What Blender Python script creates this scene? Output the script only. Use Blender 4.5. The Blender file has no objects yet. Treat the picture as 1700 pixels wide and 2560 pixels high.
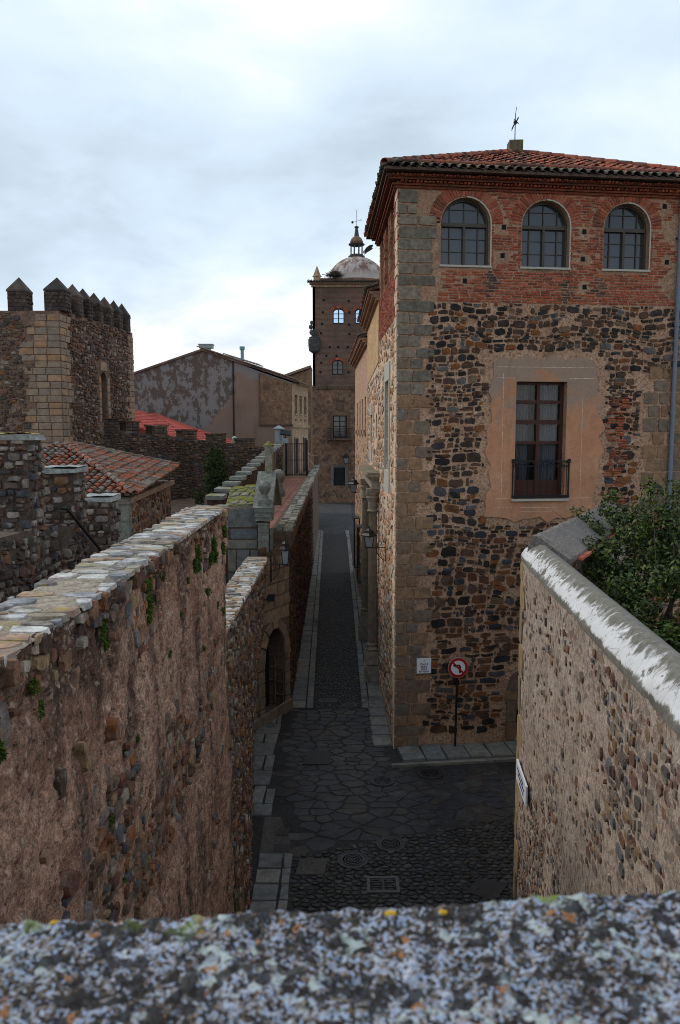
import bpy, math, random
import numpy as np
from mathutils import Vector, Matrix, geometry

S = bpy.context.scene
COL = S.collection
R = random.Random(11)
PI = math.pi
rad = math.radians

# ------------------------------------------------------------------ camera
cd = bpy.data.cameras.new('camera')
cam = bpy.data.objects.new('camera', cd)
COL.objects.link(cam)
cam.location = (0, 0, 8.4)
PITCH = rad(5.85)
cam.rotation_euler = (PI / 2 - PITCH, 0, 0)
cd.sensor_fit = 'VERTICAL'
cd.sensor_height = 23.6
cd.sensor_width = 15.7
cd.lens = 23.6 * 1950 / 2560
cd.clip_start = 0.05
cd.clip_end = 2000
cd.dof.use_dof = True
cd.dof.focus_distance = 19.0
cd.dof.aperture_fstop = 4.8
S.camera = cam

# ------------------------------------------------------------------ sky and sun
SUN_EL, SUN_AZ, SUN_E = 38.0, -62.0, 1.5
SKY_OFF1, SKY_OFF2, CLOUD_K, EXPO = (-0.475, -7.392, 4.673), (6.579, 0.857, 1.501), 12.0, 0.0      # azimuth from +Y towards +X
w = bpy.data.worlds.new('World')
S.world = w
w.use_nodes = True
wt = w.node_tree
for n in list(wt.nodes):
    wt.nodes.remove(n)


def wn(t, **k):
    n = wt.nodes.new(t)
    for a, b in k.items():
        setattr(n, a, b)
    return n


def wm(op, a, b=None, clamp=False):
    n = wn('ShaderNodeMath', operation=op, use_clamp=clamp)
    for i, v in enumerate((a, b)):
        if v is None:
            continue
        if isinstance(v, (int, float)):
            n.inputs[i].default_value = v
        else:
            wt.links.new(v, n.inputs[i])
    return n.outputs[0]


sky = wn('ShaderNodeTexSky', sky_type='NISHITA', sun_disc=False)
sky.sun_elevation = rad(SUN_EL)
sky.sun_rotation = rad(SUN_AZ)
sky.air_density = 1.0
sky.dust_density = 2.0
tc = wn('ShaderNodeTexCoord')
sx = wn('ShaderNodeSeparateXYZ')
wt.links.new(tc.outputs['Generated'], sx.inputs[0])
zz = wm('ADD', wm('MAXIMUM', sx.outputs[2], 0.0), 0.3)
cx = wn('ShaderNodeCombineXYZ')
wt.links.new(wm('DIVIDE', sx.outputs[0], zz), cx.inputs[0])
wt.links.new(wm('DIVIDE', sx.outputs[1], zz), cx.inputs[1])


def wnoise(scale, detail, rough, off, sxy=(1, 1), dist=0.0):
    mp = wn('ShaderNodeMapping')
    mp.inputs['Location'].default_value = off
    mp.inputs['Scale'].default_value = (sxy[0], sxy[1], 1)
    wt.links.new(cx.outputs[0], mp.inputs[0])
    nz = wn('ShaderNodeTexNoise')
    nz.inputs['Scale'].default_value = scale
    nz.inputs['Detail'].default_value = detail
    nz.inputs['Roughness'].default_value = rough
    nz.inputs['Distortion'].default_value = dist
    wt.links.new(mp.outputs[0], nz.inputs['Vector'])
    return nz.outputs['Fac']


def wramp(f, stops):
    r = wn('ShaderNodeValToRGB')
    el = r.color_ramp.elements
    while len(el) < len(stops):
        el.new(0.5)
    for e, (p, c) in zip(el, stops):
        e.position = p
        e.color = (*c, 1)
    wt.links.new(f, r.inputs[0])
    return r.outputs[0]


big = wnoise(0.95, 5, 0.52, SKY_OFF1, (1.0, 0.85), 0.25)
fine = wnoise(3.0, 6, 0.58, SKY_OFF2, (0.8, 1.0), 0.35)
mixn = wm('ADD', wm('MULTIPLY', big, 0.74), wm('MULTIPLY', fine, 0.26))
# thin overcast: the cloud deck is brighter and whiter low over the horizon
low = wm('SUBTRACT', 1.0, wm('MULTIPLY', sx.outputs[2], 3.05), True)
mixn = wm('ADD', 0.5, wm('MULTIPLY', wm('SUBTRACT', mixn, 0.5), 1.2))
band = wm('POWER', 2.718, wm('MULTIPLY', wm('POWER', wm('DIVIDE', wm('SUBTRACT', sx.outputs[2], 0.27), 0.085), 2.0), -1.0))
dens = wm('SUBTRACT', wm('ADD', mixn, wm('MULTIPLY', low, 0.43)), wm('MULTIPLY', band, 0.08))
ccol = wramp(dens, [(0.34, (0.45, 0.56, 0.66)), (0.42, (0.53, 0.64, 0.74)), (0.49, (0.61, 0.735, 0.87)),
                    (0.60, (0.75, 0.85, 0.96)), (0.70, (1.0, 0.995, 0.985))])
cov = wm('MULTIPLY', wm('SUBTRACT', mixn, 0.30), 6.0, True)
cov = wm('ADD', wm('MULTIPLY', cov, 0.25), 0.70, True)
# grey veil straight overhead, where the deck is thickest
mx = wn('ShaderNodeMixRGB', blend_type='MIX')
wt.links.new(cov, mx.inputs[0])
sk = wn('ShaderNodeMixRGB', blend_type='MULTIPLY')
sk.inputs[0].default_value = 1
wt.links.new(sky.outputs[0], sk.inputs[1])
sk.inputs[2].default_value = (0.9, 0.9, 0.9, 1)
wt.links.new(sk.outputs[0], mx.inputs[1])
cl = wn('ShaderNodeMixRGB', blend_type='MULTIPLY')
cl.inputs[0].default_value = 1
wt.links.new(ccol, cl.inputs[1])
cl.inputs[2].default_value = (CLOUD_K, CLOUD_K, CLOUD_K, 1)
wt.links.new(cl.outputs[0], mx.inputs[2])
bg = wn('ShaderNodeBackground')
bg.inputs['Strength'].default_value = 0.1
wt.links.new(mx.outputs[0], bg.inputs[0])
wo = wn('ShaderNodeOutputWorld')
wt.links.new(bg.outputs[0], wo.inputs[0])

sd = bpy.data.lights.new('sun', 'SUN')
sd.energy = SUN_E
sd.angle = rad(14)
sd.color = (1.0, 0.92, 0.82)
sun = bpy.data.objects.new('sun', sd)
COL.objects.link(sun)
sdir = Vector((math.sin(rad(SUN_AZ)) * math.cos(rad(SUN_EL)), math.cos(rad(SUN_AZ)) * math.cos(rad(SUN_EL)), math.sin(rad(SUN_EL))))
sun.rotation_euler = sdir.to_track_quat('Z', 'Y').to_euler()
sun.location = (-30, 20, 40)

S.render.engine = 'CYCLES'
S.view_settings.view_transform = 'Standard'
S.view_settings.look = 'None'
S.view_settings.gamma = 1
S.view_settings.use_curve_mapping = False
S.view_settings.exposure = EXPO
S.cycles.filter_width = 1.0
S.cycles.max_bounces = 5
S.cycles.diffuse_bounces = 4


# ------------------------------------------------------------------ helpers
class Fr:
    """local frame of a wall, roof or floor: u along, w up, n outwards"""
    def __init__(s, o, U, W=(0, 0, 1)):
        s.o = Vector(o)
        s.U = Vector(U).normalized()
        W = Vector(W)
        s.N = s.U.cross(W).normalized()
        s.W = s.N.cross(s.U).normalized()

    def P(s, u, w, n=0.0):
        return s.o + s.U * u + s.W * w + s.N * n

    def M(s, u, w, n=0.0):
        m = Matrix.Identity(4)
        for i in range(3):
            m[i][0], m[i][1], m[i][2] = s.U[i], s.W[i], s.N[i]
        p = s.P(u, w, n)
        m[0][3], m[1][3], m[2][3] = p
        return m


XY = Fr((0, 0, 0), (1, 0, 0), (0, 1, 0))        # floor: u = x, w = y, n = z
FRONT = Fr((0, 0, 0), (1, 0, 0))                 # faces -y: u = x, w = z, n = -y
CT, ST = math.cos(PITCH), math.sin(PITCH)


def scr(p):
    """depth and image fraction of a point; picks which pieces show largest"""
    x, y, z = p[0], p[1], p[2] - 8.4
    f = y * CT - z * ST
    if f < 0.1:
        return 0, 9, 9
    return f, 1950 * x / f / 850, 1950 * (y * ST + z * CT) / f / 1280


WL = {}


def dress(o, label=None, cat=None, group=None, kind=None):
    if label:
        o['label'] = label
    if cat:
        o['category'] = cat
    if group:
        o['group'] = group
    if kind:
        o['kind'] = kind
    return o


def root(name, loc, label, cat, group=None):
    o = bpy.data.objects.new(name, None)
    COL.objects.link(o)
    o.location = loc
    o.empty_display_size = 0.2
    WL[o] = Vector(loc)
    return dress(o, label, cat, group)


def put(name, V, F, mat, par=None, smooth=False, kind=None, at=None):
    """link one mesh object; V in world coordinates"""
    V = np.asarray(V, dtype=np.float32).reshape(-1, 3)
    if at is None:
        lo, hi = V.min(0), V.max(0)
        at = (lo + hi) / 2
        if par is None:
            at[2] = lo[2]
    at = np.asarray(at, dtype=np.float32)
    me = bpy.data.meshes.new(name)
    if isinstance(F, np.ndarray):
        k = F.shape[1]
        me.vertices.add(len(V))
        me.vertices.foreach_set('co', (V - at).ravel())
        me.loops.add(F.size)
        me.loops.foreach_set('vertex_index', F.ravel().astype(np.int32))
        me.polygons.add(len(F))
        me.polygons.foreach_set('loop_start', np.arange(0, F.size, k, dtype=np.int32))
        me.update(calc_edges=True)
    else:
        me.from_pydata((V - at).tolist(), [], F)
    if smooth:
        me.polygons.foreach_set('use_smooth', [True] * len(me.polygons))
    if mat:
        me.materials.append(mat)
    o = bpy.data.objects.new(name, me)
    COL.objects.link(o)
    WL[o] = Vector(at.tolist())
    if par is not None:
        o.parent = par
        o.location = WL[o] - WL[par]
    else:
        o.location = WL[o]
    if kind:
        o['kind'] = kind
    return o


def inst(name, me, mw, par):
    """an object sharing mesh data, world matrix mw, under par"""
    o = bpy.data.objects.new(name, me)
    COL.objects.link(o)
    m = mw.copy()
    if par is not None:
        o.parent = par
        m.translation = m.translation - WL[par]
    o.matrix_local = m
    WL[o] = mw.translation.copy()
    return o


class G:
    """collects shapes of one part"""
    def __init__(s):
        s.V, s.F = [], []

    def add(s, V, F):
        k = len(s.V)
        s.V += [tuple(v) for v in V]
        s.F += [tuple(i + k for i in f) for f in F]
        return s

    def box(s, fr, u0, u1, w0, w1, n0, n1, j=0.0):
        q = [(u0, w0, n0), (u1, w0, n0), (u1, w1, n0), (u0, w1, n0), (u0, w0, n1), (u1, w0, n1), (u1, w1, n1), (u0, w1, n1)]
        V = [fr.P(a + R.uniform(-j, j), b + R.uniform(-j, j), c + R.uniform(-j, j)) for a, b, c in q]
        return s.add(V, [(3, 2, 1, 0), (4, 5, 6, 7), (0, 1, 5, 4), (1, 2, 6, 5), (2, 3, 7, 6), (3, 0, 4, 7)])

    def prism(s, fr, poly, n0, n1):
        k = len(poly)
        V = [fr.P(a, b, n0) for a, b in poly] + [fr.P(a, b, n1) for a, b in poly]
        F = [tuple(range(k - 1, -1, -1)), tuple(range(k, 2 * k))]
        F += [(i, (i + 1) % k, k + (i + 1) % k, k + i) for i in range(k)]
        return s.add(V, F)

    def tube(s, pts, r, seg=8, r1=None):
        pts = [Vector(p) for p in pts]
        V, F = [], []
        m = len(pts)
        for i, p in enumerate(pts):
            t = (pts[min(i + 1, m - 1)] - pts[max(i - 1, 0)]).normalized()
            a = t.cross(Vector((0, 0, 1)) if abs(t.z) < 0.9 else Vector((1, 0, 0))).normalized()
            b = t.cross(a)
            rr = r if r1 is None else r + (r1 - r) * i / (m - 1)
            for k in range(seg):
                an = 2 * PI * k / seg
                V.append(p + a * (rr * math.cos(an)) + b * (rr * math.sin(an)))
        for i in range(m - 1):
            for k in range(seg):
                k2 = (k + 1) % seg
                F.append((i * seg + k, i * seg + k2, (i + 1) * seg + k2, (i + 1) * seg + k))
        F.append(tuple(range(seg))[::-1])
        F.append(tuple((m - 1) * seg + k for k in range(seg)))
        return s.add(V, F)

    def lathe(s, c, prof, seg=24, sx=1.0, sy=1.0):
        c = Vector(c)
        V, F = [], []
        for r, z in prof:
            for k in range(seg):
                an = 2 * PI * k / seg
                V.append(c + Vector((r * sx * math.cos(an), r * sy * math.sin(an), z)))
        for i in range(len(prof) - 1):
            for k in range(seg):
                k2 = (k + 1) % seg
                F.append((i * seg + k, i * seg + k2, (i + 1) * seg + k2, (i + 1) * seg + k))
        F.append(tuple(range(seg))[::-1])
        F.append(tuple((len(prof) - 1) * seg + k for k in range(seg)))
        return s.add(V, F)

    def ball(s, c, r, sx=1, sy=1, sz=1, seg=14, rings=8):
        return s.lathe(c, [(max(0.002, r * math.sin(PI * i / rings)), -r * sz * math.cos(PI * i / rings)) for i in range(rings + 1)], seg, sx, sy)

    def put(s, name, mat, par=None, smooth=False, kind=None):
        return put(name, s.V, s.F, mat, par, smooth, kind)


def arch_poly(u0, u1, w0, ws, rise, seg=12):
    """rectangle with a rounded head, counter-clockwise"""
    c, a = (u0 + u1) / 2, (u1 - u0) / 2
    p = [(u0, w0), (u1, w0)]
    for i in range(seg + 1):
        t = PI * i / seg
        p.append((c + a * math.cos(t), ws + rise * math.sin(t)))
    return p


def holed(fr, outer, holes, depth, n=0.0):
    """wall face with openings and their reveals"""
    loops = [outer] + [h[::-1] for h in holes]
    pts = [[Vector((a, b, 0)) for a, b in l] for l in loops]
    flat = [p for l in pts for p in l]
    tris = geometry.tessellate_polygon(pts)
    V = [fr.P(p.x, p.y, n) for p in flat]
    F = []
    for t in tris:
        a, b, c = (flat[i] for i in t)
        F.append(tuple(t) if (b - a).cross(c - a).z > 0 else tuple(t[::-1]))
    for h in holes:
        k = len(V)
        m = len(h)
        V += [fr.P(a, b, n) for a, b in h] + [fr.P(a, b, n - depth) for a, b in h]
        F += [(k + i, k + m + i, k + m + (i + 1) % m, k + (i + 1) % m) for i in range(m)]
    return V, F


# ---- value noise on arrays
_T = np.random.RandomState(5).rand(256, 256).astype(np.float32)


def vnoise(x, y):
    xi, yi = np.floor(x).astype(int), np.floor(y).astype(int)
    fx, fy = x - xi, y - yi
    fx, fy = fx * fx * (3 - 2 * fx), fy * fy * (3 - 2 * fy)
    a, b = _T[xi & 255, yi & 255], _T[(xi + 1) & 255, yi & 255]
    c, d = _T[xi & 255, (yi + 1) & 255], _T[(xi + 1) & 255, (yi + 1) & 255]
    return (a * (1 - fx) + b * fx) * (1 - fy) + (c * (1 - fx) + d * fx) * fy


def fbm(x, y, oct=4, seed=0.0, gain=0.5):
    t, a, tot = 0, 1.0, 0
    for i in range(oct):
        t = t + a * vnoise(x * 2 ** i + seed + 17.3 * i, y * 2 ** i + seed * 1.7 + 9.1 * i)
        tot += a
        a *= gain
    return t / tot


def sheet(fr, u0, u1, w0, w1, step, disp, stepw=None):
    """displaced grid; disp(U, W) -> n"""
    nu = max(2, int((u1 - u0) / step) + 1)
    nw = max(2, int((w1 - w0) / (stepw or step)) + 1)
    U, W = np.meshgrid(np.linspace(u0, u1, nu), np.linspace(w0, w1, nw))
    N = disp(U, W)
    o, a, b, c = (np.array(v) for v in (fr.o, fr.U, fr.W, fr.N))
    V = o + U[..., None] * a + W[..., None] * b + N[..., None] * c
    i = np.arange(nu * nw).reshape(nw, nu)
    F = np.stack([i[:-1, :-1], i[:-1, 1:], i[1:, 1:], i[1:, :-1]], -1).reshape(-1, 4)
    return V.reshape(-1, 3), F


# ---- irregular stones
def clip(poly, px, py, nx, ny):
    """keep the side where (p - q).n <= 0"""
    out = []
    m = len(poly)
    dv = [(a - px) * nx + (b - py) * ny for a, b in poly]
    for i in range(m):
        j = (i + 1) % m
        if dv[i] <= 0:
            out.append(poly[i])
        if (dv[i] < 0 < dv[j]) or (dv[j] < 0 < dv[i]):
            t = dv[i] / (dv[i] - dv[j])
            out.append((poly[i][0] + t * (poly[j][0] - poly[i][0]), poly[i][1] + t * (poly[j][1] - poly[i][1])))
    return out


def cells(u0, u1, w0, w1, cw, ch, jit=0.42, drop=0.12, rg=None):
    """irregular stone outlines filling a rectangle"""
    rg = rg or R
    nu, nw = int((u1 - u0) / cw) + 1, int((w1 - w0) / ch) + 1
    st = {}
    for j in range(-1, nw + 1):
        sh = rg.uniform(0, 1)
        for i in range(-2, nu + 2):
            if rg.random() < drop:
                continue
            st[i, j] = (i + sh + rg.uniform(-jit, jit), j + 0.5 + rg.uniform(-jit, jit) * 0.8)
    res = []
    for (i, j), (x, y) in st.items():
        p = [(x - 1.9, y - 1.9), (x + 1.9, y - 1.9), (x + 1.9, y + 1.9), (x - 1.9, y + 1.9)]
        for dj in (0, -1, 1, -2, 2):
            for di in (0, -1, 1, -2, 2, -3, 3):
                if di == 0 and dj == 0:
                    continue
                q = st.get((i + di, j + dj))
                if q is None:
                    continue
                nx, ny = q[0] - x, q[1] - y
                if nx * nx + ny * ny > 9:
                    continue
                p = clip(p, (x + q[0]) / 2, (y + q[1]) / 2, nx, ny)
                if len(p) < 3:
                    break
            if len(p) < 3:
                break
        if len(p) < 3:
            continue
        p = [(u0 + a * cw, w0 + b * ch) for a, b in p]
        for q in ((u0, 0, -1, 0), (u1, 0, 1, 0), (0, w0, 0, -1), (0, w1, 0, 1)):
            p = clip(p, q[0], q[1], q[2], q[3])
            if len(p) < 3:
                break
        if len(p) >= 3:
            res.append(p)
    return res


def area(p):
    return 0.5 * sum(p[i][0] * p[(i + 1) % len(p)][1] - p[(i + 1) % len(p)][0] * p[i][1] for i in range(len(p)))


def cen(p):
    return sum(a for a, b in p) / len(p), sum(b for a, b in p) / len(p)


def shrink(p, gap, round_=0.24, rg=None):
    """pull an outline in by the joint width and knock its corners off"""
    rg = rg or R
    c = cen(p)
    q = []
    for a, b in p:
        d = math.hypot(a - c[0], b - c[1]) + 1e-6
        f = max(0.35, 1 - gap * rg.uniform(0.7, 1.5) / d)
        q.append((c[0] + (a - c[0]) * f, c[1] + (b - c[1]) * f))
    if round_ <= 0:
        return q
    out = []
    m = len(q)
    for i in range(m):
        a, b, e = q[i - 1], q[i], q[(i + 1) % m]
        r = round_ * rg.uniform(0.6, 1.3)
        out.append((b[0] + (a[0] - b[0]) * r, b[1] + (a[1] - b[1]) * r))
        out.append((b[0] + (e[0] - b[0]) * r, b[1] + (e[1] - b[1]) * r))
    return out


def courses(u0, u1, w0, w1, h, lo, hi, gap, rg=None, hj=0.0, stag=None):
    """squared blocks in level courses"""
    rg = rg or R
    out = []
    z = w0
    k = 0
    while z < w1 - 0.4 * h:
        hh = min(h * (1 + rg.uniform(-hj, hj)), w1 - z)
        u = u0 - (rg.uniform(0, hi) if stag is None else stag * (k % 2) * hi)
        while u < u1:
            l = rg.uniform(lo, hi)
            a, b = max(u, u0), min(u + l, u1)
            if u1 - b < 0.3 * lo:
                b = u1
            if b - a > 0.25 * lo:
                out.append(rect(a, b, z, z + hh, gap, rg))
            u = b if b >= u1 else u + l
        z += hh
        k += 1
    return out


def rect(a, b, z0, z1, gap, rg=None):
    rg = rg or R
    j = gap * 0.5
    f = lambda: rg.uniform(-j, j)
    g = gap / 2
    return [(a + g + f(), z0 + g + f()), (b - g + f(), z0 + g + f()), (b - g + f(), z1 - g + f()), (a + g + f(), z1 - g + f())]


def sgeo(fr, p, d, ins, rg):
    """one stone: sides, a chamfer and an uneven face"""
    c = cen(p)
    m = len(p)
    t1, t2 = rg.uniform(-0.35, 0.35), rg.uniform(-0.35, 0.35)
    sz = math.sqrt(abs(area(p))) + 1e-6
    V = [fr.P(a, b, -0.03) for a, b in p]
    for a, b in p:
        f = 1 - ins * rg.uniform(0.6, 1.4)
        x, y = c[0] + (a - c[0]) * f, c[1] + (b - c[1]) * f
        V.append(fr.P(x, y, d * (1 + t1 * (x - c[0]) / sz + t2 * (y - c[1]) / sz + rg.uniform(-0.12, 0.12))))
    V.append(fr.P(c[0] + rg.uniform(-.1, .1) * sz, c[1] + rg.uniform(-.1, .1) * sz, d * rg.uniform(1.0, 1.3)))
    F = [(i, (i + 1) % m, m + (i + 1) % m, m + i) for i in range(m)]
    F += [(m + i, m + (i + 1) % m, 2 * m) for i in range(m)]
    return V, F


STAT = {}


def rough(p, k, rg=None):
    """break the edges of an outline"""
    rg = rg or R
    out = []
    m = len(p)
    for i in range(m):
        a, b = p[i], p[(i + 1) % m]
        out.append(a)
        dx, dy = b[0] - a[0], b[1] - a[1]
        if math.hypot(dx, dy) > .05 and m < 12:
            t, o = rg.uniform(.3, .7), rg.uniform(-k, k * .6)
            out.append((a[0] + dx * t - dy * o, a[1] + dy * t + dx * o))
    return out


def masonry(u0, u1, w0, w1, h0, h1, l0, l1, gap, rg, chink=.3, warp=.06):
    """roughly coursed rubble: squarish broken stones of mixed size with small ones wedged between"""
    res = []
    w_ = w0

    def one(a, b, z0, z1):
        L, H = b - a, z1 - z0
        if L < .03 or H < .025:
            return
        c = lambda: rg.uniform(.08, .42) * min(L, H)
        j = lambda: rg.uniform(-.1, .1) * min(L, H)
        p = []
        for (x, y, sx_, sy_) in ((a, z0, 1, 1), (b, z0, -1, 1), (b, z1, -1, -1), (a, z1, 1, -1)):
            cx_, cy_ = c(), c()
            if rg.random() < .3:
                p.append((x + sx_ * cx_ * .3, y + sy_ * cy_ * .3))
            elif sx_ * sy_ > 0:
                p += [(x + j() * .5, y + sy_ * cy_), (x + sx_ * cx_, y + j() * .5)]
            else:
                p += [(x + sx_ * cx_, y + j() * .5), (x + j() * .5, y + sy_ * cy_)]
        res.append([(x, y + warp * (math.sin(x * 1.7 + y * 1.1) + .6 * math.sin(x * 4.3 + y * 2.3 + 1))) for x, y in rough(p, .14, rg)])

    while w_ < w1:
        H = rg.uniform(h0, h1)
        u = u0 - rg.uniform(0, l1)
        while u < u1:
            L = rg.uniform(l0, l1) * (.6 + .4 * H / h1)
            g = gap * rg.uniform(.4, 1.5)
            if rg.random() < chink:
                k = rg.uniform(.3, .7)
                one(u + g, u + L * rg.uniform(.7, 1) - g, w_ + g * .5, w_ + H * k - g * .5)
                one(u + g + L * rg.uniform(0, .25), u + L - g, w_ + H * k + g * .5, w_ + H - g * .5)
            else:
                e = rg.uniform(0, .22) * H
                one(u + g, u + L - g, w_ + g + (e if rg.random() < .5 else 0), w_ + H - g - e * rg.uniform(0, 1))
                if e > .1 * H and rg.random() < .5:
                    one(u + g + L * .1, u + L * rg.uniform(.4, .7), w_ + H - e, w_ + H - g * .3)
            u += L
            if rg.random() < .25:
                s_ = rg.uniform(.04, .09)
                q = w_ + rg.uniform(0, .6) * H
                one(u, u + s_, q, q + rg.uniform(.04, .1))
                u += s_
        w_ += H
    out = []
    for p in res:
        if min(y for x, y in p) < w0 - .02 or max(y for x, y in p) > w1 + .02:
            continue
        if min(x for x, y in p) < u0 or max(x for x, y in p) > u1:
            a = area(p)
            p = clip(clip(p, u0 + .004, 0, -1, 0), u1 - .004, 0, 1, 0)
            if len(p) < 4 or area(p) < .3 * a or area(p) < .0012:
                continue
        out.append(p)
    return out


def stones(par, fr, polys, mat, name='stone', rest='small_stones', d=(0.015, 0.04), ins=0.16, top=300, minpx=8, rg=None, lab=None):
    """the pieces of a wall or floor: the ones that show largest singly, the rest as one part; mat may be a function of (u, w)"""
    rg = rg or R
    it = []
    for p in polys:
        if area(p) < 0:
            p = p[::-1]
        ar = area(p)
        if ar < 1e-5:
            continue
        c = cen(p)
        P = fr.P(c[0], c[1])
        f, sx_, sy_ = scr(P)
        px = 0
        if f > 0 and abs(sx_) < 1.06 and abs(sy_) < 1.04:
            v = Vector((0, 0, 8.4)) - P
            co = v.normalized().dot(fr.N)
            px = 1950 * math.sqrt(ar * max(co, 0.0)) / f
        it.append((px, p, P))
    it.sort(key=lambda t: -t[0])
    mf = mat if callable(mat) else (lambda u, w_: mat)
    bag = {}
    n = 0
    for px, p, P in it:
        V, F = sgeo(fr, p, rg.uniform(*d), ins, rg)
        m = mf(*cen(p))
        if n < top and px >= minpx:
            put(name, V, F, m, par, at=P)
            n += 1
        else:
            g = bag.setdefault(m.name, (m, G()))
            g[1].add(V, F)
    for m, g in bag.values():
        g.put(rest, m, par, kind='stuff')
    STAT[name + '@' + par.name] = (n, len(it))


# ------------------------------------------------------------------ materials
class NB:
    def __init__(s, name):
        s.m = bpy.data.materials.new(name)
        s.m.use_nodes = True
        s.t = s.m.node_tree
        s.b = s.t.nodes['Principled BSDF']
        s.b.inputs['Specular IOR Level'].default_value = 0.25
        s.pos = s.n('ShaderNodeNewGeometry')

    def n(s, t, **k):
        n = s.t.nodes.new(t)
        for a, b in k.items():
            setattr(n, a, b)
        return n

    def l(s, a, b):
        s.t.links.new(a, b)

    def inp(s, sock, v):
        if isinstance(v, (int, float)):
            sock.default_value = v
        elif isinstance(v, (tuple, list)):
            sock.default_value = (*v, 1) if len(v) == 3 and len(sock.default_value) == 4 else v
        else:
            s.l(v, sock)

    def mt(s, op, a, b=0.0, clamp=False):
        n = s.n('ShaderNodeMath', operation=op, use_clamp=clamp)
        s.inp(n.inputs[0], a)
        s.inp(n.inputs[1], b)
        return n.outputs[0]

    def noise(s, scale, detail=4, rough=0.55, sc=(1, 1, 1), off=(0, 0, 0), dist=0.0):
        mp = s.n('ShaderNodeMapping')
        mp.inputs['Scale'].default_value = sc
        mp.inputs['Location'].default_value = off
        s.l(s.pos.outputs['Position'], mp.inputs[0])
        z = s.n('ShaderNodeTexNoise')
        z.inputs['Scale'].default_value = scale
        z.inputs['Detail'].default_value = detail
        z.inputs['Roughness'].default_value = rough
        z.inputs['Distortion'].default_value = dist
        s.l(mp.outputs[0], z.inputs['Vector'])
        return z.outputs['Fac']

    def vor(s, scale, feat='F1', out='Color', sc=(1, 1, 1)):
        mp = s.n('ShaderNodeMapping')
        mp.inputs['Scale'].default_value = sc
        s.l(s.pos.outputs['Position'], mp.inputs[0])
        z = s.n('ShaderNodeTexVoronoi', feature=feat)
        z.inputs['Scale'].default_value = scale
        s.l(mp.outputs[0], z.inputs['Vector'])
        return z.outputs[out]

    def ramp(s, f, stops, const=False):
        r = s.n('ShaderNodeValToRGB')
        cr = r.color_ramp
        if const:
            cr.interpolation = 'CONSTANT'
        while len(cr.elements) < len(stops):
            cr.elements.new(0.5)
        for e, (p, c) in zip(cr.elements, stops):
            e.position = p
            e.color = (*c, 1) if len(c) == 3 else c
        s.l(f, r.inputs[0])
        return r.outputs[0]

    def mix(s, f, a, b, mode='MIX'):
        x = s.n('ShaderNodeMixRGB', blend_type=mode)
        s.inp(x.inputs[0], f)
        s.inp(x.inputs[1], a)
        s.inp(x.inputs[2], b)
        return x.outputs[0]

    def step(s, f, lo, hi):
        n = s.n('ShaderNodeMapRange')
        n.clamp = True
        n.inputs[1].default_value, n.inputs[2].default_value = lo, hi
        s.l(f, n.inputs[0])
        return n.outputs[0]

    def piece(s):
        """a random number per piece, whether the piece is an object or an island"""
        oi = s.n('ShaderNodeObjectInfo')
        return s.mt('FRACT', s.mt('ADD', oi.outputs['Random'], s.pos.outputs['Random Per Island']))

    def up(s):
        x = s.n('ShaderNodeSeparateXYZ')
        s.l(s.pos.outputs['Normal'], x.inputs[0])
        return x.outputs[2]

    def zed(s):
        x = s.n('ShaderNodeSeparateXYZ')
        s.l(s.pos.outputs['Position'], x.inputs[0])
        return x.outputs

    def done(s, col, rough=0.9, bump=0.0, h=None, dist=0.01, spec=None, metal=0.0):
        s.inp(s.b.inputs['Base Color'], col)
        s.inp(s.b.inputs['Roughness'], rough)
        s.b.inputs['Metallic'].default_value = metal
        if spec is not None:
            s.b.inputs['Specular IOR Level'].default_value = spec
        if bump and h is not None:
            b = s.n('ShaderNodeBump')
            b.inputs['Strength'].default_value = bump
            b.inputs['Distance'].default_value = dist
            s.l(h, b.inputs['Height'])
            s.l(b.outputs[0], s.b.inputs['Normal'])
        return s.m


def tone(c, s=1.22):
    l = .3 * c[0] + .55 * c[1] + .15 * c[2]
    return tuple(max(.004, l + (x - l) * s) for x in c)


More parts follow.
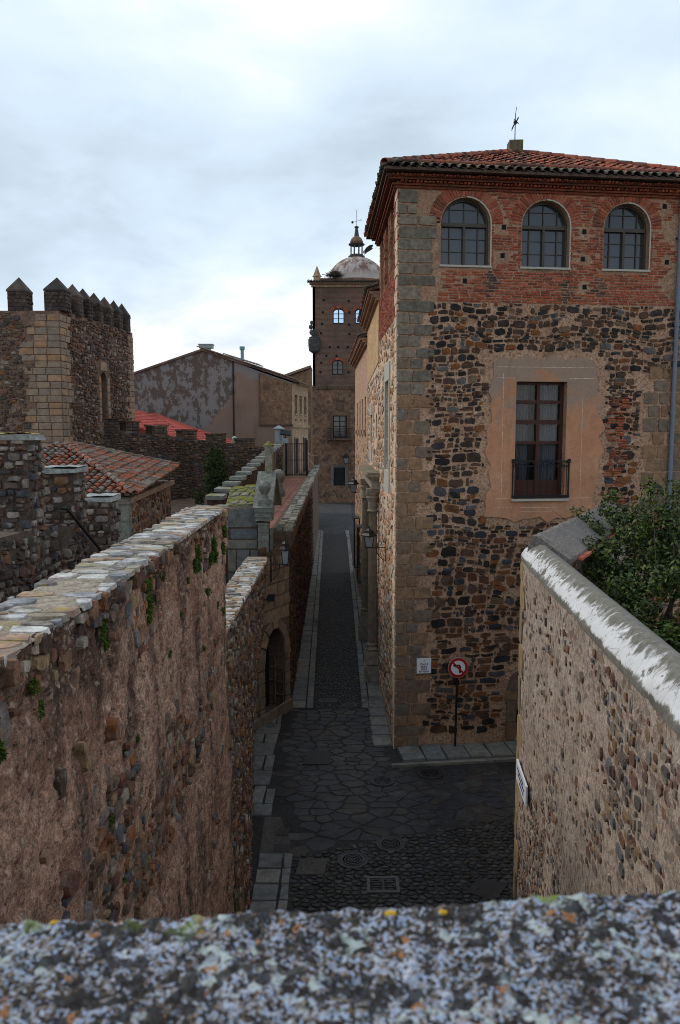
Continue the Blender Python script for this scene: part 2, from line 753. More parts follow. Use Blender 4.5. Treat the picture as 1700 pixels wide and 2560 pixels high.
def stone_mat(name, cols, namp=0.45, scale=7.0, bump=0.6, dist=0.012, moss=None, lich=None, dark=None, rough=0.9):
    b = NB(name)
    cols = [tone(x) for x in cols]
    k = len(cols)
    c = b.ramp(b.piece(), [(i / k, x) for i, x in enumerate(cols)], True)
    n1 = b.noise(scale, 5, 0.6)
    n2 = b.noise(scale * 5, 3, 0.6)
    c2 = b.ramp(b.mt('FRACT', b.mt('ADD', b.mt('MULTIPLY', b.piece(), 7.13), 0.37)), [(i / k, x) for i, x in enumerate(cols)], True)
    c = b.mix(b.mt('MULTIPLY', b.step(b.noise(scale * 0.8, 4, 0.7, off=(4, 9, 6)), 0.48, 0.62), 0.65), c, c2)
    v = b.mt('ADD', b.mt('MULTIPLY', n1, 1.3), b.mt('MULTIPLY', n2, 0.7))      # about 1
    v = b.mt('ADD', b.mt('MULTIPLY', b.mt('SUBTRACT', v, 1.0), namp * 2.8), 1.0)
    vv = b.n('ShaderNodeCombineColor')
    for i in range(3):
        b.l(v, vv.inputs[i])
    c = b.mix(1.0, c, vv.outputs[0], 'MULTIPLY')
    if lich:       # pale lichen blots
        c = b.mix(b.mt('MULTIPLY', b.step(b.noise(lich[2], 5, 0.65, off=(3, 7, 1)), lich[1], lich[1] + 0.06), 0.8), c, lich[0])
    if dark:       # damp dark staining in broad patches
        c = b.mix(b.mt('MULTIPLY', b.step(b.noise(dark[2], 4, 0.6, sc=(1, 1, 0.5), off=(9, 2, 4)), dark[1], dark[1] + 0.16), 0.85), c, dark[0])
    if moss:       # moss where rain lies
        f = b.mt('MULTIPLY', b.step(b.up(), 0.35, 0.8), b.step(b.noise(moss[2], 5, 0.6), moss[1], moss[1] + 0.08))
        c = b.mix(f, c, moss[0])
    hh = b.mt('ADD', n1, b.mt('MULTIPLY', n2, 0.6))
    return b.done(c, rough, bump, hh, dist)


def mortar_mat(name, c0, c1, scale=3.0, grain=60, dark=None, streak=None, bump=0.7, dist=0.012, moss=None, specks=None):
    b = NB(name)
    c0, c1 = tone(c0), tone(c1)
    n1 = b.noise(scale, 6, 0.65)
    n2 = b.noise(grain, 3, 0.7)
    c = b.mix(b.step(n1, 0.3, 0.7), c0, c1)
    g = b.n('ShaderNodeCombineColor')
    v = b.mt('MAXIMUM', b.mt('ADD', b.mt('MULTIPLY', b.mt('SUBTRACT', b.mt('ADD', b.mt('MULTIPLY', n2, 0.55), b.mt('MULTIPLY', b.noise(grain * 0.28, 4, 0.7, off=(6, 2, 3)), 0.45)), 0.5), 4.6), 1.0), 0.14)
    for i in range(3):
        b.l(v, g.inputs[i])
    c = b.mix(1.0, c, g.outputs[0], 'MULTIPLY')
    if specks:
        vc = b.vor(specks[1], 'F1', 'Color')
        sx_ = b.n('ShaderNodeSeparateColor')
        b.l(vc, sx_.inputs[0])
        c = b.mix(b.mt('MULTIPLY', b.step(sx_.outputs[0], specks[2], specks[2] + 0.02), 0.75), c, b.mix(sx_.outputs[1], specks[0], (0.22, 0.10, 0.06)))
    if dark:
        c = b.mix(b.mt('MULTIPLY', b.step(b.noise(dark[2], 5, 0.62, off=(5, 1, 8)), dark[1], dark[1] + 0.18), 0.85), c, dark[0])
    if streak:
        c = b.mix(b.mt('MULTIPLY', b.step(b.noise(streak[2], 4, 0.6, sc=(1, 1, 0.12), off=(1, 4, 2)), streak[1], streak[1] + 0.15), 0.7), c, streak[0])
    if moss:
        f = b.mt('MULTIPLY', b.step(b.up(), 0.35, 0.8), b.step(b.noise(moss[2], 5, 0.6), moss[1], moss[1] + 0.08))
        c = b.mix(f, c, moss[0])
    return b.done(c, 0.93, bump, b.mt('ADD', b.noise(scale * 6, 4, 0.65), b.mt('MULTIPLY', n2, 0.7)), dist)


def flat(name, c, rough=0.6, metal=0.0, spec=None, var=0.15, scale=8):
    b = NB(name)
    n = b.noise(scale, 4, 0.6)
    c2 = b.mix(n, tuple(x * (1 - var) for x in c), tuple(min(1, x * (1 + var)) for x in c))
    return b.done(c2, rough, 0, None, 0.01, spec, metal)

# ------------------------------------------------------------------ palette
SLATE, DKSLATE, GREY, BROWN = (.062, .068, .08), (.03, .032, .038), (.12, .12, .12), (.095, .055, .038)
RUST, OCHRE, UMBER, TAN, PALE, BLACK = (.2, .085, .04), (.21, .135, .07), (.06, .04, .03), (.26, .2, .14), (.36, .33, .29), (.016, .014, .013)
PLUM = (.10, .055, .055)
M = {}
M['rubble'] = stone_mat('palace rubble stone', [(.05, .054, .06), (.07, .042, .03), (.042, .03, .024), (.17, .075, .037), DKSLATE, (.06, .035, .026), BLACK, (.09, .055, .04), (.12, .08, .055), (.03, .022, .019), (.13, .06, .03), BLACK, (.075, .04, .028), (.08, .08, .083), (.11, .05, .03), (.028, .024, .024)])
M['rubble_top'] = stone_mat('weathered palace rubble stone', [(.04, .028, .022), (.07, .042, .03), (.024, .024, .026), (.17, .07, .035), (.1, .095, .09), BLACK, (.1, .055, .037), (.05, .033, .025), (.14, .1, .07), (.022, .02, .02), (.07, .04, .035)])
M['mortar'] = mortar_mat('palace lime mortar', (.28, .178, .124), (.41, .288, .215), 1.6, 55, dark=((.14, .09, .07), .58, 0.7), specks=((.1, .08, .07), 26, .86))
M['granite'] = stone_mat('grey granite quoin', [(.145, .128, .107), (.178, .153, .124), (.12, .105, .09), (.2, .17, .135), (.165, .135, .104)], .5, 9, .6, lich=((.26, .24, .2), .62, 5), dark=((.05, .045, .04), .58, 1.6))
M['ochreq'] = stone_mat('ochre granite quoin', [(.2, .135, .092), (.165, .12, .088), (.225, .145, .094), (.16, .128, .102), (.19, .118, .078), (.14, .112, .09)], .42, 8, .6, dark=((.09, .065, .045), .6, 1.1))
M['brick'] = stone_mat('old red brick', [(.24, .072, .048), (.29, .09, .058), (.195, .06, .042), (.33, .125, .082), (.26, .078, .05), (.15, .055, .042), (.29, .115, .08)], .45, 9, .5, dark=((.06, .038, .032), .6, 1.3))
M['brickmortar'] = mortar_mat('brick joint mortar', (.25, .155, .11), (.35, .24, .18), 2.5, 60, dark=((.1, .07, .055), .58, 1.3))
M['plaster'] = None
b = NB('orange lime plaster')
pz = b.zed()[2]
n1 = b.noise(1.1, 5, .62)
n2 = b.noise(9, 6, .75)
c = b.mix(b.step(n1, .3, .7), (.42, .185, .098), (.5, .268, .155))
c = b.mix(b.mt('MULTIPLY', b.step(b.mt('ADD', b.mt('MULTIPLY', pz, .45), b.mt('MULTIPLY', n1, 2.4)), 5.15, 5.5), .85), c, (.27, .21, .165))
c = b.mix(b.mt('MULTIPLY', b.step(b.noise(2.3, 5, .65, off=(4, 2, 7)), .6, .68), .4), c, (.21, .185, .165))
c = b.mix(b.mt('MULTIPLY', b.step(n2, .47, .62), .38), c, (.23, .14, .095))
c = b.mix(b.mt('MULTIPLY', b.step(b.noise(1.9, 5, .65, sc=(1, 1, .22), off=(5, 5, 5)), .56, .7), .55), c, (.15, .11, .09))
M['plaster'] = b.done(c, .92, .5, n2, .012)
M['lanestones'] = stone_mat('pale lane side stone', [(.36, .24, .16), (.3, .19, .13), (.44, .36, .28), (.33, .3, .27), (.34, .17, .1), (.2, .15, .11), (.4, .28, .19)], .4, 8, .4)
M['lime'] = mortar_mat('brightened lime render', (.5, .37, .27), (.6, .49, .39), 2.2, 40, dark=((.24, .17, .12), .6, 1.1))  # pale render, colour raised further to imitate brighter light on the lane side
M['trim'] = flat('pale granite window surround', (.4, .38, .33), .85, var=.25)
M['wood'] = flat('dark red brown wood', (.052, .019, .013), .45, var=.3)
M['metalframe'] = flat('bronze window frame', (.06, .052, .04), .45, var=.2)
M['iron'] = flat('black wrought iron', (.011, .011, .012), .5, var=.2)
M['dark'] = flat('unlit interior', (.008, .008, .009), .9)
M['curtain'] = flat('grey lace curtain', (.12, .13, .15), .9, var=.2)
M['pipe'] = flat('painted downpipe', (.14, .17, .21), .45, var=.25)
b = NB('window glass')
M['glass'] = b.done((.035, .04, .048), .06, spec=.65)
b = NB('clear glass')
b.b.inputs['Transmission Weight'].default_value = 1.0
b.b.inputs['IOR'].default_value = 1.3
M['clear'] = b.done((.9, .93, .95), .02, spec=.35)
b = NB('sky reflecting glass')
M['mirror'] = b.done((.42, .6, .85), .04, metal=1.0)
M['tile'] = stone_mat('terracotta roof tile', [(.3, .095, .06), (.24, .08, .055), (.34, .13, .085), (.17, .075, .055), (.27, .10, .07), (.21, .1, .08)], .5, 8, .4, dark=((.04, .032, .026), .44, 2.0), lich=((.2, .19, .16), .66, 6))
M['oldtile'] = stone_mat('lichened roof tile', [(.19, .062, .04), (.14, .075, .056), (.11, .088, .074), (.23, .075, .045), (.14, .125, .11), (.085, .06, .046), (.25, .09, .055), (.17, .155, .135)], .6, 9, .4, dark=((.05, .042, .035), .58, 1.8), lich=((.27, .26, .23), .6, 5), moss=((.11, .11, .03), .62, 5))
M['eavetile'] = stone_mat('mossy black eave tile', [(.06, .05, .042), (.1, .09, .075), (.05, .045, .04), (.13, .10, .075), (.075, .07, .055)], .6, 10, .4, moss=((.14, .14, .09), .5, 6))
M['underroof'] = mortar_mat('mortar bed under tiles', (.07, .05, .04), (.12, .085, .065), 4, 40)

LFT = Fr((1.44, 20.0, 0), (0.025, -1.0, 0))      # palace side on the lane: u runs back towards the camera, so the far end is negative
A7 = rad(7)
PF = Fr((1.44, 20.0, 0), (math.cos(A7), math.sin(A7), 0))


def L_(u):
    return -u


# ------------------------------------------------------------------ ground
gr = put('ground', [(-600, -600, -.06), (600, -600, -.06), (600, 900, -.06), (-600, 900, -.06)], [(0, 1, 2, 3)], mortar_mat('bare earth', (.10, .085, .07), (.16, .14, .11), .4, 8), kind='structure')
M['flag'] = stone_mat('dark paving flagstone', [(.034, .034, .038), (.026, .027, .032), (.042, .037, .033), (.031, .03, .03), (.044, .043, .041), (.026, .027, .032), (.036, .031, .028)], .6, 5, .7, rough=.55, dark=((.016, .015, .016), .54, .7))
M['cobble'] = stone_mat('small dark cobble', [(.032, .032, .035), (.022, .022, .024), (.04, .036, .03), (.052, .052, .052), (.027, .025, .021)], .5, 12, .5, rough=.55, moss=((.05, .055, .02), .66, 6))
M['slab'] = stone_mat('granite pavement slab', [(.15, .145, .14), (.17, .165, .155), (.125, .125, .125), (.18, .17, .15)], .45, 6, .5, rough=.75, dark=((.045, .042, .04), .56, .8))
M['bed'] = mortar_mat('paving bed', (.021, .02, .02), (.036, .034, .032), 1.5, 40)
M['asphalt'] = mortar_mat('worn mortar patch', (.055, .05, .047), (.085, .075, .068), 1.5, 70)

street = put('street', [(-3.2, 2, 0), (14, 2, 0), (14, 21.6, 0), (2, 21.6, 0), (2, 95, 0), (-6, 95, 0), (-6, 70, 0), (-3.2, 22, 0)], [tuple(range(8))], M['bed'], kind='structure')
# level sheet stays under the stones set into it
rg = random.Random(3)


def lk(y):      # left kerb of the lane
    return -.93 - (y - 23.5) * .0142


def rk(y):      # right kerb of the lane
    return .78 - (y - 23) * .0035


def wl(y):      # foot of the left wall
    if y < 13.4:
        return -1.62
    if y < 21.2:
        return -1.62 - (y - 13.4) * .113
    if y < 23.1:
        return -2.5 + (y - 21.2) * .505
    return -1.54 - (y - 23.1) * .0074


def wr(y):
    if y < 34:
        return 1.44 - (y - 20) * .0175
    return 1.2 - (y - 34) * .024


def cobline(x):
    return 15.05 + .36 * x


# left pavement: two ragged rows of granite slabs
pts = [(22.75, -1.6), (20.1, -1.71), (18.2, -1.55), (16.95, -1.4), (16.3, -1.45)]


def edge(y):
    for (y1, x1), (y0, x0) in zip(pts, pts[1:]):
        if y0 <= y <= y1:
            return x0 + (x1 - x0) * (y - y0) / (y1 - y0)
    return -1.45


sl = []
y = 16.35
k = 0
while y < 22.4:
    h = rg.uniform(.42, .95)
    a, b_ = wl(y + h / 2) + .02, edge(y + h / 2) - rg.uniform(0, .12)
    if k % 2:
        m_ = a + (b_ - a) * rg.uniform(.45, .6)
        sl += [rect(a, m_, y, y + h, .03, rg), rect(m_, b_, y, y + h * rg.uniform(.8, 1), .03, rg)]
    else:
        sl.append(rect(a, b_, y, y + h, .03, rg))
    y += h
    k += 1
y = 11.6
while y < 14.6:
    h = rg.uniform(.42, .6)
    sl += [rect(-1.62, -1.12, y, y + h, .025, rg), rect(-1.11, -.93, y, y + h, .025, rg)]
    y += h
pav = put('left_pavement', [(-2.6, 11.5, .004), (-.93, 11.5, .004), (-.93, 14.7, .004), (-1.42, 16.3, .004), (-1.6, 22.7, .004), (-2.6, 21.6, .004)], [(0, 1, 2, 3, 4, 5)], M['bed'], kind='structure')
stones(pav, XY, sl, M['slab'], 'paving_slab', 'paving_slabs', (.03, .045), .06, 300, 6, rg)
G().prism(XY, [(-1.6, 14.65), (-1.0, 14.65), (-1.02, 15.3), (-1.3, 16.3), (-1.65, 16.3)], .006, .02).put('mortar_patch', M['asphalt'], pav)

# kerb slabs before the palace door
sl, u = [], .0
while u < 5.6:
    l = rg.uniform(.46, .62)
    x0, x1 = 1.5 + u, 1.5 + u + l
    f = lambda x: 20.0 + (x - 1.44) * math.tan(A7)
    sl.append([(x0 + .008 + .1, f(x0) - .95), (x1 - .008 + .1, f(x1) - .95), (x1 - .008, f(x1) - .03), (x0 + .008, f(x0) - .03)])
    u += l
pav2 = put('palace_pavement', [(1.4, 18.9, .004), (7, 19.6, .004), (7, 20.7, .004), (1.4, 20, .004)], [(0, 1, 2, 3)], M['bed'], kind='structure')
stones(pav2, XY, sl, M['slab'], 'paving_slab', 'paving_slabs', (.09, .11), .05, 300, 6, rg)
G().prism(XY, [(1.3, 18.83), (7, 19.53), (7, 19.66), (1.3, 18.97)], 0.004, .07).put('kerb_edge', M['slab'], pav2)

# flagstones of the little square and cobbles nearer the wall
fl = []
for p in cells(-2.4, 5.2, 14.2, 23.0, .4, .28, .44, .22, rg):
    x, y = cen(p)
    if y < cobline(x) + .05 and x > -.95 or (y < 16.4 and x < -.95):
        continue
    if x < edge(min(y, 22.7)) + .12 or (y > 22.95):
        continue
    if x > 1.25 and y > 18.75 + (x - 1.3) * .123:
        continue
    if x > 1.3 and y > 19.5:
        continue
    fl.append(rough(shrink(p, .01, .08, rg), .1, rg))
stones(street, XY, fl, M['flag'], 'flagstone', 'flagstones', (.004, .016), .1, 300, 7, rg)
cb = []
for p in cells(-1.0, 4.6, 11.8, 16.8, .17, .125, .4, .06, rg):
    x, y = cen(p)
    if y > cobline(x) - .03 or x < -.9:
        continue
    cb.append(shrink(p, .012, .2, rg))
stones(street, XY, cb, M['cobble'], 'cobble', 'cobbles', (.015, .035), .25, 300, 7, rg)
cb = []
for p in cells(-1.9, 1.0, 23.0, 46, .12, .13, .4, .05, rg):
    x, y = cen(p)
    if lk(y) + .14 < x < rk(y) - .13:
        cb.append(shrink(p, .012, .2, rg))
lane = put('lane', [(-1.6, 23, .004), (1.4, 23, .004), (1.2, 34, .004), (.6, 68, .004), (-2, 68, .004)], [(0, 1, 2, 3, 4)], M['bed'], kind='structure')
stones(lane, XY, cb, M['cobble'], 'cobble', 'cobbles', (.012, .028), .25, 0, 99, rg)
# kerb lines and pavement slabs of the lane
sl, kl = [], []
for side in (0, 1):
    y = 23.1
    while y < 66:
        h = rg.uniform(.7, 1.1)
        kx0, kx1 = (lk(y), lk(y + h)) if side == 0 else (rk(y), rk(y + h))
        kl.append([(kx0 - .1, y + .01), (kx0 + .1, y + .01), (kx1 + .1, y + h - .01), (kx1 - .1, y + h - .01)])
        y += h
    y = 23.1
    while y < 66:
        h = rg.uniform(.6, 1.3)
        if side == 0:
            sl.append([(wl(y) + .02, y + .015), (lk(y) - .13, y + .015), (lk(y + h) - .13, y + h - .015), (wl(y + h) + .02, y + h - .015)])
        else:
            sl.append([(rk(y) + .13, y + .015), (wr(y) - .02, y + .015), (wr(y + h) - .02, y + h - .015), (rk(y + h) + .13, y + h - .015)])
        y += h
    if side:
        y = 20.2
        while y < 23.1:
            sl.append([(.9, y + .02), (wr(y) - .02, y + .02), (wr(y + .7) - .02, y + .7), (.86, y + .7)])
            y += .72
stones(lane, XY, kl, M['slab'], 'kerb_stone', 'kerb_stones', (.025, .035), .05, 300, 4, rg)
stones(lane, XY, sl, M['slab'], 'paving_slab', 'paving_slabs', (.03, .045), .05, 300, 4, rg)
b_ = put('far_street', [(-12, 64, .012), (1.2, 64, .012), (1.2, 93, .012), (-12, 93, .012)], [(0, 1, 2, 3)], mortar_mat('worn far paving', (.03, .03, .032), (.06, .058, .057), .8, 12, dark=((.03, .029, .03), .52, .35)), kind='structure')

# ------------------------------------------------------------------ iron in the ground
M['cast'] = flat('worn cast iron', (.036, .035, .037), .5, var=.35, scale=14)
M['rustiron'] = flat('dark rusty iron', (.028, .025, .025), .6, var=.4, scale=10)


def manhole(x, y, r, label, mat):
    t = root('manhole_cover', (x, y, .02), label, 'manhole cover', 'iron covers in the street')
    G().lathe((x, y, .0), [(r, .0), (r, .034), (r * .9, .034), (r * .9, .02)], 28).put('frame', mat, t)
    g = G()
    g.lathe((x, y, .0), [(r * .88, .0), (r * .88, .03)], 28)
    for q in (.72, .54, .36, .18):
        g.lathe((x, y, .03), [(r * q, 0), (r * q, .01), (r * (q - .09), .01), (r * (q - .09), 0)], 24)
    g.put('lid', mat, t)


manhole(1.02, 18.1, .31, 'round manhole cover with faint rings near the palace corner', M['cast'])
manhole(2.22, 18.5, .33, 'dark round manhole cover just off the pavement by the palace', M['rustiron'])
manhole(1.04, 15.17, .3, 'round manhole cover where the flagstones meet the cobbles', M['cast'])
manhole(.25, 14.57, .31, 'ringed manhole cover set in the cobbles above the drain grate', M['cast'])
manhole(.3, 23.3, .24, 'small manhole cover at the mouth of the dark lane', M['cast'])


def plate(pts_, label, mat, name='access_cover', z=.036):
    o = G().prism(XY, pts_, .004, z).put(name, mat)
    dress(o, label, 'access cover', 'iron covers in the street')
    return o


plate([(-.95, 19.0), (-.3, 19.0), (-.25, 19.8), (-.85, 19.85)], 'square dark cover among the flagstones left of the palace corner', M['rustiron'])
plate([(2.3, 13.5), (2.77, 13.2), (3.12, 13.72), (2.62, 13.95)], 'black square cover at the foot of the right wall', M['rustiron'])
plate([(-.85, 14.05), (-.3, 14.05), (-.25, 14.6), (-.8, 14.6)], 'grey square cover beside the left pavement slabs', M['asphalt'])
plate([(-1.36, 15.5), (-1.08, 15.5), (-1.06, 15.78), (-1.34, 15.78)], 'small black square hole cover by the left wall, upper of two', M['rustiron'], z=.03)
plate([(-1.36, 14.86), (-1.02, 14.86), (-1.02, 15.16), (-1.34, 15.16)], 'small black square hole cover by the left wall, lower of two', M['rustiron'], z=.03)


M['gratestone'] = flat('dull grate frame', (.085, .083, .08), .8, var=.3)


def grate(x, y, wx, wy, n, label, two):
    t = root('drain_grate', (x, y, 0), label, 'drain grate', 'drain grates')
    g = G()
    f = .06
    for a in ((x - wx, x + wx, y - wy, y - wy + f), (x - wx, x + wx, y + wy - f, y + wy), (x - wx, x - wx + f, y - wy + f, y + wy - f), (x + wx - f, x + wx, y - wy + f, y + wy - f)):
        g.box(XY, a[0], a[1], a[2], a[3], 0, .045)
    g.put('frame', M['gratestone'], t)
    G().box(XY, x - wx + f, x + wx - f, y - wy + f, y + wy - f, .0, .012).put('pit', M['dark'], t)
    for k in range(n):
        yy = y - wy + f + (2 * wy - 2 * f) * (k + .5) / n
        for s_ in (-1, 1):
            xa = x + s_ * (wx - f) / 2
            o = G().box(XY, xa - (wx - f) / 2 + .02, xa + (wx - f) / 2 - .02, yy - .016, yy + .016, .013, .04).put('bar', M['cast'], t)
    if two:
        G().box(XY, x - .02, x + .02, y - wy + f, y + wy - f, .013, .042).put('crossbar', M['cast'], t)


grate(.8, 13.72, .3, .26, 5, 'iron drain grate with two banks of bars in the cobbles', True)
grate(-.38, 23.7, .28, .16, 3, 'small twin drain grate across the mouth of the lane', True)


def hook(o, z=.0):
    return o


# ------------------------------------------------------------------ the palace
pal = root('brick_palace', (1.44, 20, 0), 'tall corner palace of rubble stone with red brick upper storey', 'palace')
rg = random.Random(21)
WIN = [(1.10, 2.37), (3.20, 4.46), (5.38, 6.62)]
SILL, SPR, RISE = 12.58, 13.62, .62
holes = [arch_poly(a, b_, SILL, SPR, RISE) for a, b_ in WIN]
bal = [(3.13, 6.68), (4.51, 6.68), (4.51, 9.7), (3.13, 9.7)]
door = arch_poly(3.34, 4.5, .16, 1.5, .45)
V, F = holed(PF, [(0, 0), (8.3, 0), (8.3, 11.66), (0, 11.66)], [bal, door], .34)
put('rubble_wall', V, F, M['mortar'], pal)
V, F = holed(PF, [(0, 11.66), (8.3, 11.66), (8.3, 14.75), (0, 14.75)], holes, .3)
put('brick_wall', V, F, M['brickmortar'], pal)
# closed dark core, so that light does not pass through the building
G().prism(XY, [(1.44 + .45, 20.45), (9.4, 21.45), (9.4, 27.5), (1.44 + .3, 25.9)], 0, 14.6).put('core', M['dark'], pal)
for nm, u0, u1 in (('reveal', 0, 0),):
    pass

# --- quoins up the corner, alternately long and short
qs = []
z = 0.0
k = 0
while z < 14.7:
    h = min(rg.uniform(.26, .36), 14.72 - z)
    if z < .35:
        h = .36
    long_ = rg.uniform(.85, 1.02) if k % 2 else rg.uniform(.52, .75)
    if 11.7 < z < 14.0:
        long_ = rg.uniform(.9, 1.03)
    if z >= 13.6:
        long_ = rg.uniform(.45, .9)
    sp = rg.uniform(.38, .52) * long_ if (rg.random() < .72) else None
    cuts = [0.0] + ([sp] if sp else []) + [long_]
    for a, b_ in zip(cuts, cuts[1:]):
        qs.append(shrink(rect(a + (0 if a else -.012), b_, z, z + h, .022, rg), .004, .08, rg))
    z += h
    k += 1
stones(pal, PF, qs, lambda u, z_: M['granite'] if z_ > 9.4 + .8 * math.sin(z_ * 7 + u) else M['ochreq'], 'quoin', 'quoins', (.02, .035), .05, 300, 6, rg)
# right-hand quoins beside the downpipe
qs = []
z = 6.0
while z < 9.9:
    h = rg.uniform(.3, .4)
    a = rg.choice((6.62, 6.75, 6.9))
    cuts = [a, a + rg.uniform(.32, .45), 7.32, 7.9]
    for p, q in zip(cuts, cuts[1:]):
        if q - p > .12:
            qs.append(shrink(rect(p, q, z, z + h, .025, rg), .004, .08, rg))
    z += h
stones(pal, PF, qs, M['ochreq'], 'quoin', 'quoins', (.02, .03), .05, 300, 6, rg)


# --- plastered patch round the balcony window
def plast(u, z_, g=0.0):
    if not (2.36 - g < u < 5.55 + g and 6.12 - g < z_ < 10.36 + g):
        return False
    wob = .1 * math.sin(z_ * 4.1) + .06 * math.sin(z_ * 9.3 + 1)
    return 2.42 + wob - g < u < 5.3 + .22 * math.sin((z_ - 6.5) * .8) + wob + g


pp = []
for i in range(22):
    z_ = 6.14 + 4.1 * i / 21
    pp.append((5.28 + .22 * math.sin((z_ - 6.5) * .9) + .06 * math.sin(z_ * 9) + .05 * math.sin(z_ * 21), z_))
for i in range(1, 12):
    u = 5.25 - 2.75 * i / 12
    pp.append((u, 10.3 + .05 * math.sin(u * 8) + .04 * math.sin(u * 17)))
for i in range(22):
    z_ = 10.2 - 4.0 * i / 21
    pp.append((2.42 + .07 * math.sin(z_ * 3.7) + .05 * math.sin(z_ * 11) + (.14 if z_ > 9.5 else 0), z_))
for i in range(1, 12):
    u = 2.5 + 2.7 * i / 12
    pp.append((u, 6.12 + .06 * math.sin(u * 7 + 1) + .05 * math.sin(u * 15)))
V, F = holed(PF, pp, [[(3.135, 6.64), (4.505, 6.64), (4.505, 9.7), (3.135, 9.7)]], .03, .03)
k = len(V)
m_ = len(pp)
V = list(V) + [PF.P(a, b_, .03) for a, b_ in pp] + [PF.P(a, b_, -.01) for a, b_ in pp]
F = list(F) + [(k + i, k + m_ + i, k + m_ + (i + 1) % m_, k + (i + 1) % m_) for i in range(m_)]
put('plaster_patch', V, F, M['plaster'], pal)
g = G()      # limewashed joint lines lined out on the plaster
for a in ((2.78, 2.79, 6.7, 9.9), (4.93, 4.94, 6.7, 9.3)):
    g.box(PF, a[0], a[1], a[2], a[3], .028, .033)
for z_ in (6.42, 6.66, 9.78, 10.06):
    g.box(PF, 2.62, 3.1, z_, z_ + .012, .028, .033)
    g.box(PF, 4.55, 5.25, z_, z_ + .012, .028, .033)
for z_ in (6.32, 6.42):
    g.box(PF, 3.3, 4.36, z_, z_ + .012, .028, .033)
g.box(PF, 3.1, 4.55, 10.06, 10.072, .028, .033)
g.put('lined_joints', M['lime'], pal)
G().box(PF, 3.05, 4.6, 6.6, 6.66, .03, .1).put('window_sill', M['trim'], pal)


# --- brick storey
def in_win(u, z_, g):
    for a, b_ in WIN:
        c_, r_ = (a + b_) / 2, (b_ - a) / 2
        if abs(u - c_) < r_ + g and SILL - .04 - g < z_ < SPR:
            return True
        if z_ >= SPR and ((u - c_) / (r_ + g)) ** 2 + ((z_ - SPR) / (RISE + g)) ** 2 < 1:
            return True
    return False


PUT = [(1.02, 13.66), (2.72, 13.55), (4.85, 13.5), (2.7, 12.85), (4.83, 12.82), (1.73, 12.2), (4.9, 12.12), (7.12, 12.8), (7.0, 14.2)]


def at_put(u, z_, g=.05):
    return any(abs(u - a) < .06 + g and abs(z_ - b_) < .06 + g for a, b_ in PUT)


bp = []
z = 11.68
k = 0
while z < 14.42:
    h = .066 * rg.uniform(.93, 1.07)
    u = 1.03 - rg.uniform(0, .28) if z > 11.9 else 1.03
    u0_ = 1.0 if z < 13.6 else .92
    while u < 7.05 + .3 * math.sin(z * 5):
        l = rg.choice((.27, .28, .26, .14))
        c_ = u + l / 2
        if u > u0_ and not in_win(c_, z + h / 2, .09) and not (z > SPR - .1 and in_win(c_, z + h / 2, .33)) and not at_put(c_, z + h / 2, .1):
            bp.append(rect(u, u + l, z + .3 * .01 * math.sin(u * 3), z + h, .02, rg))
        u += l
    z += h
# clipped halves beside the window jambs
z = SILL
while z < SPR - .1:
    for a, b_ in WIN:
        for s_, e in ((-1, a), (1, b_)):
            u0, u1 = (e - .1, e - .012) if s_ < 0 else (e + .012, e + .1)
            if u0 > 1.02:
                bp.append(rect(u0, u1, z, z + .066, .018, rg))
    z += .066
M['sootbrick'] = stone_mat('brick blackened by window run-off', [(.06, .045, .04), (.09, .06, .05), (.045, .038, .036), (.13, .075, .055)], .5, 9, .5, lich=((.17, .165, .15), .6, 14))
soot = lambda u, z_: any(abs(u - q) < .13 + .05 * math.sin(z_ * 9) and 11.6 < z_ < 12.6 for q in (2.42, 4.42, 5.3))
stones(pal, PF, bp, lambda u, z_: M['sootbrick'] if soot(u, z_) and rg.random() < .8 else M['brick'], 'brick', 'bricks', (.008, .02), .08, 300, 5, rg)
# voussoirs of the three round heads, in one ring of long bricks
for wi, (a, b_) in enumerate(WIN):
    c_, r_ = (a + b_) / 2, (b_ - a) / 2
    vp = []
    n_ = 31
    for i in range(n_):
        t0, t1 = PI * (i + .12) / n_, PI * (i + .88) / n_
        q = lambda t, rr: (c_ + (r_ + rr) * math.cos(t), SPR + (RISE + rr) * math.sin(t))
        m1 = .19 if i % 2 else .21
        vp.append([q(t0, .02), q(t0, .33), q(t1, .33), q(t1, .02)][::-1])
    stones(pal, PF, vp, M['brick'], 'arch_brick', 'arch_bricks', (.012, .024), .08, 300, 4, rg)
for a, b_ in PUT:
    G().box(PF, a - .055, a + .055, b_ - .06, b_ + .06, -.05, .006).put('putlog_hole', M['dark'], pal)

# --- rubble: a dark dense band above, larger and sparser stones below
rub = []


def free(p, g=.0):
    for u, z_ in p:
        if u < .96 and z_ < 11.6 and u < .74:
            return False
        if plast(u, z_, .04) or (3.05 < u < 4.6 and z_ < 2.2) or u > 8.3:
            return False
        if 6.62 < u < 7.9 and 5.95 < z_ < 9.9:
            return False
    return True


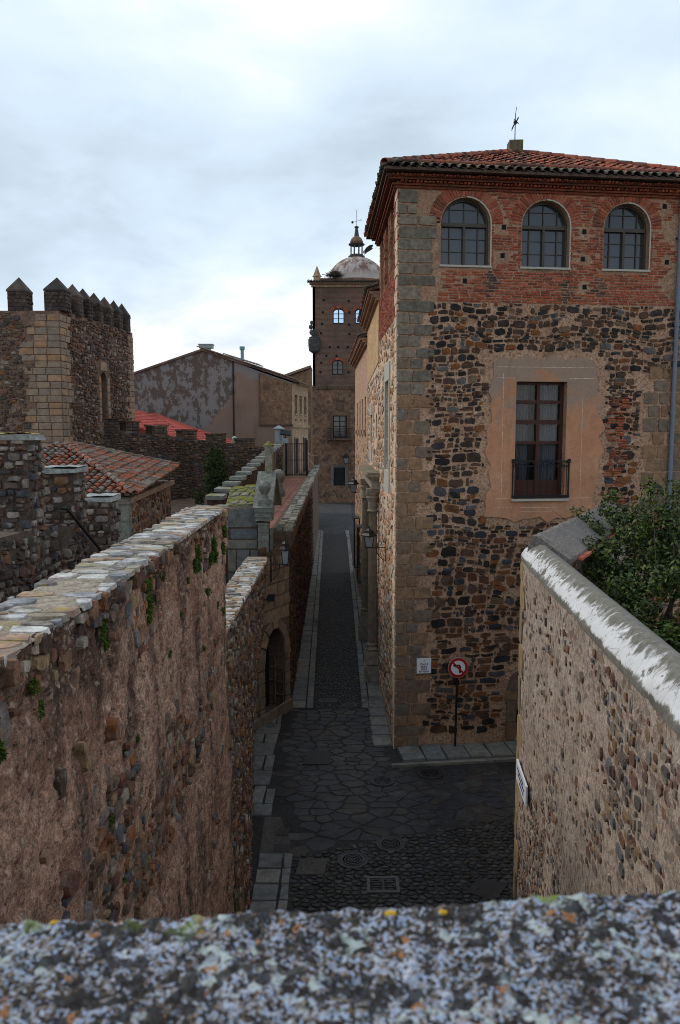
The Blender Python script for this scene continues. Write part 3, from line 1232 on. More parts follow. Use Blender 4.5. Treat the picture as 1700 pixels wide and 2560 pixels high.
for p in masonry(.72, 8.3, 8.4, 11.66, .09, .21, .11, .38, .008, rg, .35, .05):
    q = p
    if free(q) and rg.random() < .93:
        rub.append(q)
for p in masonry(.72, 8.3, 3.1, 8.4, .1, .3, .13, .5, .013, rg, .38, .04):
    q = p
    if free(q) and rg.random() < .97:
        rub.append(q)
for p in masonry(.72, 3.6, .35, 3.1, .09, .24, .2, .6, .014, rg, .35, .03):
    q = p
    if free(q) and rg.random() < .95:
        rub.append(q)
stones(pal, PF, rub, lambda u, z_: M['rubble_top'] if z_ > 8.4 + .5 * math.sin(u * 3) else M['rubble'], 'stone', 'small_stones', (.004, .04), .12, 300, 7, rg)
bf = [rect(a, a + rg.uniform(.2, .28), z_, z_ + .062, .02, rg) for z_ in np.arange(6.5, 9.3, .066) for a in (5.66 + .08 * math.sin(z_ * 5), 5.92 + .08 * math.sin(z_ * 5)) if rg.random() < .62]
stones(pal, PF, bf, M['brick'], 'brick', 'bricks', (.025, .045), .08, 60, 5, rg)

# --- side door at the far right, half behind the near wall
for a, z0, z1, w_ in ((3.04, .12, .62, .3), (3.06, .64, 1.2, .28), (3.0, 1.22, 1.5, .34)):
    G().box(PF, a, a + w_, z0, z1, -.02, .05, .01).put('door_jamb_stone', M['ochreq'], pal)
g = G()
for i in range(5):
    t0, t1 = PI * (1 - i / 5) - .02, PI * (1 - (i + 1) / 5) + .02
    q = lambda t, rr: (3.92 + (.58 + rr) * math.cos(t), 1.5 + (.45 + rr) * math.sin(t))
    G().prism(PF, [q(t0, .01), q(t1, .01), q(t1, .3), q(t0, .3)], -.02, .045).put('arch_stone', M['ochreq'], pal)
dl = G().box(PF, 3.34, 4.5, .16, 1.98, -.33, -.27).put('door', M['dark'], pal)
G().box(PF, 3.3, 4.55, .1, .16, -.3, .16).put('doorstep', M['slab'], pal)


# --- windows
def upper_window(a, b_):
    c_ = (a + b_) / 2
    fo = G()
    outer = arch_poly(a, b_, SILL, SPR, RISE)
    inner = arch_poly(a + .055, b_ - .055, SILL + .06, SPR, RISE - .055)
    m = len(outer)
    for n0, n1 in ((-.24, -.17),):
        V = [PF.P(x, y, n1) for x, y in outer] + [PF.P(x, y, n1) for x, y in inner] + [PF.P(x, y, n0) for x, y in inner]
        F = [(i, (i + 1) % m, m + (i + 1) % m, m + i) for i in range(m)] + [(m + i, m + (i + 1) % m, 2 * m + (i + 1) % m, 2 * m + i) for i in range(m)]
        fo.add(V, F)
    fr = fo.put('window', M['metalframe'], pal)
    G().box(PF, a + .05, b_ - .05, SPR - .06, SPR + .03, -.235, -.15).put('transom', M['metalframe'], fr)
    G().box(PF, c_ - .03, c_ + .03, SILL + .06, SPR - .06, -.235, -.155).put('mullion', M['metalframe'], fr)
    g_ = G()
    for s_ in (-1, 1):
        g_.box(PF, c_ + s_ * .37 - .014, c_ + s_ * .37 + .014, SILL + .06, SPR - .06, -.232, -.2)
        g_.box(PF, c_ + s_ * .37 - .012, c_ + s_ * .37 + .012, SPR + .03, SPR + RISE * .78, -.232, -.2)
    g_.box(PF, c_ - .01, c_ + .01, SPR + .03, SPR + RISE - .05, -.232, -.2)
    for z_ in (SILL + .37, SILL + .69):
        g_.box(PF, a + .05, b_ - .05, z_ - .006, z_ + .006, -.231, -.21)
    g_.box(PF, a + .16, b_ - .16, SPR + .36, SPR + .374, -.231, -.21)
    g_.put('glazing_bars', M['metalframe'], fr)
    poly = arch_poly(a + .05, b_ - .05, SILL + .05, SPR, RISE - .05)
    G().prism(PF, poly, -.245, -.236).put('pane', M['glass'], fr)
    G().box(PF, a - .04, b_ + .04, SILL - .045, SILL + .005, -.2, .045).put('sill', M['trim'], fr)
    # pale rendered reveal at the right jamb
    g_ = G()
    o1, o2 = arch_poly(a, b_, SILL, SPR, RISE), arch_poly(a - .035, b_ + .035, SILL, SPR, RISE + .035)
    for i in range(1, 8):
        g_.add([PF.P(*o1[i], .018), PF.P(*o2[i], .018), PF.P(*o2[i + 1], .018), PF.P(*o1[i + 1], .018), PF.P(*o1[i], -.02), PF.P(*o1[i + 1], -.02), PF.P(*o2[i], -.02), PF.P(*o2[i + 1], -.02)],
               [(0, 1, 2, 3), (4, 0, 3, 5), (1, 6, 7, 2)])
    g_.put('reveal_edge', M['trim'], fr)


for a, b_ in WIN:
    upper_window(a, b_)
for (a, b_) in WIN:
    # run-off stain bricks below the right jamb are just weathered bricks
    pass

# balcony window
bw = G()
a, b_, z0, z1 = 3.13, 4.51, 6.68, 9.7
for q in ((a, a + .09, z0, z1), (b_ - .09, b_, z0, z1), (a + .09, b_ - .09, z1 - .07, z1), (a + .09, b_ - .09, z0, z0 + .1)):
    bw.box(PF, q[0], q[1], q[2], q[3], -.3, -.2)
bw = bw.put('balcony_window', M['wood'], pal)
for z_, h in ((9.14, .09), (8.6, .12), (8.09, .07)):
    G().box(PF, a + .09, b_ - .09, z_, z_ + h, -.295, -.205).put('rail', M['wood'], bw)
G().box(PF, 3.775, 3.865, z0 + .1, z1 - .07, -.297, -.19).put('mullion', M['wood'], bw)
for u0, u1 in ((a + .09, 3.775), (3.865, b_ - .09)):
    G().box(PF, u0, u1, z0 + .1, 7.14, -.292, -.23).put('door_panel', M['wood'], bw)
    for zz0, zz1 in ((7.14, 8.09), (8.16, 8.6), (8.72, 9.14), (9.23, 9.63)):
        G().box(PF, u0, u1, zz0, zz1, -.275, -.268).put('pane', M['clear'], bw)
    n_ = 26
    V, F = [], []
    for i in range(n_ + 1):
        u = u0 + .015 + (u1 - u0 - (.2 if u0 < 3.5 else .05)) * i / n_
        d_ = -.335 + .022 * math.sin(i * 1.9) + .012 * math.sin(i * .9 + u0 * 3)
        V += [PF.P(u, 7.1, d_), PF.P(u, 9.66, d_)]
    F = [(2 * i, 2 * i + 2, 2 * i + 3, 2 * i + 1) for i in range(n_)]
    put('curtain', V, F, M['curtain'], bw)
rl = G()
rl.box(PF, 3.06, 4.62, 7.62, 7.66, .04, .085)
rl.box(PF, 3.06, 4.62, 7.5, 7.53, .045, .075)
rl.box(PF, 3.06, 4.62, 6.68, 6.75, .035, .085)
for u in (3.08, 4.6):
    rl.box(PF, u - .012, u + .012, 6.68, 7.68, .02, .08)
    rl.box(PF, u - .03, u + .03, 7.6, 7.7, -.01, .1)
rl = rl.put('balcony_railing', M['iron'], pal)
for i in range(9):
    u = 3.14 + 1.4 * i / 8
    G().box(PF, u - .007, u + .007, 6.75, 7.62, .052, .064).put('bar', M['iron'], rl)
for i in range(12):
    u = 3.16 + 1.48 * i / 12
    if i % 2 == 0:
        G().ball(PF.P(u, 7.575, .06), .03, 1, .5, 1, 8, 5).put('scroll', M['iron'], rl)

# --- cornice of stepped brick and the tiled pyramid roof
cg = G()
for i, (z_, h, d_) in enumerate(((14.4, .06, .05), (14.46, .05, .1), (14.57, .05, .2), (14.62, .07, .25))):
    cg.box(PF, -.0, 8.3, z_, z_ + h - .004, -.1, d_)
    cg.box(LFT, L_(6.1), d_ + .0, z_, z_ + h - .004, -.1, d_ + .06)
M['cornicebrick'] = stone_mat('sooty cornice brick', [(.115, .044, .03), (.15, .055, .036)], .5, 9, .5, dark=((.05, .035, .03), .5, 1.2))
cg.put('brick_cornice', M['cornicebrick'], pal)
dn = [rect(u, u + .085, 14.505, 14.57, .016, rg) for u in np.arange(.02, 8.2, .1)]
stones(pal, PF, dn, M['brick'], 'dentil_brick', 'dentil_bricks', (.14, .17), .05, 300, 3, rg)
dn = [rect(u, u + .085, 14.62, 14.685, .016, rg) for u in np.arange(-.2, 8.2, .1)]
stones(pal, PF, dn, M['brick'], 'dentil_brick', 'dentil_bricks', (.27, .3), .05, 60, 3, rg)
EV = [PF.P(-.42, 14.78, .42), PF.P(8.7, 14.78, .42), None, None]
c0, c1 = EV[0], EV[1]
bl, br = Vector((.86, 26.5, 14.78)), Vector((9.6, 27.8, 14.78))
APEX = Vector((5.2, 24.2, 16.62))
rf = G()
base = [c0, c1, br, bl]
rf.add([*base, APEX], [(0, 1, 4), (1, 2, 4), (2, 3, 4), (3, 0, 4)])
rf.add([p + Vector((0, 0, -.06)) for p in base] + base, [(3, 2, 1, 0), (0, 1, 5, 4), (1, 2, 6, 5), (2, 3, 7, 6), (3, 0, 4, 7)])
roof = rf.put('roof', M['underroof'], pal)


def tile_mesh(L=.46, r0=.098, r1=.078, th=.014, seg=5, name='roof_tile', mat=None):
    V, F = [], []
    for y, r in ((0, r0), (L, r1)):
        for q in (r, r - th):
            for k in range(seg + 1):
                t = PI * k / seg
                V.append((q * math.cos(t), y, q * math.sin(t) * .9))
    n = seg + 1
    for k in range(seg):
        F += [(k, k + 1, 2 * n + k + 1, 2 * n + k), (n + k + 1, n + k, 3 * n + k, 3 * n + k + 1), (k + 1, k, n + k, n + k + 1), (2 * n + k, 2 * n + k + 1, 3 * n + k + 1, 3 * n + k)]
    for k in (0, seg):
        F.append((k, n + k, 3 * n + k, 2 * n + k) if k else (n + k, k, 2 * n + k, 3 * n + k))
    me = bpy.data.meshes.new(name)
    me.from_pydata(V, [], F)
    if mat:
        me.materials.append(mat)
    return me


def tiles(par, fr, u0, u1, wmax, inside, pitch, exp, me, rg, top=300, name='roof_tile', rest='roof_tiles', lift=.03, eave=None, emat=None):
    """rows of half-round tiles laid up a slope"""
    it = []
    nu = int((u1 - u0) / pitch)
    for i in range(nu + 1):
        for j in range(int(wmax / exp) + 1):
            u, w_ = u0 + i * pitch, j * exp - .06
            if not inside(u, w_ + .2):
                continue
            m = fr.M(u + rg.uniform(-.012, .012), w_ + rg.uniform(-.02, .02), lift + rg.uniform(0, .012))
            m = m @ Matrix.Rotation(rg.uniform(-.05, .05), 4, 'Z') @ Matrix.Rotation(rad(-3.2) + rg.uniform(-.02, .02), 4, 'X')
            f, a_, b2 = scr(m.translation)
            px = 0
            if f > 0 and abs(a_) < 1.05:
                px = 1 / f
            it.append((px, j, m))
    it.sort(key=lambda t: -t[0])
    vs = np.array([v.co[:] for v in me.vertices])
    fs = [tuple(p.vertices) for p in me.polygons]
    g = G()
    for k, (px, j, m) in enumerate(it):
        if k < top and px > 0:
            o = inst(name, eave if (eave and j == 0) else me, m, par)
        else:
            a_ = np.array(m)
            g.add((vs @ a_[:3, :3].T + a_[:3, 3]).tolist(), fs)
    if g.V:
        g.put(rest, me.materials[0], par, kind='stuff')
    STAT[name + '@' + par.name] = (min(top, len(it)), len(it))


def slope(p0, p1, top):
    """frame of a roof plane with eave p0-p1 (left to right from outside) and a point higher up"""
    U = (p1 - p0).normalized()
    d = top - p0
    W = d - U * d.dot(U)
    return Fr(p0, U, W)


tm = tile_mesh(mat=M['tile'])
te = tile_mesh(.46, .105, .08, name='eave_tile', mat=M['eavetile'])


def tri_in(fr, p0, p1, top):
    L = (p1 - p0).length
    tu, tw = (top - p0).dot(fr.U), (top - p0).dot(fr.W)

    def f(u, w_):
        if w_ < .0:
            return 0 <= u <= L
        if w_ > tw:
            return False
        k = w_ / tw
        return tu * k - .05 <= u <= L + (tu - L) * k + .05
    return f, L, tw


fr = slope(c0, c1, APEX)
ins, L, tw = tri_in(fr, c0, c1, APEX)
tiles(roof, fr, .05, L, tw, ins, .235, .36, tm, rg, 300, eave=te)
fr2 = slope(bl, c0, APEX)
ins, L, tw = tri_in(fr2, bl, c0, APEX)
tiles(roof, fr2, .05, L, tw, ins, .235, .36, tm, rg, 60, eave=te)
# hip ridges and the lower ridge line of red tiles behind the eave
hr = tile_mesh(.5, .125, .1, name='ridge_tile', mat=M['tile'])
for p, q in ((c0, APEX), (c1, APEX), (bl, APEX)):
    U = (q - p)
    n_ = int(U.length / .4)
    U.normalize()
    side = U.cross(Vector((0, 0, 1))).normalized()
    up_ = side.cross(U)
    for i in range(n_):
        m = Matrix.Identity(4)
        for r_ in range(3):
            m[r_][0], m[r_][1], m[r_][2] = side[r_], U[r_], up_[r_]
        m.translation = p + U * (i * .4) + up_ * .07
        inst('ridge_tile', hr, m, roof)
U = fr.U
rt = tile_mesh(1.0, .05, .05, .012, name='gutter_ridge', mat=M['tile'])
for i in range(18):
    m = Matrix.Identity(4)
    p = fr.P(.25 + i * .5, .42, .1)
    sd_ = -fr.W
    for r_ in range(3):
        m[r_][0], m[r_][1], m[r_][2] = sd_[r_], fr.U[r_], fr.N[r_]
    m = Matrix.Translation(p) @ m @ Matrix.Diagonal((1.3, .5, 1.1, 1))
    inst('tile_fillet', rt, m, roof)
pb = G()
pb.box(FRONT, APEX.x - .2, APEX.x + .2, APEX.z - .15, APEX.z + .36, -APEX.y - .2, -APEX.y + .2, .01)
pb = pb.put('finial_block', stone_mat('mossy finial block', [(.1, .09, .06)], .5, 9, .5, moss=((.16, .13, .03), .35, 4), lich=((.18, .15, .05), .5, 4)), pal)
wv = G()
p = APEX + Vector((0, 0, .36))
wv.tube([p, p + Vector((.0, 0, .75)), p + Vector((.03, 0, 1.0))], .016, 6, .008)
wv.tube([p + Vector((-.09, 0, .38)), p + Vector((-.03, 0, .5)), p + Vector((.05, 0, .62)), p + Vector((.09, 0, .7))], .022, 6)
wv.tube([p + Vector((-.1, 0, .32)), p + Vector((-.06, 0, .46))], .012, 5)
wv.tube([p + Vector((.1, 0, .52)), p + Vector((-.03, 0, .66))], .014, 5)
wv.ball(p + Vector((0, 0, .56)), .055, 1, .4, 1.3, 8, 6)
wv.put('weather_cross', M['iron'], pb)

# --- downpipe
dp = G().tube([PF.P(7.42, z_, .09) for z_ in (5.6, 9, 12, 14.7)], .055, 10).put('downpipe', M['pipe'], pal)
for z_ in (6.6, 8.9, 11.2, 13.4):
    G().lathe(PF.P(7.42, z_, .09), [(.062, -.05), (.068, -.05), (.068, .05), (.062, .05)], 10).put('pipe_collar', M['pipe'], dp)
    G().box(PF, 7.34, 7.5, z_ - .02, z_ + .02, -.01, .05).put('pipe_bracket', M['iron'], dp)

# --- the side on the lane
SH = [arch_poly(L_(b_), L_(a), SILL + .1, 14.05, .42, 8) for a, b_ in ((1.05, 2.15), (2.75, 3.9), (4.45, 5.55))]
tall = [(L_(3.35), 7.3), (L_(2.05), 7.3), (L_(2.05), 9.85), (L_(3.35), 9.85)]
V, F = holed(LFT, [(L_(6.0), 0), (0, 0), (0, 11.3), (L_(6), 11.3)], [tall], .3)
put('lane_wall', V, F, M['lime'], pal)
V, F = holed(LFT, [(L_(6.0), 11.3), (0, 11.3), (0, 14.75), (L_(6), 14.75)], SH, .3)
put('lane_brick_wall', V, F, M['brickmortar'], pal)
for h in SH:
    o = G().prism(LFT, h, -.26, -.2).put('window', M['metalframe'], pal)
    G().prism(LFT, [(cen(h)[0] + (u - cen(h)[0]) * .88, cen(h)[1] + (z_ - cen(h)[1]) * .94) for u, z_ in h], -.2, -.195).put('pane', M['glass'], o)
o = G().box(LFT, tall[0][0], tall[1][0], 7.3, 9.85, -.29, -.2).put('window', M['wood'], pal)
for z0, z1 in ((7.36, 7.95), (8.0, 8.6), (8.66, 9.2), (9.26, 9.8)):
    G().box(LFT, tall[0][0] + .08, tall[1][0] - .08, z0, z1, -.2, -.196).put('pane', M['glass'], o)
for q in ((tall[0][0] - .2, tall[1][0] + .2, 9.86, 10.35), (tall[0][0] - .2, tall[1][0] + .2, 6.7, 7.28), (tall[1][0], tall[1][0] + .2, 7.3, 9.85), (tall[0][0] - .2, tall[0][0], 7.3, 9.85)):
    G().box(LFT, q[0], q[1], q[2], q[3], -.02, .035, .004).put('window_surround', M['trim'], pal)
st = []
for p in cells(L_(6), -.15, .2, 11.3, .36, .2, .42, .12, rg):
    q = shrink(p, .03, .22, rg)
    if not any(L_(3.6) < u < L_(1.8) and 6.6 < z_ < 10.4 for u, z_ in q) and rg.random() < .85:
        st.append(q)
stones(pal, LFT, st, M['lanestones'], 'stone', 'lane_side_stones', (.01, .035), .14, 0, 99, rg)
bp = []
z = 11.32
while z < 14.6:
    u = L_(6) + rg.uniform(0, .2)
    while u < -.2:
        l = .27
        if not any(h[0][0] - .05 < u + l / 2 < h[1][0] + .05 and SILL + .05 < z < 14.5 for h in SH):
            bp.append(rect(u, u + l, z, z + .066, .02, rg))
        u += l
    z += .068
stones(pal, LFT, bp, M['brick'], 'brick', 'lane_side_bricks', (.006, .02), .08, 0, 99, rg)
qs = []
z = 0
k = 0
while z < 14.7:
    h = rg.uniform(.28, .36)
    l = .62 if k % 2 else .38
    qs.append(rect(-l, .012, z, min(z + h, 14.7), .02, rg))
    z += h
    k += 1
stones(pal, LFT, qs, M['lime'], 'quoin', 'lane_side_quoins', (.02, .03), .05, 0, 99, rg)

# ------------------------------------------------------------------ houses further down the lane
M['ochrewall'] = mortar_mat('ochre limewash', (.42, .28, .16), (.5, .36, .23), 1.2, 20, dark=((.28, .19, .12), .6, 1.0), streak=((.3, .2, .13), .6, 3))
M['pinkwall'] = mortar_mat('peach limewash', (.38, .245, .17), (.44, .31, .23), 1.2, 20, dark=((.3, .2, .13), .58, .9))
rg = random.Random(5)


def side_frame(x0, y0, x1, y1):
    """wall on the lane from near (x0,y0) to far (x1,y1), facing the lane; u = 0 near, negative further"""
    return Fr((x0, y0, 0), (x0 - x1, y0 - y1, 0)), math.hypot(x1 - x0, y1 - y0)


def bent_eave(par, fr, L, z, over, label=None):
    """eave of tiles along a lane-side wall with a low roof behind it"""
    g = G()
    g.prism(FRONT, [(0, 0), (1, 0), (0, 1)], 0, 0) if False else None
    U_, N_ = fr.U, fr.N
    p0, p1 = fr.P(-L, z, over), fr.P(0, z, over)
    q0, q1 = fr.P(-L, z + 1.5, -4), fr.P(0, z + 1.5, -4)
    d = Vector((0, 0, -.1))
    g.add([p0, p1, q1, q0, p0 + d, p1 + d, q1 + d, q0 + d], [(0, 1, 2, 3), (7, 6, 5, 4), (0, 4, 5, 1), (1, 5, 6, 2), (2, 6, 7, 3), (3, 7, 4, 0)])
    rf_ = g.put('roof', M['underroof'], par)
    f2 = slope(p0, p1, q0)
    tiles(rf_, f2, .1, L, 4.2, lambda u, w_: 0 <= u <= L, .25, .38, tm, rg, 60, eave=te)
    c_ = G()
    for i, (h, dd) in enumerate(((.09, .12), (.09, .24), (.09, .34))):
        c_.box(fr, -L, 0, z - .36 + i * .1, z - .36 + i * .1 + h, -.05, dd)
    c_.put('eave_moulding', M['brickmortar'], par)
    return rf_


mid = root('lane_house', (1.29, 26, 0), 'lane house with carved stone portal next to the corner palace', 'house', 'houses along the lane')
MF, ML = side_frame(1.285, 26.05, 1.19, 34)
wins = [[(-5.35, 7.9), (-4.1, 7.9), (-4.1, 9.05), (-5.35, 9.05)], arch_poly(-1.75, -.75, 8.2, 8.75, .3, 6)]
V, F = holed(MF, [(-ML, 0), (0, 0), (0, 12.95), (-ML, 12.95)], wins, .22)
put('wall', V, F, M['lime'], mid)
put('upper_render', *holed(MF, [(-ML, 10.4), (-.01, 10.7), (-.01, 12.8), (-ML, 12.8)], [], .01, .02), M['ochrewall'], mid)
G().prism(XY, [(1.7, 26.2), (9, 27), (9, 34), (1.6, 34)], 0, 13.0).put('core', M['dark'], mid)
st = [shrink(p, .03, .2, rg) for p in cells(-ML, 0, .1, 10.4, .4, .22, .42, .12, rg)]
st = [p for p in st if not any((-5.6 < u < -3.9 and 7.3 < z_ < 9.5) or (-2 < u < -.5 and 8 < z_ < 9.3) for u, z_ in p) and rg.random() < .8]
stones(mid, MF, st, M['lanestones'], 'stone', 'wall_stones', (.01, .03), .14, 0, 99, rg)
for h in wins:
    o = G().prism(MF, h, -.21, -.15).put('window', M['wood'], mid)
    c_ = cen(h)
    G().prism(MF, [(c_[0] + (u - c_[0]) * .85, c_[1] + (z_ - c_[1]) * .9) for u, z_ in h], -.15, -.146).put('pane', M['glass'], o)
G().box(MF, -5.5, -3.95, 9.06, 9.5, -.01, .04).put('lintel', M['trim'], mid)
G().box(MF, -5.5, -3.95, 7.3, 7.89, -.01, .04).put('apron', M['trim'], mid)
bent_eave(mid, MF, ML, 13.05, .38)

# portal with fluted columns
M['carved'] = stone_mat('carved portal granite', [(.24, .2, .16), (.2, .165, .13), (.27, .23, .19)], .4, 7, .5, moss=((.08, .085, .02), .5, 3), dark=((.07, .055, .045), .6, .9))
po = G()
po.box(MF, -5.3, .55, 6.55, 6.85, -.02, .26)
po = po.put('portal', M['carved'], mid)
cg = G()
cg.box(MF, -5.4, .65, 6.855, 6.93, -.02, .34)
cg.box(MF, -5.5, .75, 6.935, 7.02, -.02, .46)
cg.box(MF, -5.45, .7, 7.024, 7.08, -.02, .4)
cg.put('cornice', M['carved'], po)
for uc in (.28, -5.0):
    g = G()
    n_ = 20
    prof = []
    V, F = [], []
    c0_ = MF.P(uc, 0, .2)
    zs = [1.35, 3.5, 5.75]
    rr = [.155, .15, .135]
    for z_, r_ in zip(zs, rr):
        for k in range(n_ * 2):
            an = 2 * PI * k / (n_ * 2)
            q = r_ * (1 if k % 2 else .88)
            V.append((c0_.x + q * math.cos(an), c0_.y + q * math.sin(an), z_))
    m = n_ * 2
    for i in range(len(zs) - 1):
        for k in range(m):
            F.append((i * m + k, i * m + (k + 1) % m, (i + 1) * m + (k + 1) % m, (i + 1) * m + k))
    put('column', V, F, M['carved'], po)
    G().lathe(c0_, [(.15, 5.75), (.2, 5.8), (.15, 5.86), (.16, 6.1), (.22, 6.25), (.2, 6.3), (.24, 6.36), (.24, 6.42)], 20).box(MF, uc - .24, uc + .24, 6.42, 6.55, 0, .42).put('capital', M['carved'], po)
    G().lathe(c0_, [(.2, 1.05), (.22, 1.12), (.17, 1.2), (.2, 1.28), (.16, 1.35)], 20).box(MF, uc - .26, uc + .26, .62, 1.05, 0, .44).box(MF, uc - .28, uc + .28, .04, .6, 0, .47).put('pedestal', M['carved'], po)
    g = G()
    for i in range(24):       # carved foliage strip beside the column
        g.ball(MF.P(uc - .3, 1.5 + i * .2, .1), .07, 1, 1, 1.5, 7, 5)
    g.put('carved_strip', M['trim'], po)
pdoor = G().prism(MF, arch_poly(-4.2, -.9, .1, 4.2, 1.0), .01, .05).put('door', M['dark'], mid)

far = root('lane_house', (1.19, 34, 0), 'farther peach lane house with barred ground windows beyond the stone portal', 'house', 'houses along the lane')
FF, FL = side_frame(1.19, 34.02, .9, 46.6)
wins = [[(-a - 1.0, 8.5), (-a, 8.5), (-a, 10.0), (-a - 1.0, 10.0)] for a in (1.2, 3.6, 6.2, 9.2)]
V, F = holed(FF, [(-FL, 0), (0, 0), (0, 12.3), (-FL, 12.3)], wins, .2)
put('wall', V, F, M['pinkwall'], far)
G().prism(XY, [(1.55, 34.05), (8, 34.1), (8, 46.6), (1.2, 46.6)], 0, 12.4).put('core', M['dark'], far)
G().add([FF.P(-FL, 0, 0), FF.P(-FL, 12.3, 0), FF.P(-FL, 12.3, -6), FF.P(-FL, 0, -6)], [(0, 3, 2, 1)]).put('end_wall', M['pinkwall'], far)
for h in wins:
    o = G().prism(FF, h, -.18, -.12).put('window', M['wood'], far)
    G().box(FF, h[0][0] + .1, h[1][0] - .1, h[0][1] + .1, h[2][1] - .1, -.12, -.116).put('pane', M['glass'], o)
    G().box(FF, h[0][0] - .12, h[1][0] + .12, h[0][1] - .22, h[0][1], -.01, .12).put('sill', M['brickmortar'], far)
st = [shrink(p, .04, .2, rg) for p in cells(-FL, 0, .2, 8, .45, .25, .42, .2, rg) if rg.random() < .45]
stones(far, FF, st, M['lanestones'], 'stone', 'wall_stones', (.008, .02), .14, 0, 99, rg)
bent_eave(far, FF, FL, 12.5, .36)
for a in (2.4, 6.4):
    gg = G()
    for q in (0, 1):
        gg.box(FF, -a - 1.2, -a, (1.3, 3.9)[q], (1.34, 3.94)[q], 0, .3)
    gg = gg.put('window_grille', M['iron'], far)
    for i in range(8):
        u = -a - 1.18 + 1.15 * i / 7
        G().box(FF, u - .012, u + .012, 1.34, 3.9, .26, .285).put('bar', M['iron'], gg)
    for z_ in (1.9, 2.5, 3.1, 3.6):
        G().box(FF, -a - 1.2, -a, z_, z_ + .025, .287, .3).put('crossbar', M['iron'], gg)
    G().box(FF, -a - 1.1, -a - .1, 1.35, 3.85, .002, .02).put('window', M['dark'], far)


# ------------------------------------------------------------------ lanterns
M['lampglass'] = flat('frosted lantern glass', (.2, .22, .24), .15, spec=.5)


def lantern(foot, lamp, s, label, mat=None, gm=None, wf=1.0):
    """square street lantern standing on an iron bracket fixed to the wall at foot"""
    mat = mat or M['iron']
    t = root('wall_lantern', foot, label, 'lantern', 'wall lanterns')
    f, l = Vector(foot), Vector(lamp)
    g = G()
    mid_ = (f + l) / 2
    base = l - Vector((0, 0, .02))
    g.tube([f + Vector((0, 0, base.z - f.z)), base], .014 * s, 6)
    h = base - (f + Vector((0, 0, base.z - f.z)))
    s0 = f + Vector((0, 0, base.z - f.z))
    g.tube([s0 + Vector((0, 0, -.42 * s)), s0 + h * .25 + Vector((0, 0, -.36 * s)), s0 + h * .55 + Vector((0, 0, -.16 * s)), s0 + h * .6], .011 * s, 6)
    g.tube([s0 + Vector((0, 0, .3 * s)), s0 + h * .2 + Vector((0, 0, .22 * s)), s0 + h * .35 + Vector((0, 0, .06 * s)), s0 + h * .5], .009 * s, 6)
    g.box(FRONT, s0.x - .02, s0.x + .02, s0.z - .45 * s, s0.z + .33 * s, -s0.y - .025, -s0.y + .025)
    g.put('bracket', mat, t)
    a, b_ = .1 * s * wf, .15 * s * wf
    z0, z1 = l.z, l.z + .34 * s
    g = G()
    for sx_, sy_ in ((-1, -1), (1, -1), (1, 1), (-1, 1)):
        g.tube([(l.x + sx_ * a, l.y + sy_ * a, z0), (l.x + sx_ * b_, l.y + sy_ * b_, z1)], .011 * s, 5)
    g.box(FRONT, l.x - a - .015, l.x + a + .015, z0 - .02, z0 + .015, -l.y - a - .015, -l.y + a + .015)
    g.put('frame', mat, t)
    q = [(-1, -1), (1, -1), (1, 1), (-1, 1)]
    G().add([(l.x + x * a * .93, l.y + y * a * .93, z0 + .016) for x, y in q] + [(l.x + x * b_ * .93, l.y + y * b_ * .93, z1 - .002) for x, y in q],
            [(3, 2, 1, 0), (4, 5, 6, 7), (0, 1, 5, 4), (1, 2, 6, 5), (2, 3, 7, 6), (3, 0, 4, 7)]).put('glass', gm or M['lampglass'], t)
    G().lathe((l.x, l.y, z1), [(r_ * s * wf, z_ * s) for r_, z_ in ((.25, 0), (.25, .03), (.17, .1), (.15, .17), (.08, .2), (.03, .24), (.03, .3), (.004, .34))], 4).put('cap', mat, t)
    return t


lantern((1.37, 23.0, 4.98), (.86, 23.0, 5.0), .95, 'black wall lantern on a scrolled bracket beside the fluted column')
lantern((1.02, 41.5, 5.2), (.72, 41.5, 5.2), 1.25, 'black wall lantern farther along the lane on the peach house')
M['silver'] = flat('galvanised lantern frame', (.17, .18, .2), .4, .6)

# ------------------------------------------------------------------ terrace wall on the left of the lane
M['drystone'] = stone_mat('dark terrace wall stone', [(.042, .029, .023), (.065, .038, .027), (.055, .034, .027), (.13, .055, .028), (.022, .023, .027), (.07, .058, .048), (.07, .038, .036), (.085, .055, .04)], .5, 7, .5, dark=((.02, .018, .016), .56, .7))
M['wetmortar'] = mortar_mat('damp dark mortar', (.085, .058, .043), (.135, .095, .072), 1.5, 40, streak=((.025, .02, .018), .5, 2.0))
M['cope'] = stone_mat('lichened coping stone', [(.16, .16, .145), (.22, .215, .19), (.12, .115, .1), (.26, .25, .22), (.18, .165, .14)], .5, 9, .6, moss=((.11, .11, .035), .55, 4), lich=((.36, .36, .33), .6, 7))
M['terracotta'] = stone_mat('worn terracotta floor tile', [(.2, .085, .06), (.24, .105, .075), (.17, .075, .055), (.22, .11, .085)], .4, 5, .3, rough=.75)
rg = random.Random(8)
ter = root('terrace_wall', (-1.6, 23, 0), 'long dark terrace wall with ragged coping along the left of the lane', 'wall')
TF, TL = Fr((-1.54, 23.1, 0), (-.0074, 1, 0)), 46.0
V, F = sheet(TF, 0, TL, 0, 5.42, .5, lambda U, W: .03 * fbm(U * .9, W * .9, 3, 3) - .1 * (W / 5.4), .35)
put('wall_face', V, F, M['wetmortar'], ter)
st = [p for p in masonry(0, 26, .1, 5.3, .1, .22, .15, .45, .012, rg) if rg.random() < .9]
lean = Fr(TF.o, TF.U, (-.012, 0, 1))
stones(ter, lean, st, M['drystone'], 'stone', 'wall_stones', (.02, .07), .2, 120, 8, rg)
cp = []
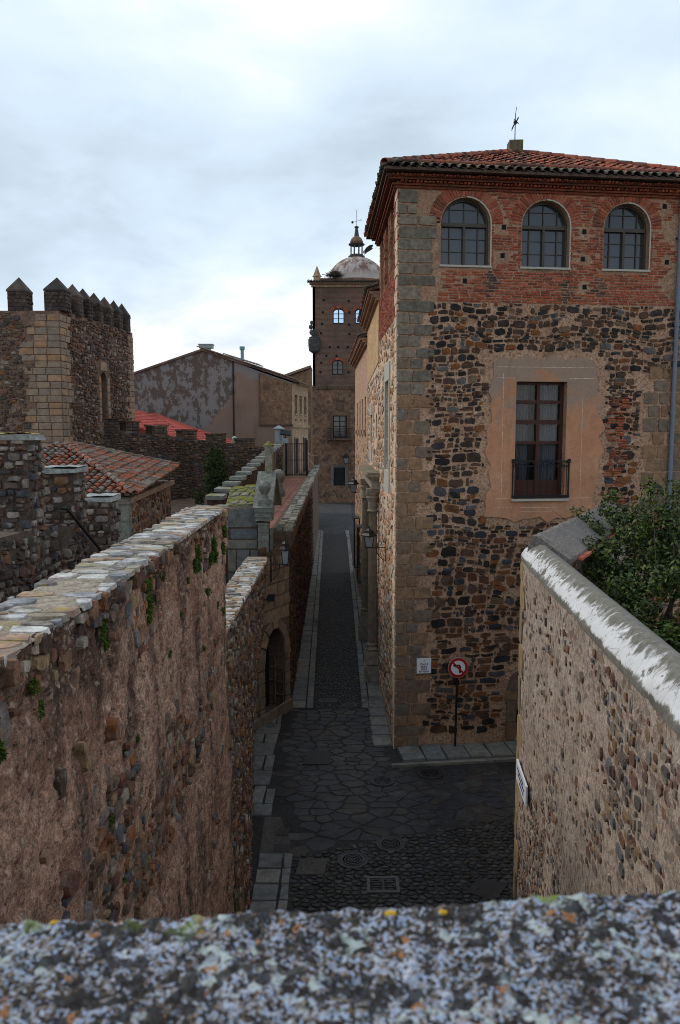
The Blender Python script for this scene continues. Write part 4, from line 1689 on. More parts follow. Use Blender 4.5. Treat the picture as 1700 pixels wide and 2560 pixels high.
for row in (0, 1):
    y = 0
    while y < TL:
        l = rg.uniform(.28, .6)
        cp.append([(-.1 - row * .25 + rg.uniform(-.04, .05) + .26, y + .01), (-.1 - row * .25 + .26 + rg.uniform(-.03, .06), y + l - .02), (-.36 - row * .22 + .26, y + l - .02), (-.36 - row * .22 + .26, y + .02)])
        y += l
TT = Fr((-1.6, 23.1, 5.46), (1, .0074, 0), (-.0074, 1, 0))
stones(ter, TT, [p if area(p) > 0 else p[::-1] for p in cp], M['cope'], 'coping_stone', 'coping_stones', (.04, .09), .12, 300, 5, rg)
G().box(TT, -.42, .14, 0, TL, -.5, -.005).put('parapet_core', M['wetmortar'], ter)
# far bend of the parapet towards the house door
BF = Fr((-1.9, 69, 0), (-1.25, 6, 0))
g = G()
g.box(BF, 0, 6, 0, 6.3, -.4, 0)
g.put('end_parapet', M['wetmortar'], ter)
bt = Fr((-1.9, 69, 6.0), (6, 1.25, 0), (-1.25, 6, 0))
cp = []
y = 0
while y < 6:
    l = rg.uniform(.3, .55)
    cp.append([(.05, y + .02), (.08, y + l - .02), (-.42, y + l - .02), (-.42, y + .02)][::-1])
    y += l
ob = Fr((-1.9, 69, 5.5), (6, 1.25, 0), (-1.25, 6, 1.0))
stones(ter, ob, [p if area(p) > 0 else p[::-1] for p in cp], M['cope'], 'coping_stone', 'coping_stones', (.05, .1), .12, 30, 3, rg)
G().prism(XY, [(-4.3, 24.5), (-2.02, 24.5), (-2.3, 69), (-3.2, 76), (-4.3, 76)], 0, 5.12).put('terrace_fill', M['wetmortar'], ter)
wk = put('terrace_walkway', [(-4.2, 24.6, 5.126), (-2.03, 24.6, 5.126), (-2.3, 58.2, 5.126), (-4.2, 58.2, 5.126)], [(0, 1, 2, 3)], M['underroof'], kind='structure')
ft = [rect(-4.1 + i * .3, -3.81 + i * .3, y, y + .29, .012, rg) for i in range(7) for y in np.arange(25, 58, .3) if -4.1 + i * .3 + .3 < -2.02 - (y - 24) * .0075]
stones(wk, Fr((0, 0, 5.126), (1, 0, 0), (0, 1, 0)), ft, M['terracotta'], 'floor_tile', 'floor_tiles', (.008, .014), .05, 300, 4, rg)

# splayed wall with the arched doorway, between the near wall and the terrace
arw = root('arch_wall', (-2.0, 22, 0), 'splayed ashlar wall with a dark round arched doorway at the lane mouth', 'wall')
M['ashlar'] = stone_mat('brown ashlar', [(.2, .15, .11), (.17, .13, .1), (.22, .165, .12), (.15, .125, .105)], .4, 5, .5, dark=((.05, .042, .036), .58, 1.0))
AF = Fr((-2.5, 21.2, 0), (.96, 1.9, 0))
ah = arch_poly(.72, 1.86, .1, 1.75, .95, 12)
AL = 2.13
V, F = holed(AF, [(0, 0), (AL, 0), (AL, 5.25), (0, 4.75)], [ah], .62)
put('wall_face', V, F, M['wetmortar'], arw)
G().prism(XY, [(-2.35, 21.9), (-1.62, 23.2), (-1.62, 24.6), (-2.35, 24.6)], 4.5, 5.1).put('wall_top', M['wetmortar'], arw)
bp = [p for p in courses(0, AL, .05, 4.9, .4, .3, .62, .025, rg, .15) if not any((.62 < u < 1.96 and z_ < 2.78) for u, z_ in p) and not (.62 < cen(p)[0] < 1.96 and cen(p)[1] < 2.8)]
stones(arw, AF, bp, M['ashlar'], 'ashlar_block', 'ashlar_blocks', (.02, .035), .05, 300, 4, rg)
jb = []
for z_ in np.arange(.08, 1.7, .38):
    jb += [rect(.4, .71, z_, z_ + .38, .025, rg), rect(1.87, 2.12, z_, z_ + .38, .025, rg)]
for i in range(7):
    t0, t1 = PI * i / 7 + .02, PI * (i + 1) / 7 - .02
    q = lambda t, rr: (1.29 + (.57 + rr) * math.cos(t), 1.75 + (.95 + rr) * math.sin(t))
    jb.append([q(t0, .01), q(t0, .28), q(t1, .28), q(t1, .01)])
stones(arw, AF, jb, M['ashlar'], 'arch_stone', 'arch_stones', (.04, .055), .05, 300, 3, rg)
G().prism(AF, ah, -.62, -.56).put('door', M['dark'], arw)
RJ = Fr(AF.P(1.86, 0, 0), -AF.N)
stones(arw, RJ, [rect(.02, .34, z_, z_ + .38, .03, rg) for z_ in np.arange(.1, 1.7, .4)] + [rect(.35, .6, z_, z_ + .38, .03, rg) for z_ in np.arange(.1, 1.7, .4)], M['ashlar'], 'reveal_stone', 'reveal_stones', (.012, .02), .05, 60, 3, rg)
G().prism(AF, [(-.02, 0), (AL, 0), (AL, .34), (-.02, .3)], .036, .12).put('plinth', M['ashlar'], arw)

# lower wall with pale flat stones on top, between near wall and arch
M['capstone'] = stone_mat('bleached flat capstone', [(.36, .345, .32), (.25, .23, .2), (.46, .445, .42), (.2, .17, .135), (.29, .265, .225), (.31, .23, .16), (.2, .2, .21), (.15, .135, .125), (.26, .18, .135), (.39, .38, .375)], .6, 8, .9, lich=((.3, .22, .05), .6, 4), dark=((.09, .08, .07), .58, 4))
M['topmortar'] = mortar_mat('weathered wall top mortar', (.2, .17, .14), (.3, .26, .21), 3, 50, dark=((.25, .19, .05), .6, 2.5))
low = root('low_wall', (-1.9, 16, 0), 'lower rubble wall with bleached flat capstones between near wall and arch', 'wall')
n_ = 18
V, F = [], []
ys = np.linspace(12.02, 21.2, n_)
for y in ys:
    for k in range(9):
        t = k / 8
        xb = -1.62 if y < 13.4 else -1.62 - (y - 13.4) * .113
        xt = -2.0 + .003 * (y - 12)
        e = .05 * (R.random() - .5) if 0 < k < 8 else 0
        V.append((xb + (xt - xb) * t + e, y, 4.98 * t))
for i in range(n_ - 1):
    for k in range(8):
        F.append((i * 9 + k, (i + 1) * 9 + k, (i + 1) * 9 + k + 1, i * 9 + k + 1))
put('wall_face', V, F, M['wetmortar'], low)
G().box(XY, -2.56, -2.02, 12.6, 21.4, 4.2, 4.96).put('wall_core', M['topmortar'], low)
lw = Fr((-1.62, 12.02, 0), (-.09, 9.2, 0), (-.07, 0, 1))
st = [p for p in masonry(0, 9.1, .1, 4.9, .08, .2, .12, .38, .01, rg) if rg.random() < .85]


class Ruled:
    """the slightly twisted face of the lower wall"""
    N = Vector((.99, .1, .05))

    def P(s, u, w_, n=0):
        y = 12.02 + u
        xb = -1.62 if y < 13.4 else -1.62 - (y - 13.4) * .113
        xt = -2.0 + .003 * (y - 12)
        return Vector((xb + (xt - xb) * w_ / 4.98 + n, y, w_))


M['nearstone'] = stone_mat('near wall stone', [(.11, .085, .07), (.09, .052, .036), (.15, .135, .125), (.19, .085, .045), (.08, .078, .082), (.22, .155, .1), (.1, .05, .042), (.05, .034, .026), (.27, .23, .19), (.14, .07, .048), (.2, .12, .08), (.17, .1, .07)], .6, 11, .9, dark=((.022, .018, .016), .55, 2.2))
stones(low, Ruled(), st, M['nearstone'], 'stone', 'wall_stones', (.015, .05), .2, 160, 8, rg)
ct = [shrink(p, .012, .15, rg) for p in cells(-2.57, -1.95, 12.3, 20.9, .3, .17, .4, .08, rg)]
stones(low, Fr((0, 0, 4.96), (1, 0, 0), (0, 1, 0)), ct, M['capstone'], 'cap_stone', 'cap_stones', (.015, .045), .12, 300, 5, rg)

# grey ashlar wall end facing the camera, with its mossy sloping top
asw = root('ashlar_wall', (-2.8, 22.6, 4.3), 'grey ashlar wall end with mossy sloping top behind the near wall', 'wall')
M['greyashlar'] = stone_mat('grey ashlar', [(.11, .115, .12), (.135, .135, .13), (.09, .095, .1), (.16, .15, .13)], .4, 6, .5, lich=((.2, .2, .19), .62, 8), dark=((.04, .042, .045), .57, 1.3))
W2 = Fr((-3.3, 22.62, 4.2), (1, 0, 0))
G().box(W2, 0, .92, 0, 1.98, -1.6, -.02).put('wall_core', M['wetmortar'], asw)
bl_ = [rect(.0, .92, 1.42, 2.0, .02, rg), rect(.08, .9, 1.08, 1.4, .02, rg), rect(0, .9, .8, 1.07, .02, rg), rect(0, .26, .1, .79, .02, rg), rect(.27, .66, .1, .79, .02, rg), rect(.67, .92, .1, .79, .02, rg), rect(0, .92, -.5, .09, .02, rg)]
stones(asw, W2, [shrink(p, .006, .06, rg) for p in bl_], M['greyashlar'], 'ashlar_block', 'ashlar_blocks', (.01, .02), .04, 30, 3, rg)
tp = slope(Vector((-3.35, 22.6, 6.22)), Vector((-2.4, 22.6, 6.3)), Vector((-2.9, 24.2, 6.72)))
G().box(tp, 0, 1, 0, 1.7, -.25, -.01).put('sloping_top', M['topmortar'], asw)
M['mossy'] = stone_mat('mossy slab', [(.16, .15, .11), (.2, .19, .15), (.13, .13, .09)], .5, 8, .6, moss=((.15, .15, .02), .42, 3))
stones(asw, tp, [shrink(p, .012, .15, rg) for p in cells(0, 1, 0, 1.7, .3, .2, .4, .1, rg)], M['mossy'], 'cap_stone', 'cap_stones', (.02, .05), .15, 60, 3, rg)

# granite aedicule seen from its end: pilaster, raking pediment and balls
aed = root('stone_pediment', (-2.25, 22.3, 4.4), 'mossy granite pediment with pilaster and stone balls above the arch', 'monument')
M['lichgranite'] = stone_mat('lichened granite', [(.15, .155, .14), (.125, .13, .115), (.175, .172, .155)], .45, 10, .6, lich=((.25, .28, .235), .58, 6), moss=((.16, .18, .1), .66, 4), dark=((.06, .062, .055), .62, 3))
PX = Fr((-2.46, 22.3, 0), (1, 0, 0))
g = G()
g.box(PX, .1, .4, 4.6, 5.8, -.4, 0)
g.box(PX, .42, .5, 2.6, 5.6, -.5, -.12)
pil = g.put('pilaster', M['lichgranite'], aed)
G().box(PX, .08, .42, 5.74, 5.78, -.42, .02).put('astragal', M['lichgranite'], pil)
for z_ in (4.9, 5.25, 5.52):
    G().box(PX, .095, .405, z_, z_ + .015, -.405, .004).put('joint', M['wetmortar'], pil)
for i, (z_, h, d_) in enumerate(((5.86, .1, .03), (5.965, .14, .06), (6.11, .1, .1))):
    G().box(PX, .04 - d_ * .4, .5 + d_ * .4, z_, z_ + h, -.5, d_).put('entablature', M['lichgranite'], aed)
rk1 = slope(Vector((-2.5, 22.2, 6.24)), Vector((-1.96, 22.2, 6.24)), Vector((-2.2, 23.75, 7.2)))
G().box(rk1, 0, .56, 0, 1.85, -.2, 0, .004).put('raking_cornice', M['lichgranite'], aed)
rk2 = slope(Vector((-1.9, 25.4, 6.2)), Vector((-2.45, 25.4, 6.2)), Vector((-2.2, 23.85, 7.16)))
G().box(rk2, 0, .55, 0, 1.8, -.2, 0, .004).put('raking_cornice', M['lichgranite'], aed)
G().prism(Fr((-1.98, 22.35, 0), (0, 1, 0)), [(0, 6.22), (3.0, 6.22), (1.45, 7.05)], -.36, -.06).put('tympanum', M['lichgranite'], aed)
for (bx, by, bz, s_) in ((-2.18, 22.45, 6.36, 1.0), (-1.98, 25.2, 6.45, 1.15)):
    q = G()
    q.box(FRONT, bx - .17 * s_, bx + .17 * s_, bz - .12, bz + .1 * s_, -by - .17 * s_, -by + .17 * s_, .004)
    q.lathe((bx, by, bz + .1 * s_), [(.15 * s_, 0), (.11 * s_, .06 * s_), (.09 * s_, .16 * s_), (.14 * s_, .22 * s_), (.14 * s_, .25 * s_)], 14)
    q = q.put('ball_pedestal', M['lichgranite'], aed)
    G().ball((bx, by, bz + .47 * s_), .19 * s_, seg=18, rings=10).put('ball', M['lichgranite'], q, smooth=True)
fp = G().box(FRONT, -2.28, -2.06, 7.12, 7.95, -23.95, -23.7, .006).put('finial_shaft', M['mossy'], aed)
G().lathe((-2.17, 23.83, 7.0), [(.2, 0), (.2, .1), (.13, .14), (.16, .2)], 4).put('finial_base', M['mossy'], aed)
G().lathe((-2.17, 23.83, 7.95), [(.16, 0), (.16, .06), (.1, .1), (.02, .18)], 8).put('finial_cap', M['mossy'], aed)
lantern((-1.95, 21.75, 4.66), (-1.53, 21.6, 4.72), 1.15, 'slim dark lantern on a black bracket below the stone pediment', M['iron'], M['lampglass'], .62)
g = G()
g.box(FRONT, -2.05, -1.87, 3.6, 3.78, -22.0, -21.82)
tag_ = g.put('junction_box', M['iron'])
dress(tag_, 'small black metal box on the wall below the lantern bracket', 'junction box')

# battlement along the left side of the terrace walk
bat = root('battlement_wall', (-4.4, 27, 5), 'terrace battlement of mossy capped merlons running away beside the tiled walk', 'wall')
M['capslab'] = stone_mat('mossy merlon cap', [(.24, .25, .23), (.2, .21, .2), (.27, .265, .24)], .4, 8, .5, moss=((.19, .17, .03), .5, 2.5), lich=((.4, .4, .38), .6, 6))
BT = Fr((-4.1, 25.5, 0), (0, 1, 0))
G().box(BT, 0, 34, 3, 5.6, -.5, 0).put('wall_body', M['wetmortar'], bat)
st = [shrink(p, .02, .2, rg) for p in cells(0, 20, 5.13, 5.6, .3, .17, .4, .1, rg)]
stones(bat, BT, st, M['drystone'], 'stone', 'wall_stones', (.015, .03), .18, 60, 8, rg)
for k in range(17):
    y = 27 + 2.0 * k - 25.5 if k < 10 else 45 + (k - 9) * 1.6 - 25.5
    zt = 6.2 + .105 * k if k < 10 else 7.15 + (k - 9) * .08
    mo = G().box(BT, y, y + .95, 5.3, zt - .14, -.52, -.02).put('merlon', M['wetmortar'], bat)
    mf = Fr((-4.62, 25.5 + y, 0), (1, 0, 0))
    if k < 10:
        stones(mo, mf, [shrink(p, .015, .2, rg) for p in cells(0, .5, 5.3, zt - .15, .24, .14, .4, .1, rg)], M['drystone'], 'stone', 'small_stones', (.015, .04), .18, 300, 6, rg)
        stones(mo, Fr((-4.12, 25.5 + y, 0), (0, 1, 0)), [shrink(p, .015, .2, rg) for p in cells(0, .95, 5.3, zt - .15, .3, .14, .4, .1, rg)], M['drystone'], 'stone', 'small_stones', (.015, .04), .18, 300, 6, rg)
    G().box(BT, y - .04, y + 1.0, zt - .14, zt, -.58, .04, .015).put('merlon_cap', M['capslab'], bat)

# ------------------------------------------------------------------ near wall on the left
rg = random.Random(14)
nw = root('near_wall', (-1.7, 6, 0), 'big rough rendered wall on the left with flat pale stones along its top', 'wall')
b = NB('crumbling brown render')
n1, n2, n3 = b.noise(1.3, 6, .65), b.noise(38, 4, .7), b.noise(9, 5, .7)
c = b.mix(b.step(n1, .32, .68), (.2, .1, .065), (.37, .228, .16))
c = b.mix(b.step(b.noise(.55, 4, .6, off=(2, 5, 1)), .45, .6), c, (.35, .215, .15))
# old soot-brown weathering hanging down from the top
zz_ = b.zed()
f = b.mt('ADD', b.mt('MULTIPLY', b.noise(.8, 5, .6, sc=(1, 1, .45), off=(7, 3, 2)), 2.2), b.mt('MULTIPLY', b.mt('SUBTRACT', zz_[2], 5.95), .62))
f = b.mt('SUBTRACT', f, b.mt('MULTIPLY', b.mt('SUBTRACT', zz_[1], 4.0), .06))
c = b.mix(b.mt('MULTIPLY', b.step(f, 1.2, 1.55), .88), c, (.06, .034, .024))
c = b.mix(b.mt('MULTIPLY', b.step(b.noise(2.4, 5, .65, sc=(1, 1, .15), off=(3, 1, 4)), .5, .64), .85), c, (.042, .028, .022))
sp = b.vor(30)
ss = b.n('ShaderNodeSeparateColor')
b.l(sp, ss.inputs[0])
c = b.mix(b.mt('MULTIPLY', b.step(ss.outputs[0], .8, .83), .6), c, b.mix(ss.outputs[1], (.35, .28, .22), (.2, .08, .05)))
v = b.n('ShaderNodeCombineColor')
vv = b.mt('ADD', b.mt('MULTIPLY', n2, .45), b.mt('ADD', b.mt('MULTIPLY', n3, .3), b.mt('MULTIPLY', b.noise(90, 3, .7, off=(1, 1, 9)), .25)))
vv = b.mt('MAXIMUM', b.mt('ADD', b.mt('MULTIPLY', b.mt('SUBTRACT', vv, .5), 7.5), 1.0), .12)
for i in range(3):
    b.l(vv, v.inputs[i])
c = b.mix(1, c, v.outputs[0], 'MULTIPLY')
M['render'] = b.done(c, .95, .9, b.mt('ADD', b.mt('MULTIPLY', n3, 1.0), n2), .02)
NF = Fr((-1.66, 0, 0), (-.006, 1, 0))


def ndisp(U, W):
    d_ = .07 * (fbm(U * .8, W * .6, 3, 2) - .5) + .075 * (fbm(U * 5, W * 3.2, 5, 9, .62) - .5)
    p = np.clip((fbm(U * 1.6, W * 1.1, 4, 31) - .52) * 9, 0, 1) * .05      # render fallen away
    p2 = np.clip((fbm(U * 12, W * 9, 3, 40) - .55) * 6, 0, 1) * .03
    top = np.clip((W - 6.6) / .5, 0, 1) * .03 * (fbm(U * 9, W * 7, 3, 12) - .3)
    return d_ - p - p2 - top


V, F = sheet(NF, .6, 12.0, 0, 7.26, .026, ndisp, .02)
put('wall_face', V, F, M['render'], nw, smooth=False)
G().box(NF, .6, 11.98, 0, 7.23, -.54, -.16).put('wall_core', M['topmortar'], nw)
ef = Fr((-2.24, 12.02, 0), (-1, 0, 0))
G().box(XY, -2.22, -1.8, 11.9, 12.0, 2, 7.2).put('wall_end', M['render'], nw)


def patchy(u, z_):
    """where the render has gone and the stones show"""
    f_ = float(fbm(np.array([u * .55]), np.array([z_ * .8]), 3, 77)[0])
    return f_ + (.3 if z_ > 6.75 - .25 * math.sin(u * 2.1) else 0) + (.17 if u < 3.6 and z_ < 5.6 else 0) + (.1 if 5.9 < u < 7.2 and z_ > 4.2 else 0) + (.12 if u > 9 and z_ > 5.8 else 0) + (.1 if 4.3 < u < 5.6 and 3.5 < z_ < 6 else 0)


st = []
for p in masonry(.8, 11.9, .1, 7.24, .06, .17, .08, .3, .008, rg, .3, .05):
    u, z_ = cen(p)
    q = patchy(u, z_)
    if (q > .69 and rg.random() < .85) or (q > .6 and rg.random() < .3) or rg.random() < .03:
        st.append(p)
stones(nw, NF, st, M['nearstone'], 'stone', 'small_stones', (-.008, .024), .12, 300, 9, rg)
bgs = []
for (u, z_, a, h) in ((3.75, 6.95, .13, .3), (4.5, 6.3, .12, .2), (4.9, 6.3, .1, .26), (4.6, 5.6, .2, .17), (4.2, 5.4, .22, .2), (3.9, 5.1, .25, .18), (3.6, 4.85, .3, .2), (3.4, 4.6, .32, .16), (5.1, 5.9, .2, .22), (4.9, 5.2, .17, .2), (3.3, 5.3, .22, .16), (3.15, 4.2, .36, .2), (3.75, 4.4, .26, .24), (5.3, 4.7, .2, .16), (3.0, 5.0, .2, .25), (5.6, 6.2, .12, .2), (6.3, 6.7, .12, .18)):
    q = rect(u - a / 2, u + a / 2, z_ - h / 2, z_ + h / 2, .02, rg)
    k = rg.uniform(-.25, .25)
    bgs.append(rough(shrink([(x + k * (y - z_), y - k * .5 * (x - u)) for x, y in q], .004, .22, rg), .14, rg))
stones(nw, NF, bgs, M['nearstone'], 'stone', 'large_stones', (.015, .045), .12, 60, 6, rg)
# top of the wall: mortar bed and flat stones
NT = Fr((-1.66, 0, 7.27), (1, .006, 0), (-.006, 1, 0))
V, F = sheet(NT, -.55, -.0, .5, 11.98, .03, lambda U, W: -.005 + .022 * (fbm(U * 6, W * 6, 4, 3) - .5) - .04 * np.clip((np.abs(U + .275) - .24) * 22, 0, 1) * fbm(U * 9, W * 9, 2, 8), .03)
put('top_mortar', V, F, M['topmortar'], nw, smooth=True)
ct = []
for p in cells(-.57, .03, .9, 11.98, .27, .17, .42, .1, rg):
    u, y = cen(p)
    ed = u < -.4 or u > -.16
    if rg.random() < (.85 if ed or y > 6 else .55):
        ct.append(rough(shrink(p, .014 if y > 5 else .02, .16, rg), .12, rg))
stones(nw, NT, ct, M['capstone'], 'cap_stone', 'cap_stones', (.002, .02), .1, 300, 8, rg)
# rough blocks along the street-side arris
ar = []
for y in np.arange(3.3, 11.8, .23):
    l, h = rg.uniform(.1, .22), rg.uniform(.08, .17)
    if rg.random() < .4:
        ar.append(shrink([(y, 7.25 - h), (y + l, 7.25 - h), (y + l, 7.285), (y, 7.285)], .01, .2, rg))
stones(nw, NF, ar, M['nearstone'], 'edge_stone', 'edge_stones', (.025, .06), .2, 60, 6, rg)

M['mossgreen'] = stone_mat('bright green moss', [(.035, .06, .013), (.05, .08, .017), (.028, .045, .012), (.065, .09, .024)], .4, 20, 0)


def tuft(g, P, r, n_, N=Vector((1, 0, 0))):
    for i in range(n_):
        d_ = Vector((rg.uniform(.1, 1), rg.uniform(-1, 1), rg.uniform(-.9, .5))).normalized()
        d_ = (d_ + N * .3).normalized()
        o = P + Vector((0, rg.uniform(-r, r), rg.uniform(-r, r) * .8))
        l = r * rg.uniform(.35, .8)
        s_ = d_.cross(Vector((rg.uniform(-1, 1), rg.uniform(-1, 1), 1))).normalized() * l * .28
        e = o + d_ * l + Vector((0, 0, -l * .3))
        g.add([o - s_, o + s_, o + d_ * l * .6 + s_ * .9, e, o + d_ * l * .6 - s_ * .9], [(0, 1, 2, 3, 4)])


g = G()
for (u, z_, r) in ((3.58, 6.98, .1), (3.66, 6.85, .09), (4.15, 7.02, .07), (4.2, 6.86, .08), (4.45, 7.1, .05), (5.45, 7.03, .08), (5.5, 6.88, .07), (5.42, 6.95, .06), (6.75, 7.06, .1), (6.8, 6.9, .1), (6.78, 6.78, .09), (7.4, 7.02, .06), (9.2, 6.98, .13), (9.3, 6.8, .1), (9.05, 6.85, .12), (10.4, 6.9, .15), (10.6, 6.7, .12), (10.2, 6.75, .12), (11.4, 6.95, .14), (11.3, 6.7, .12), (9.9, 6.35, .09), (8.6, 6.75, .07), (10.7, 6.0, .08), (11.2, 5.8, .1), (7.6, 6.2, .06), (6.3, 5.85, .05), (5.5, 5.55, .06), (8.2, 6.45, .06), (4.6, 5.0, .05), (4.5, 4.1, .06), (9.6, 5.7, .06), (5.8, 4.9, .04)):
    tuft(g, NF.P(u, z_, .0), r * .7, int(90 * (r / .1) ** .7))
o = g.put('moss', M['mossgreen'], kind='stuff')
dress(o, 'green moss and pennywort tufts hanging under the top of the near wall', 'moss')

# ------------------------------------------------------------------ stepped battlement beside the stair, far left
M['darkrub'] = stone_mat('battlement rubble', [(.1, .08, .07), (.065, .052, .045), (.14, .125, .11), (.15, .09, .06), (.055, .058, .066), (.2, .175, .155), (.08, .05, .04), (.04, .036, .033), (.25, .22, .19)], .5, 9, .7, dark=((.022, .02, .018), .55, 1.2), lich=((.3, .3, .28), .66, 7))
M['darkmort'] = mortar_mat('dark old mortar', (.05, .038, .031), (.105, .08, .067), 2, 50, dark=((.02, .018, .016), .54, 1.0))
sb = root('stair_battlement', (-3.6, 9, 5), 'dark stepped rubble battlement at the far left with three lichened merlons', 'wall')
BFr = Fr((-3.57, 0, 0), (0, 1, 0))
ysm = [(7.6, 9.36, 7.62, 8.38), (10.45, 10.9, 7.05, 7.93), (12.05, 12.5, 6.5, 7.41)]


def top_at(y):
    return 7.3 if y < 9.75 else (6.95 if y < 11.2 else 6.55)


prof = [(5.5, 4.6), (12.5, 4.6), (12.5, 6.6), (11.3, 6.72), (10.9, 7.0), (9.75, 7.25), (5.5, 7.35)]
V, F = holed(BFr, prof, [], .01)
put('wall_face', V, F, M['darkmort'], sb)
G().prism(BFr, prof, -.42, -.02).put('wall_body', M['darkmort'], sb)
st = []
for p in masonry(6.5, 12.5, 4.7, 7.36, .07, .2, .09, .32, .008, rg, .35, .04):
    q = p
    if max(z_ for u, z_ in q) < (7.3 if cen(q)[0] < 9.7 else 7.05 if cen(q)[0] < 10.9 else 6.7):
        st.append(q)
stones(sb, BFr, st, M['darkrub'], 'stone', 'small_stones', (.01, .055), .2, 300, 8, rg)
EN = Fr((-4.0, 12.52, 0), (-1, 0, 0))
for (y0, y1, zb, zt), lab in zip(ysm, ('tall near merlon with a yellow lichen cap', 'middle merlon with a grey flat cap', 'lower end merlon with a grey flat cap')):
    y0_ = 8.95 if y0 < 8 else y0
    mo = G().box(BFr, y0_, y1, zb - .5, zt - .07, -.42, -.01).put('merlon', M['darkmort'], sb)
    mo['label'] = lab
    mf = Fr((-3.99, y0_, 0), (1, 0, 0))
    stones(mo, mf, masonry(0, .42, zb - .45, zt - .08, .07, .16, .09, .26, .006, rg, .3, .0), M['darkrub'], 'stone', 'small_stones', (.02, .05), .2, 40, 6, rg)
    stones(mo, Fr((-3.575, y0_, 0), (0, 1, 0)), masonry(0, y1 - y0_, zb - .45, zt - .08, .07, .16, .09, .26, .006, rg, .3, .0), M['darkrub'], 'stone', 'small_stones', (.02, .05), .2, 40, 6, rg)
    mm = stone_mat('lichened merlon cap ' + lab.split()[0], [(.26, .27, .26)], .5, 9, .7, moss=(((.32, .25, .03), .4, 3) if 'yellow' in lab else ((.2, .19, .12), .6, 5)), lich=((.42, .43, .42), .55, 9))
    V, F = sheet(Fr((-4.02, y0_ - .04, zt - .03), (1, 0, 0), (0, 1, 0)), 0, .48, 0, y1 - y0_ + .1, .04, lambda U, W: .03 * fbm(U * 8, W * 8, 3, 4) + .02)
    k = G().box(BFr, y0_ - .04, y1 + .05, zt - .08, zt - .012, -.46, .03, .012).put('merlon_cap', mm, mo)
    put('cap_top', V, F, mm, mo)
hr_ = G()
hr_.tube([(-3.5, 9.95, 7.42), (-3.48, 11.4, 6.6), (-3.45, 12.3, 6.1)], .022, 8)
hr_.tube([(-3.58, 9.95, 7.43), (-3.5, 9.95, 7.42)], .02, 8)
o = hr_.put('handrail', M['iron'])
dress(o, 'thin black iron handrail slanting down against the stepped battlement', 'handrail')
ww = put('wall_walk', [(-3.6, 0, 6.0), (-2.2, 0, 6.0), (-2.2, 11.5, 5.4), (-3.6, 11.5, 5.4)], [(0, 1, 2, 3)], M['slab'], kind='structure')
cy = G().box(XY, -26, -4.7, 13.0, 59, 3.8, 4.6).put('courtyard', M['wetmortar'], kind='structure')
cy['kind'] = 'structure'

# ------------------------------------------------------------------ tiled hip-roofed house
th = root('tiled_house', (-5.5, 20, 4.6), 'small stone outbuilding with a lichened hipped tile roof below the castle tower', 'house')
e0, e1 = Vector((-5.25, 19.85, 6.78)), Vector((-5.68, 27.4, 7.2))
e2 = Vector((-11.2, 19.85, 7.0))
ap = Vector((-8.8, 25.0, 8.05))
e3 = Vector((-10.5, 27.6, 7.95))
M['rosewall'] = mortar_mat('rose rubble mortar', (.22, .15, .12), (.32, .24, .19), 2, 40, dark=((.1, .075, .06), .6, 1.2))
HF = Fr((-5.5, 20.1, 0), (-.06, 1, 0))
G().prism(XY, [(-11, 20.1), (-5.5, 20.1), (-5.95, 27.3), (-11, 27.3)], 4.5, 6.72).put('wall', M['rosewall'], th)
stones(th, HF, [shrink(p, .025, .2, rg) for p in cells(.5, 7.1, 4.7, 6.75, .34, .2, .42, .12, rg) if rg.random() < .85], M['nearstone'], 'stone', 'wall_stones', (.012, .03), .2, 120, 6, rg)
qp = G()
qp.box(FRONT, -5.92, -5.46, 4.6, 6.5, -20.35, -20.02, .004)
qp = qp.put('corner_pilaster', M['greyashlar'], th)
for z_ in (4.7, 5.2, 5.65, 6.1):
    G().box(FRONT, -5.93, -5.45, z_, z_ + .43, -20.3, -19.995, .006).put('pilaster_block', M['lichgranite'] if z_ > 5 else M['ashlar'], th)
G().box(FRONT, -6.0, -5.4, 6.55, 6.7, -20.4, -19.95, .004).put('pilaster_cap', M['greyashlar'], th)
G().box(HF, -.1, 7.3, 6.58, 6.72, 0, .12).put('cornice', M['rosewall'], th)
rf_ = G()
rf_.add([e0, e1, ap, e2, e3], [(0, 1, 2), (3, 0, 2), (1, 4, 2), (4, 3, 2)])
rf_ = rf_.put('roof', M['underroof'], th)
ot = tile_mesh(.4, .08, .06, .013, mat=M['oldtile'])
f1 = slope(e0, e1, ap)
ins, L, tw = tri_in(f1, e0, e1, ap)
mxw = max((p - e0).dot(f1.W) for p in (ap,))
far_dir = Vector((ap - e1))


def right_in(u, w_):
    tu, tw_ = (ap - e0).dot(f1.U), (ap - e0).dot(f1.W)
    if w_ > tw_:
        return False
    k = max(0, w_ / tw_)
    return tu * k - .05 <= u <= L + (tu - L) * k


tiles(rf_, f1, .05, L, tw, right_in, .215, .3, ot, rg, 300)
f2 = slope(e2, e0, ap)
ins2, L2, tw2 = tri_in(f2, e2, e0, ap)
tiles(rf_, f2, .05, L2, tw2, ins2, .215, .3, ot, rg, 300)
for p, q in ((e0, ap), (e1, ap)):
    U_ = q - p
    n_ = int(U_.length / .34)
    U_.normalize()
    sd_ = U_.cross(Vector((0, 0, 1))).normalized()
    up_ = sd_.cross(U_)
    for i in range(n_):
        m = Matrix.Identity(4)
        for r_ in range(3):
            m[r_][0], m[r_][1], m[r_][2] = sd_[r_], U_[r_], up_[r_]
        m.translation = p + U_ * (i * .34) + up_ * .06
        inst('ridge_tile', ot, m @ Matrix.Diagonal((1.25, 1, 1.2, 1)), rf_)

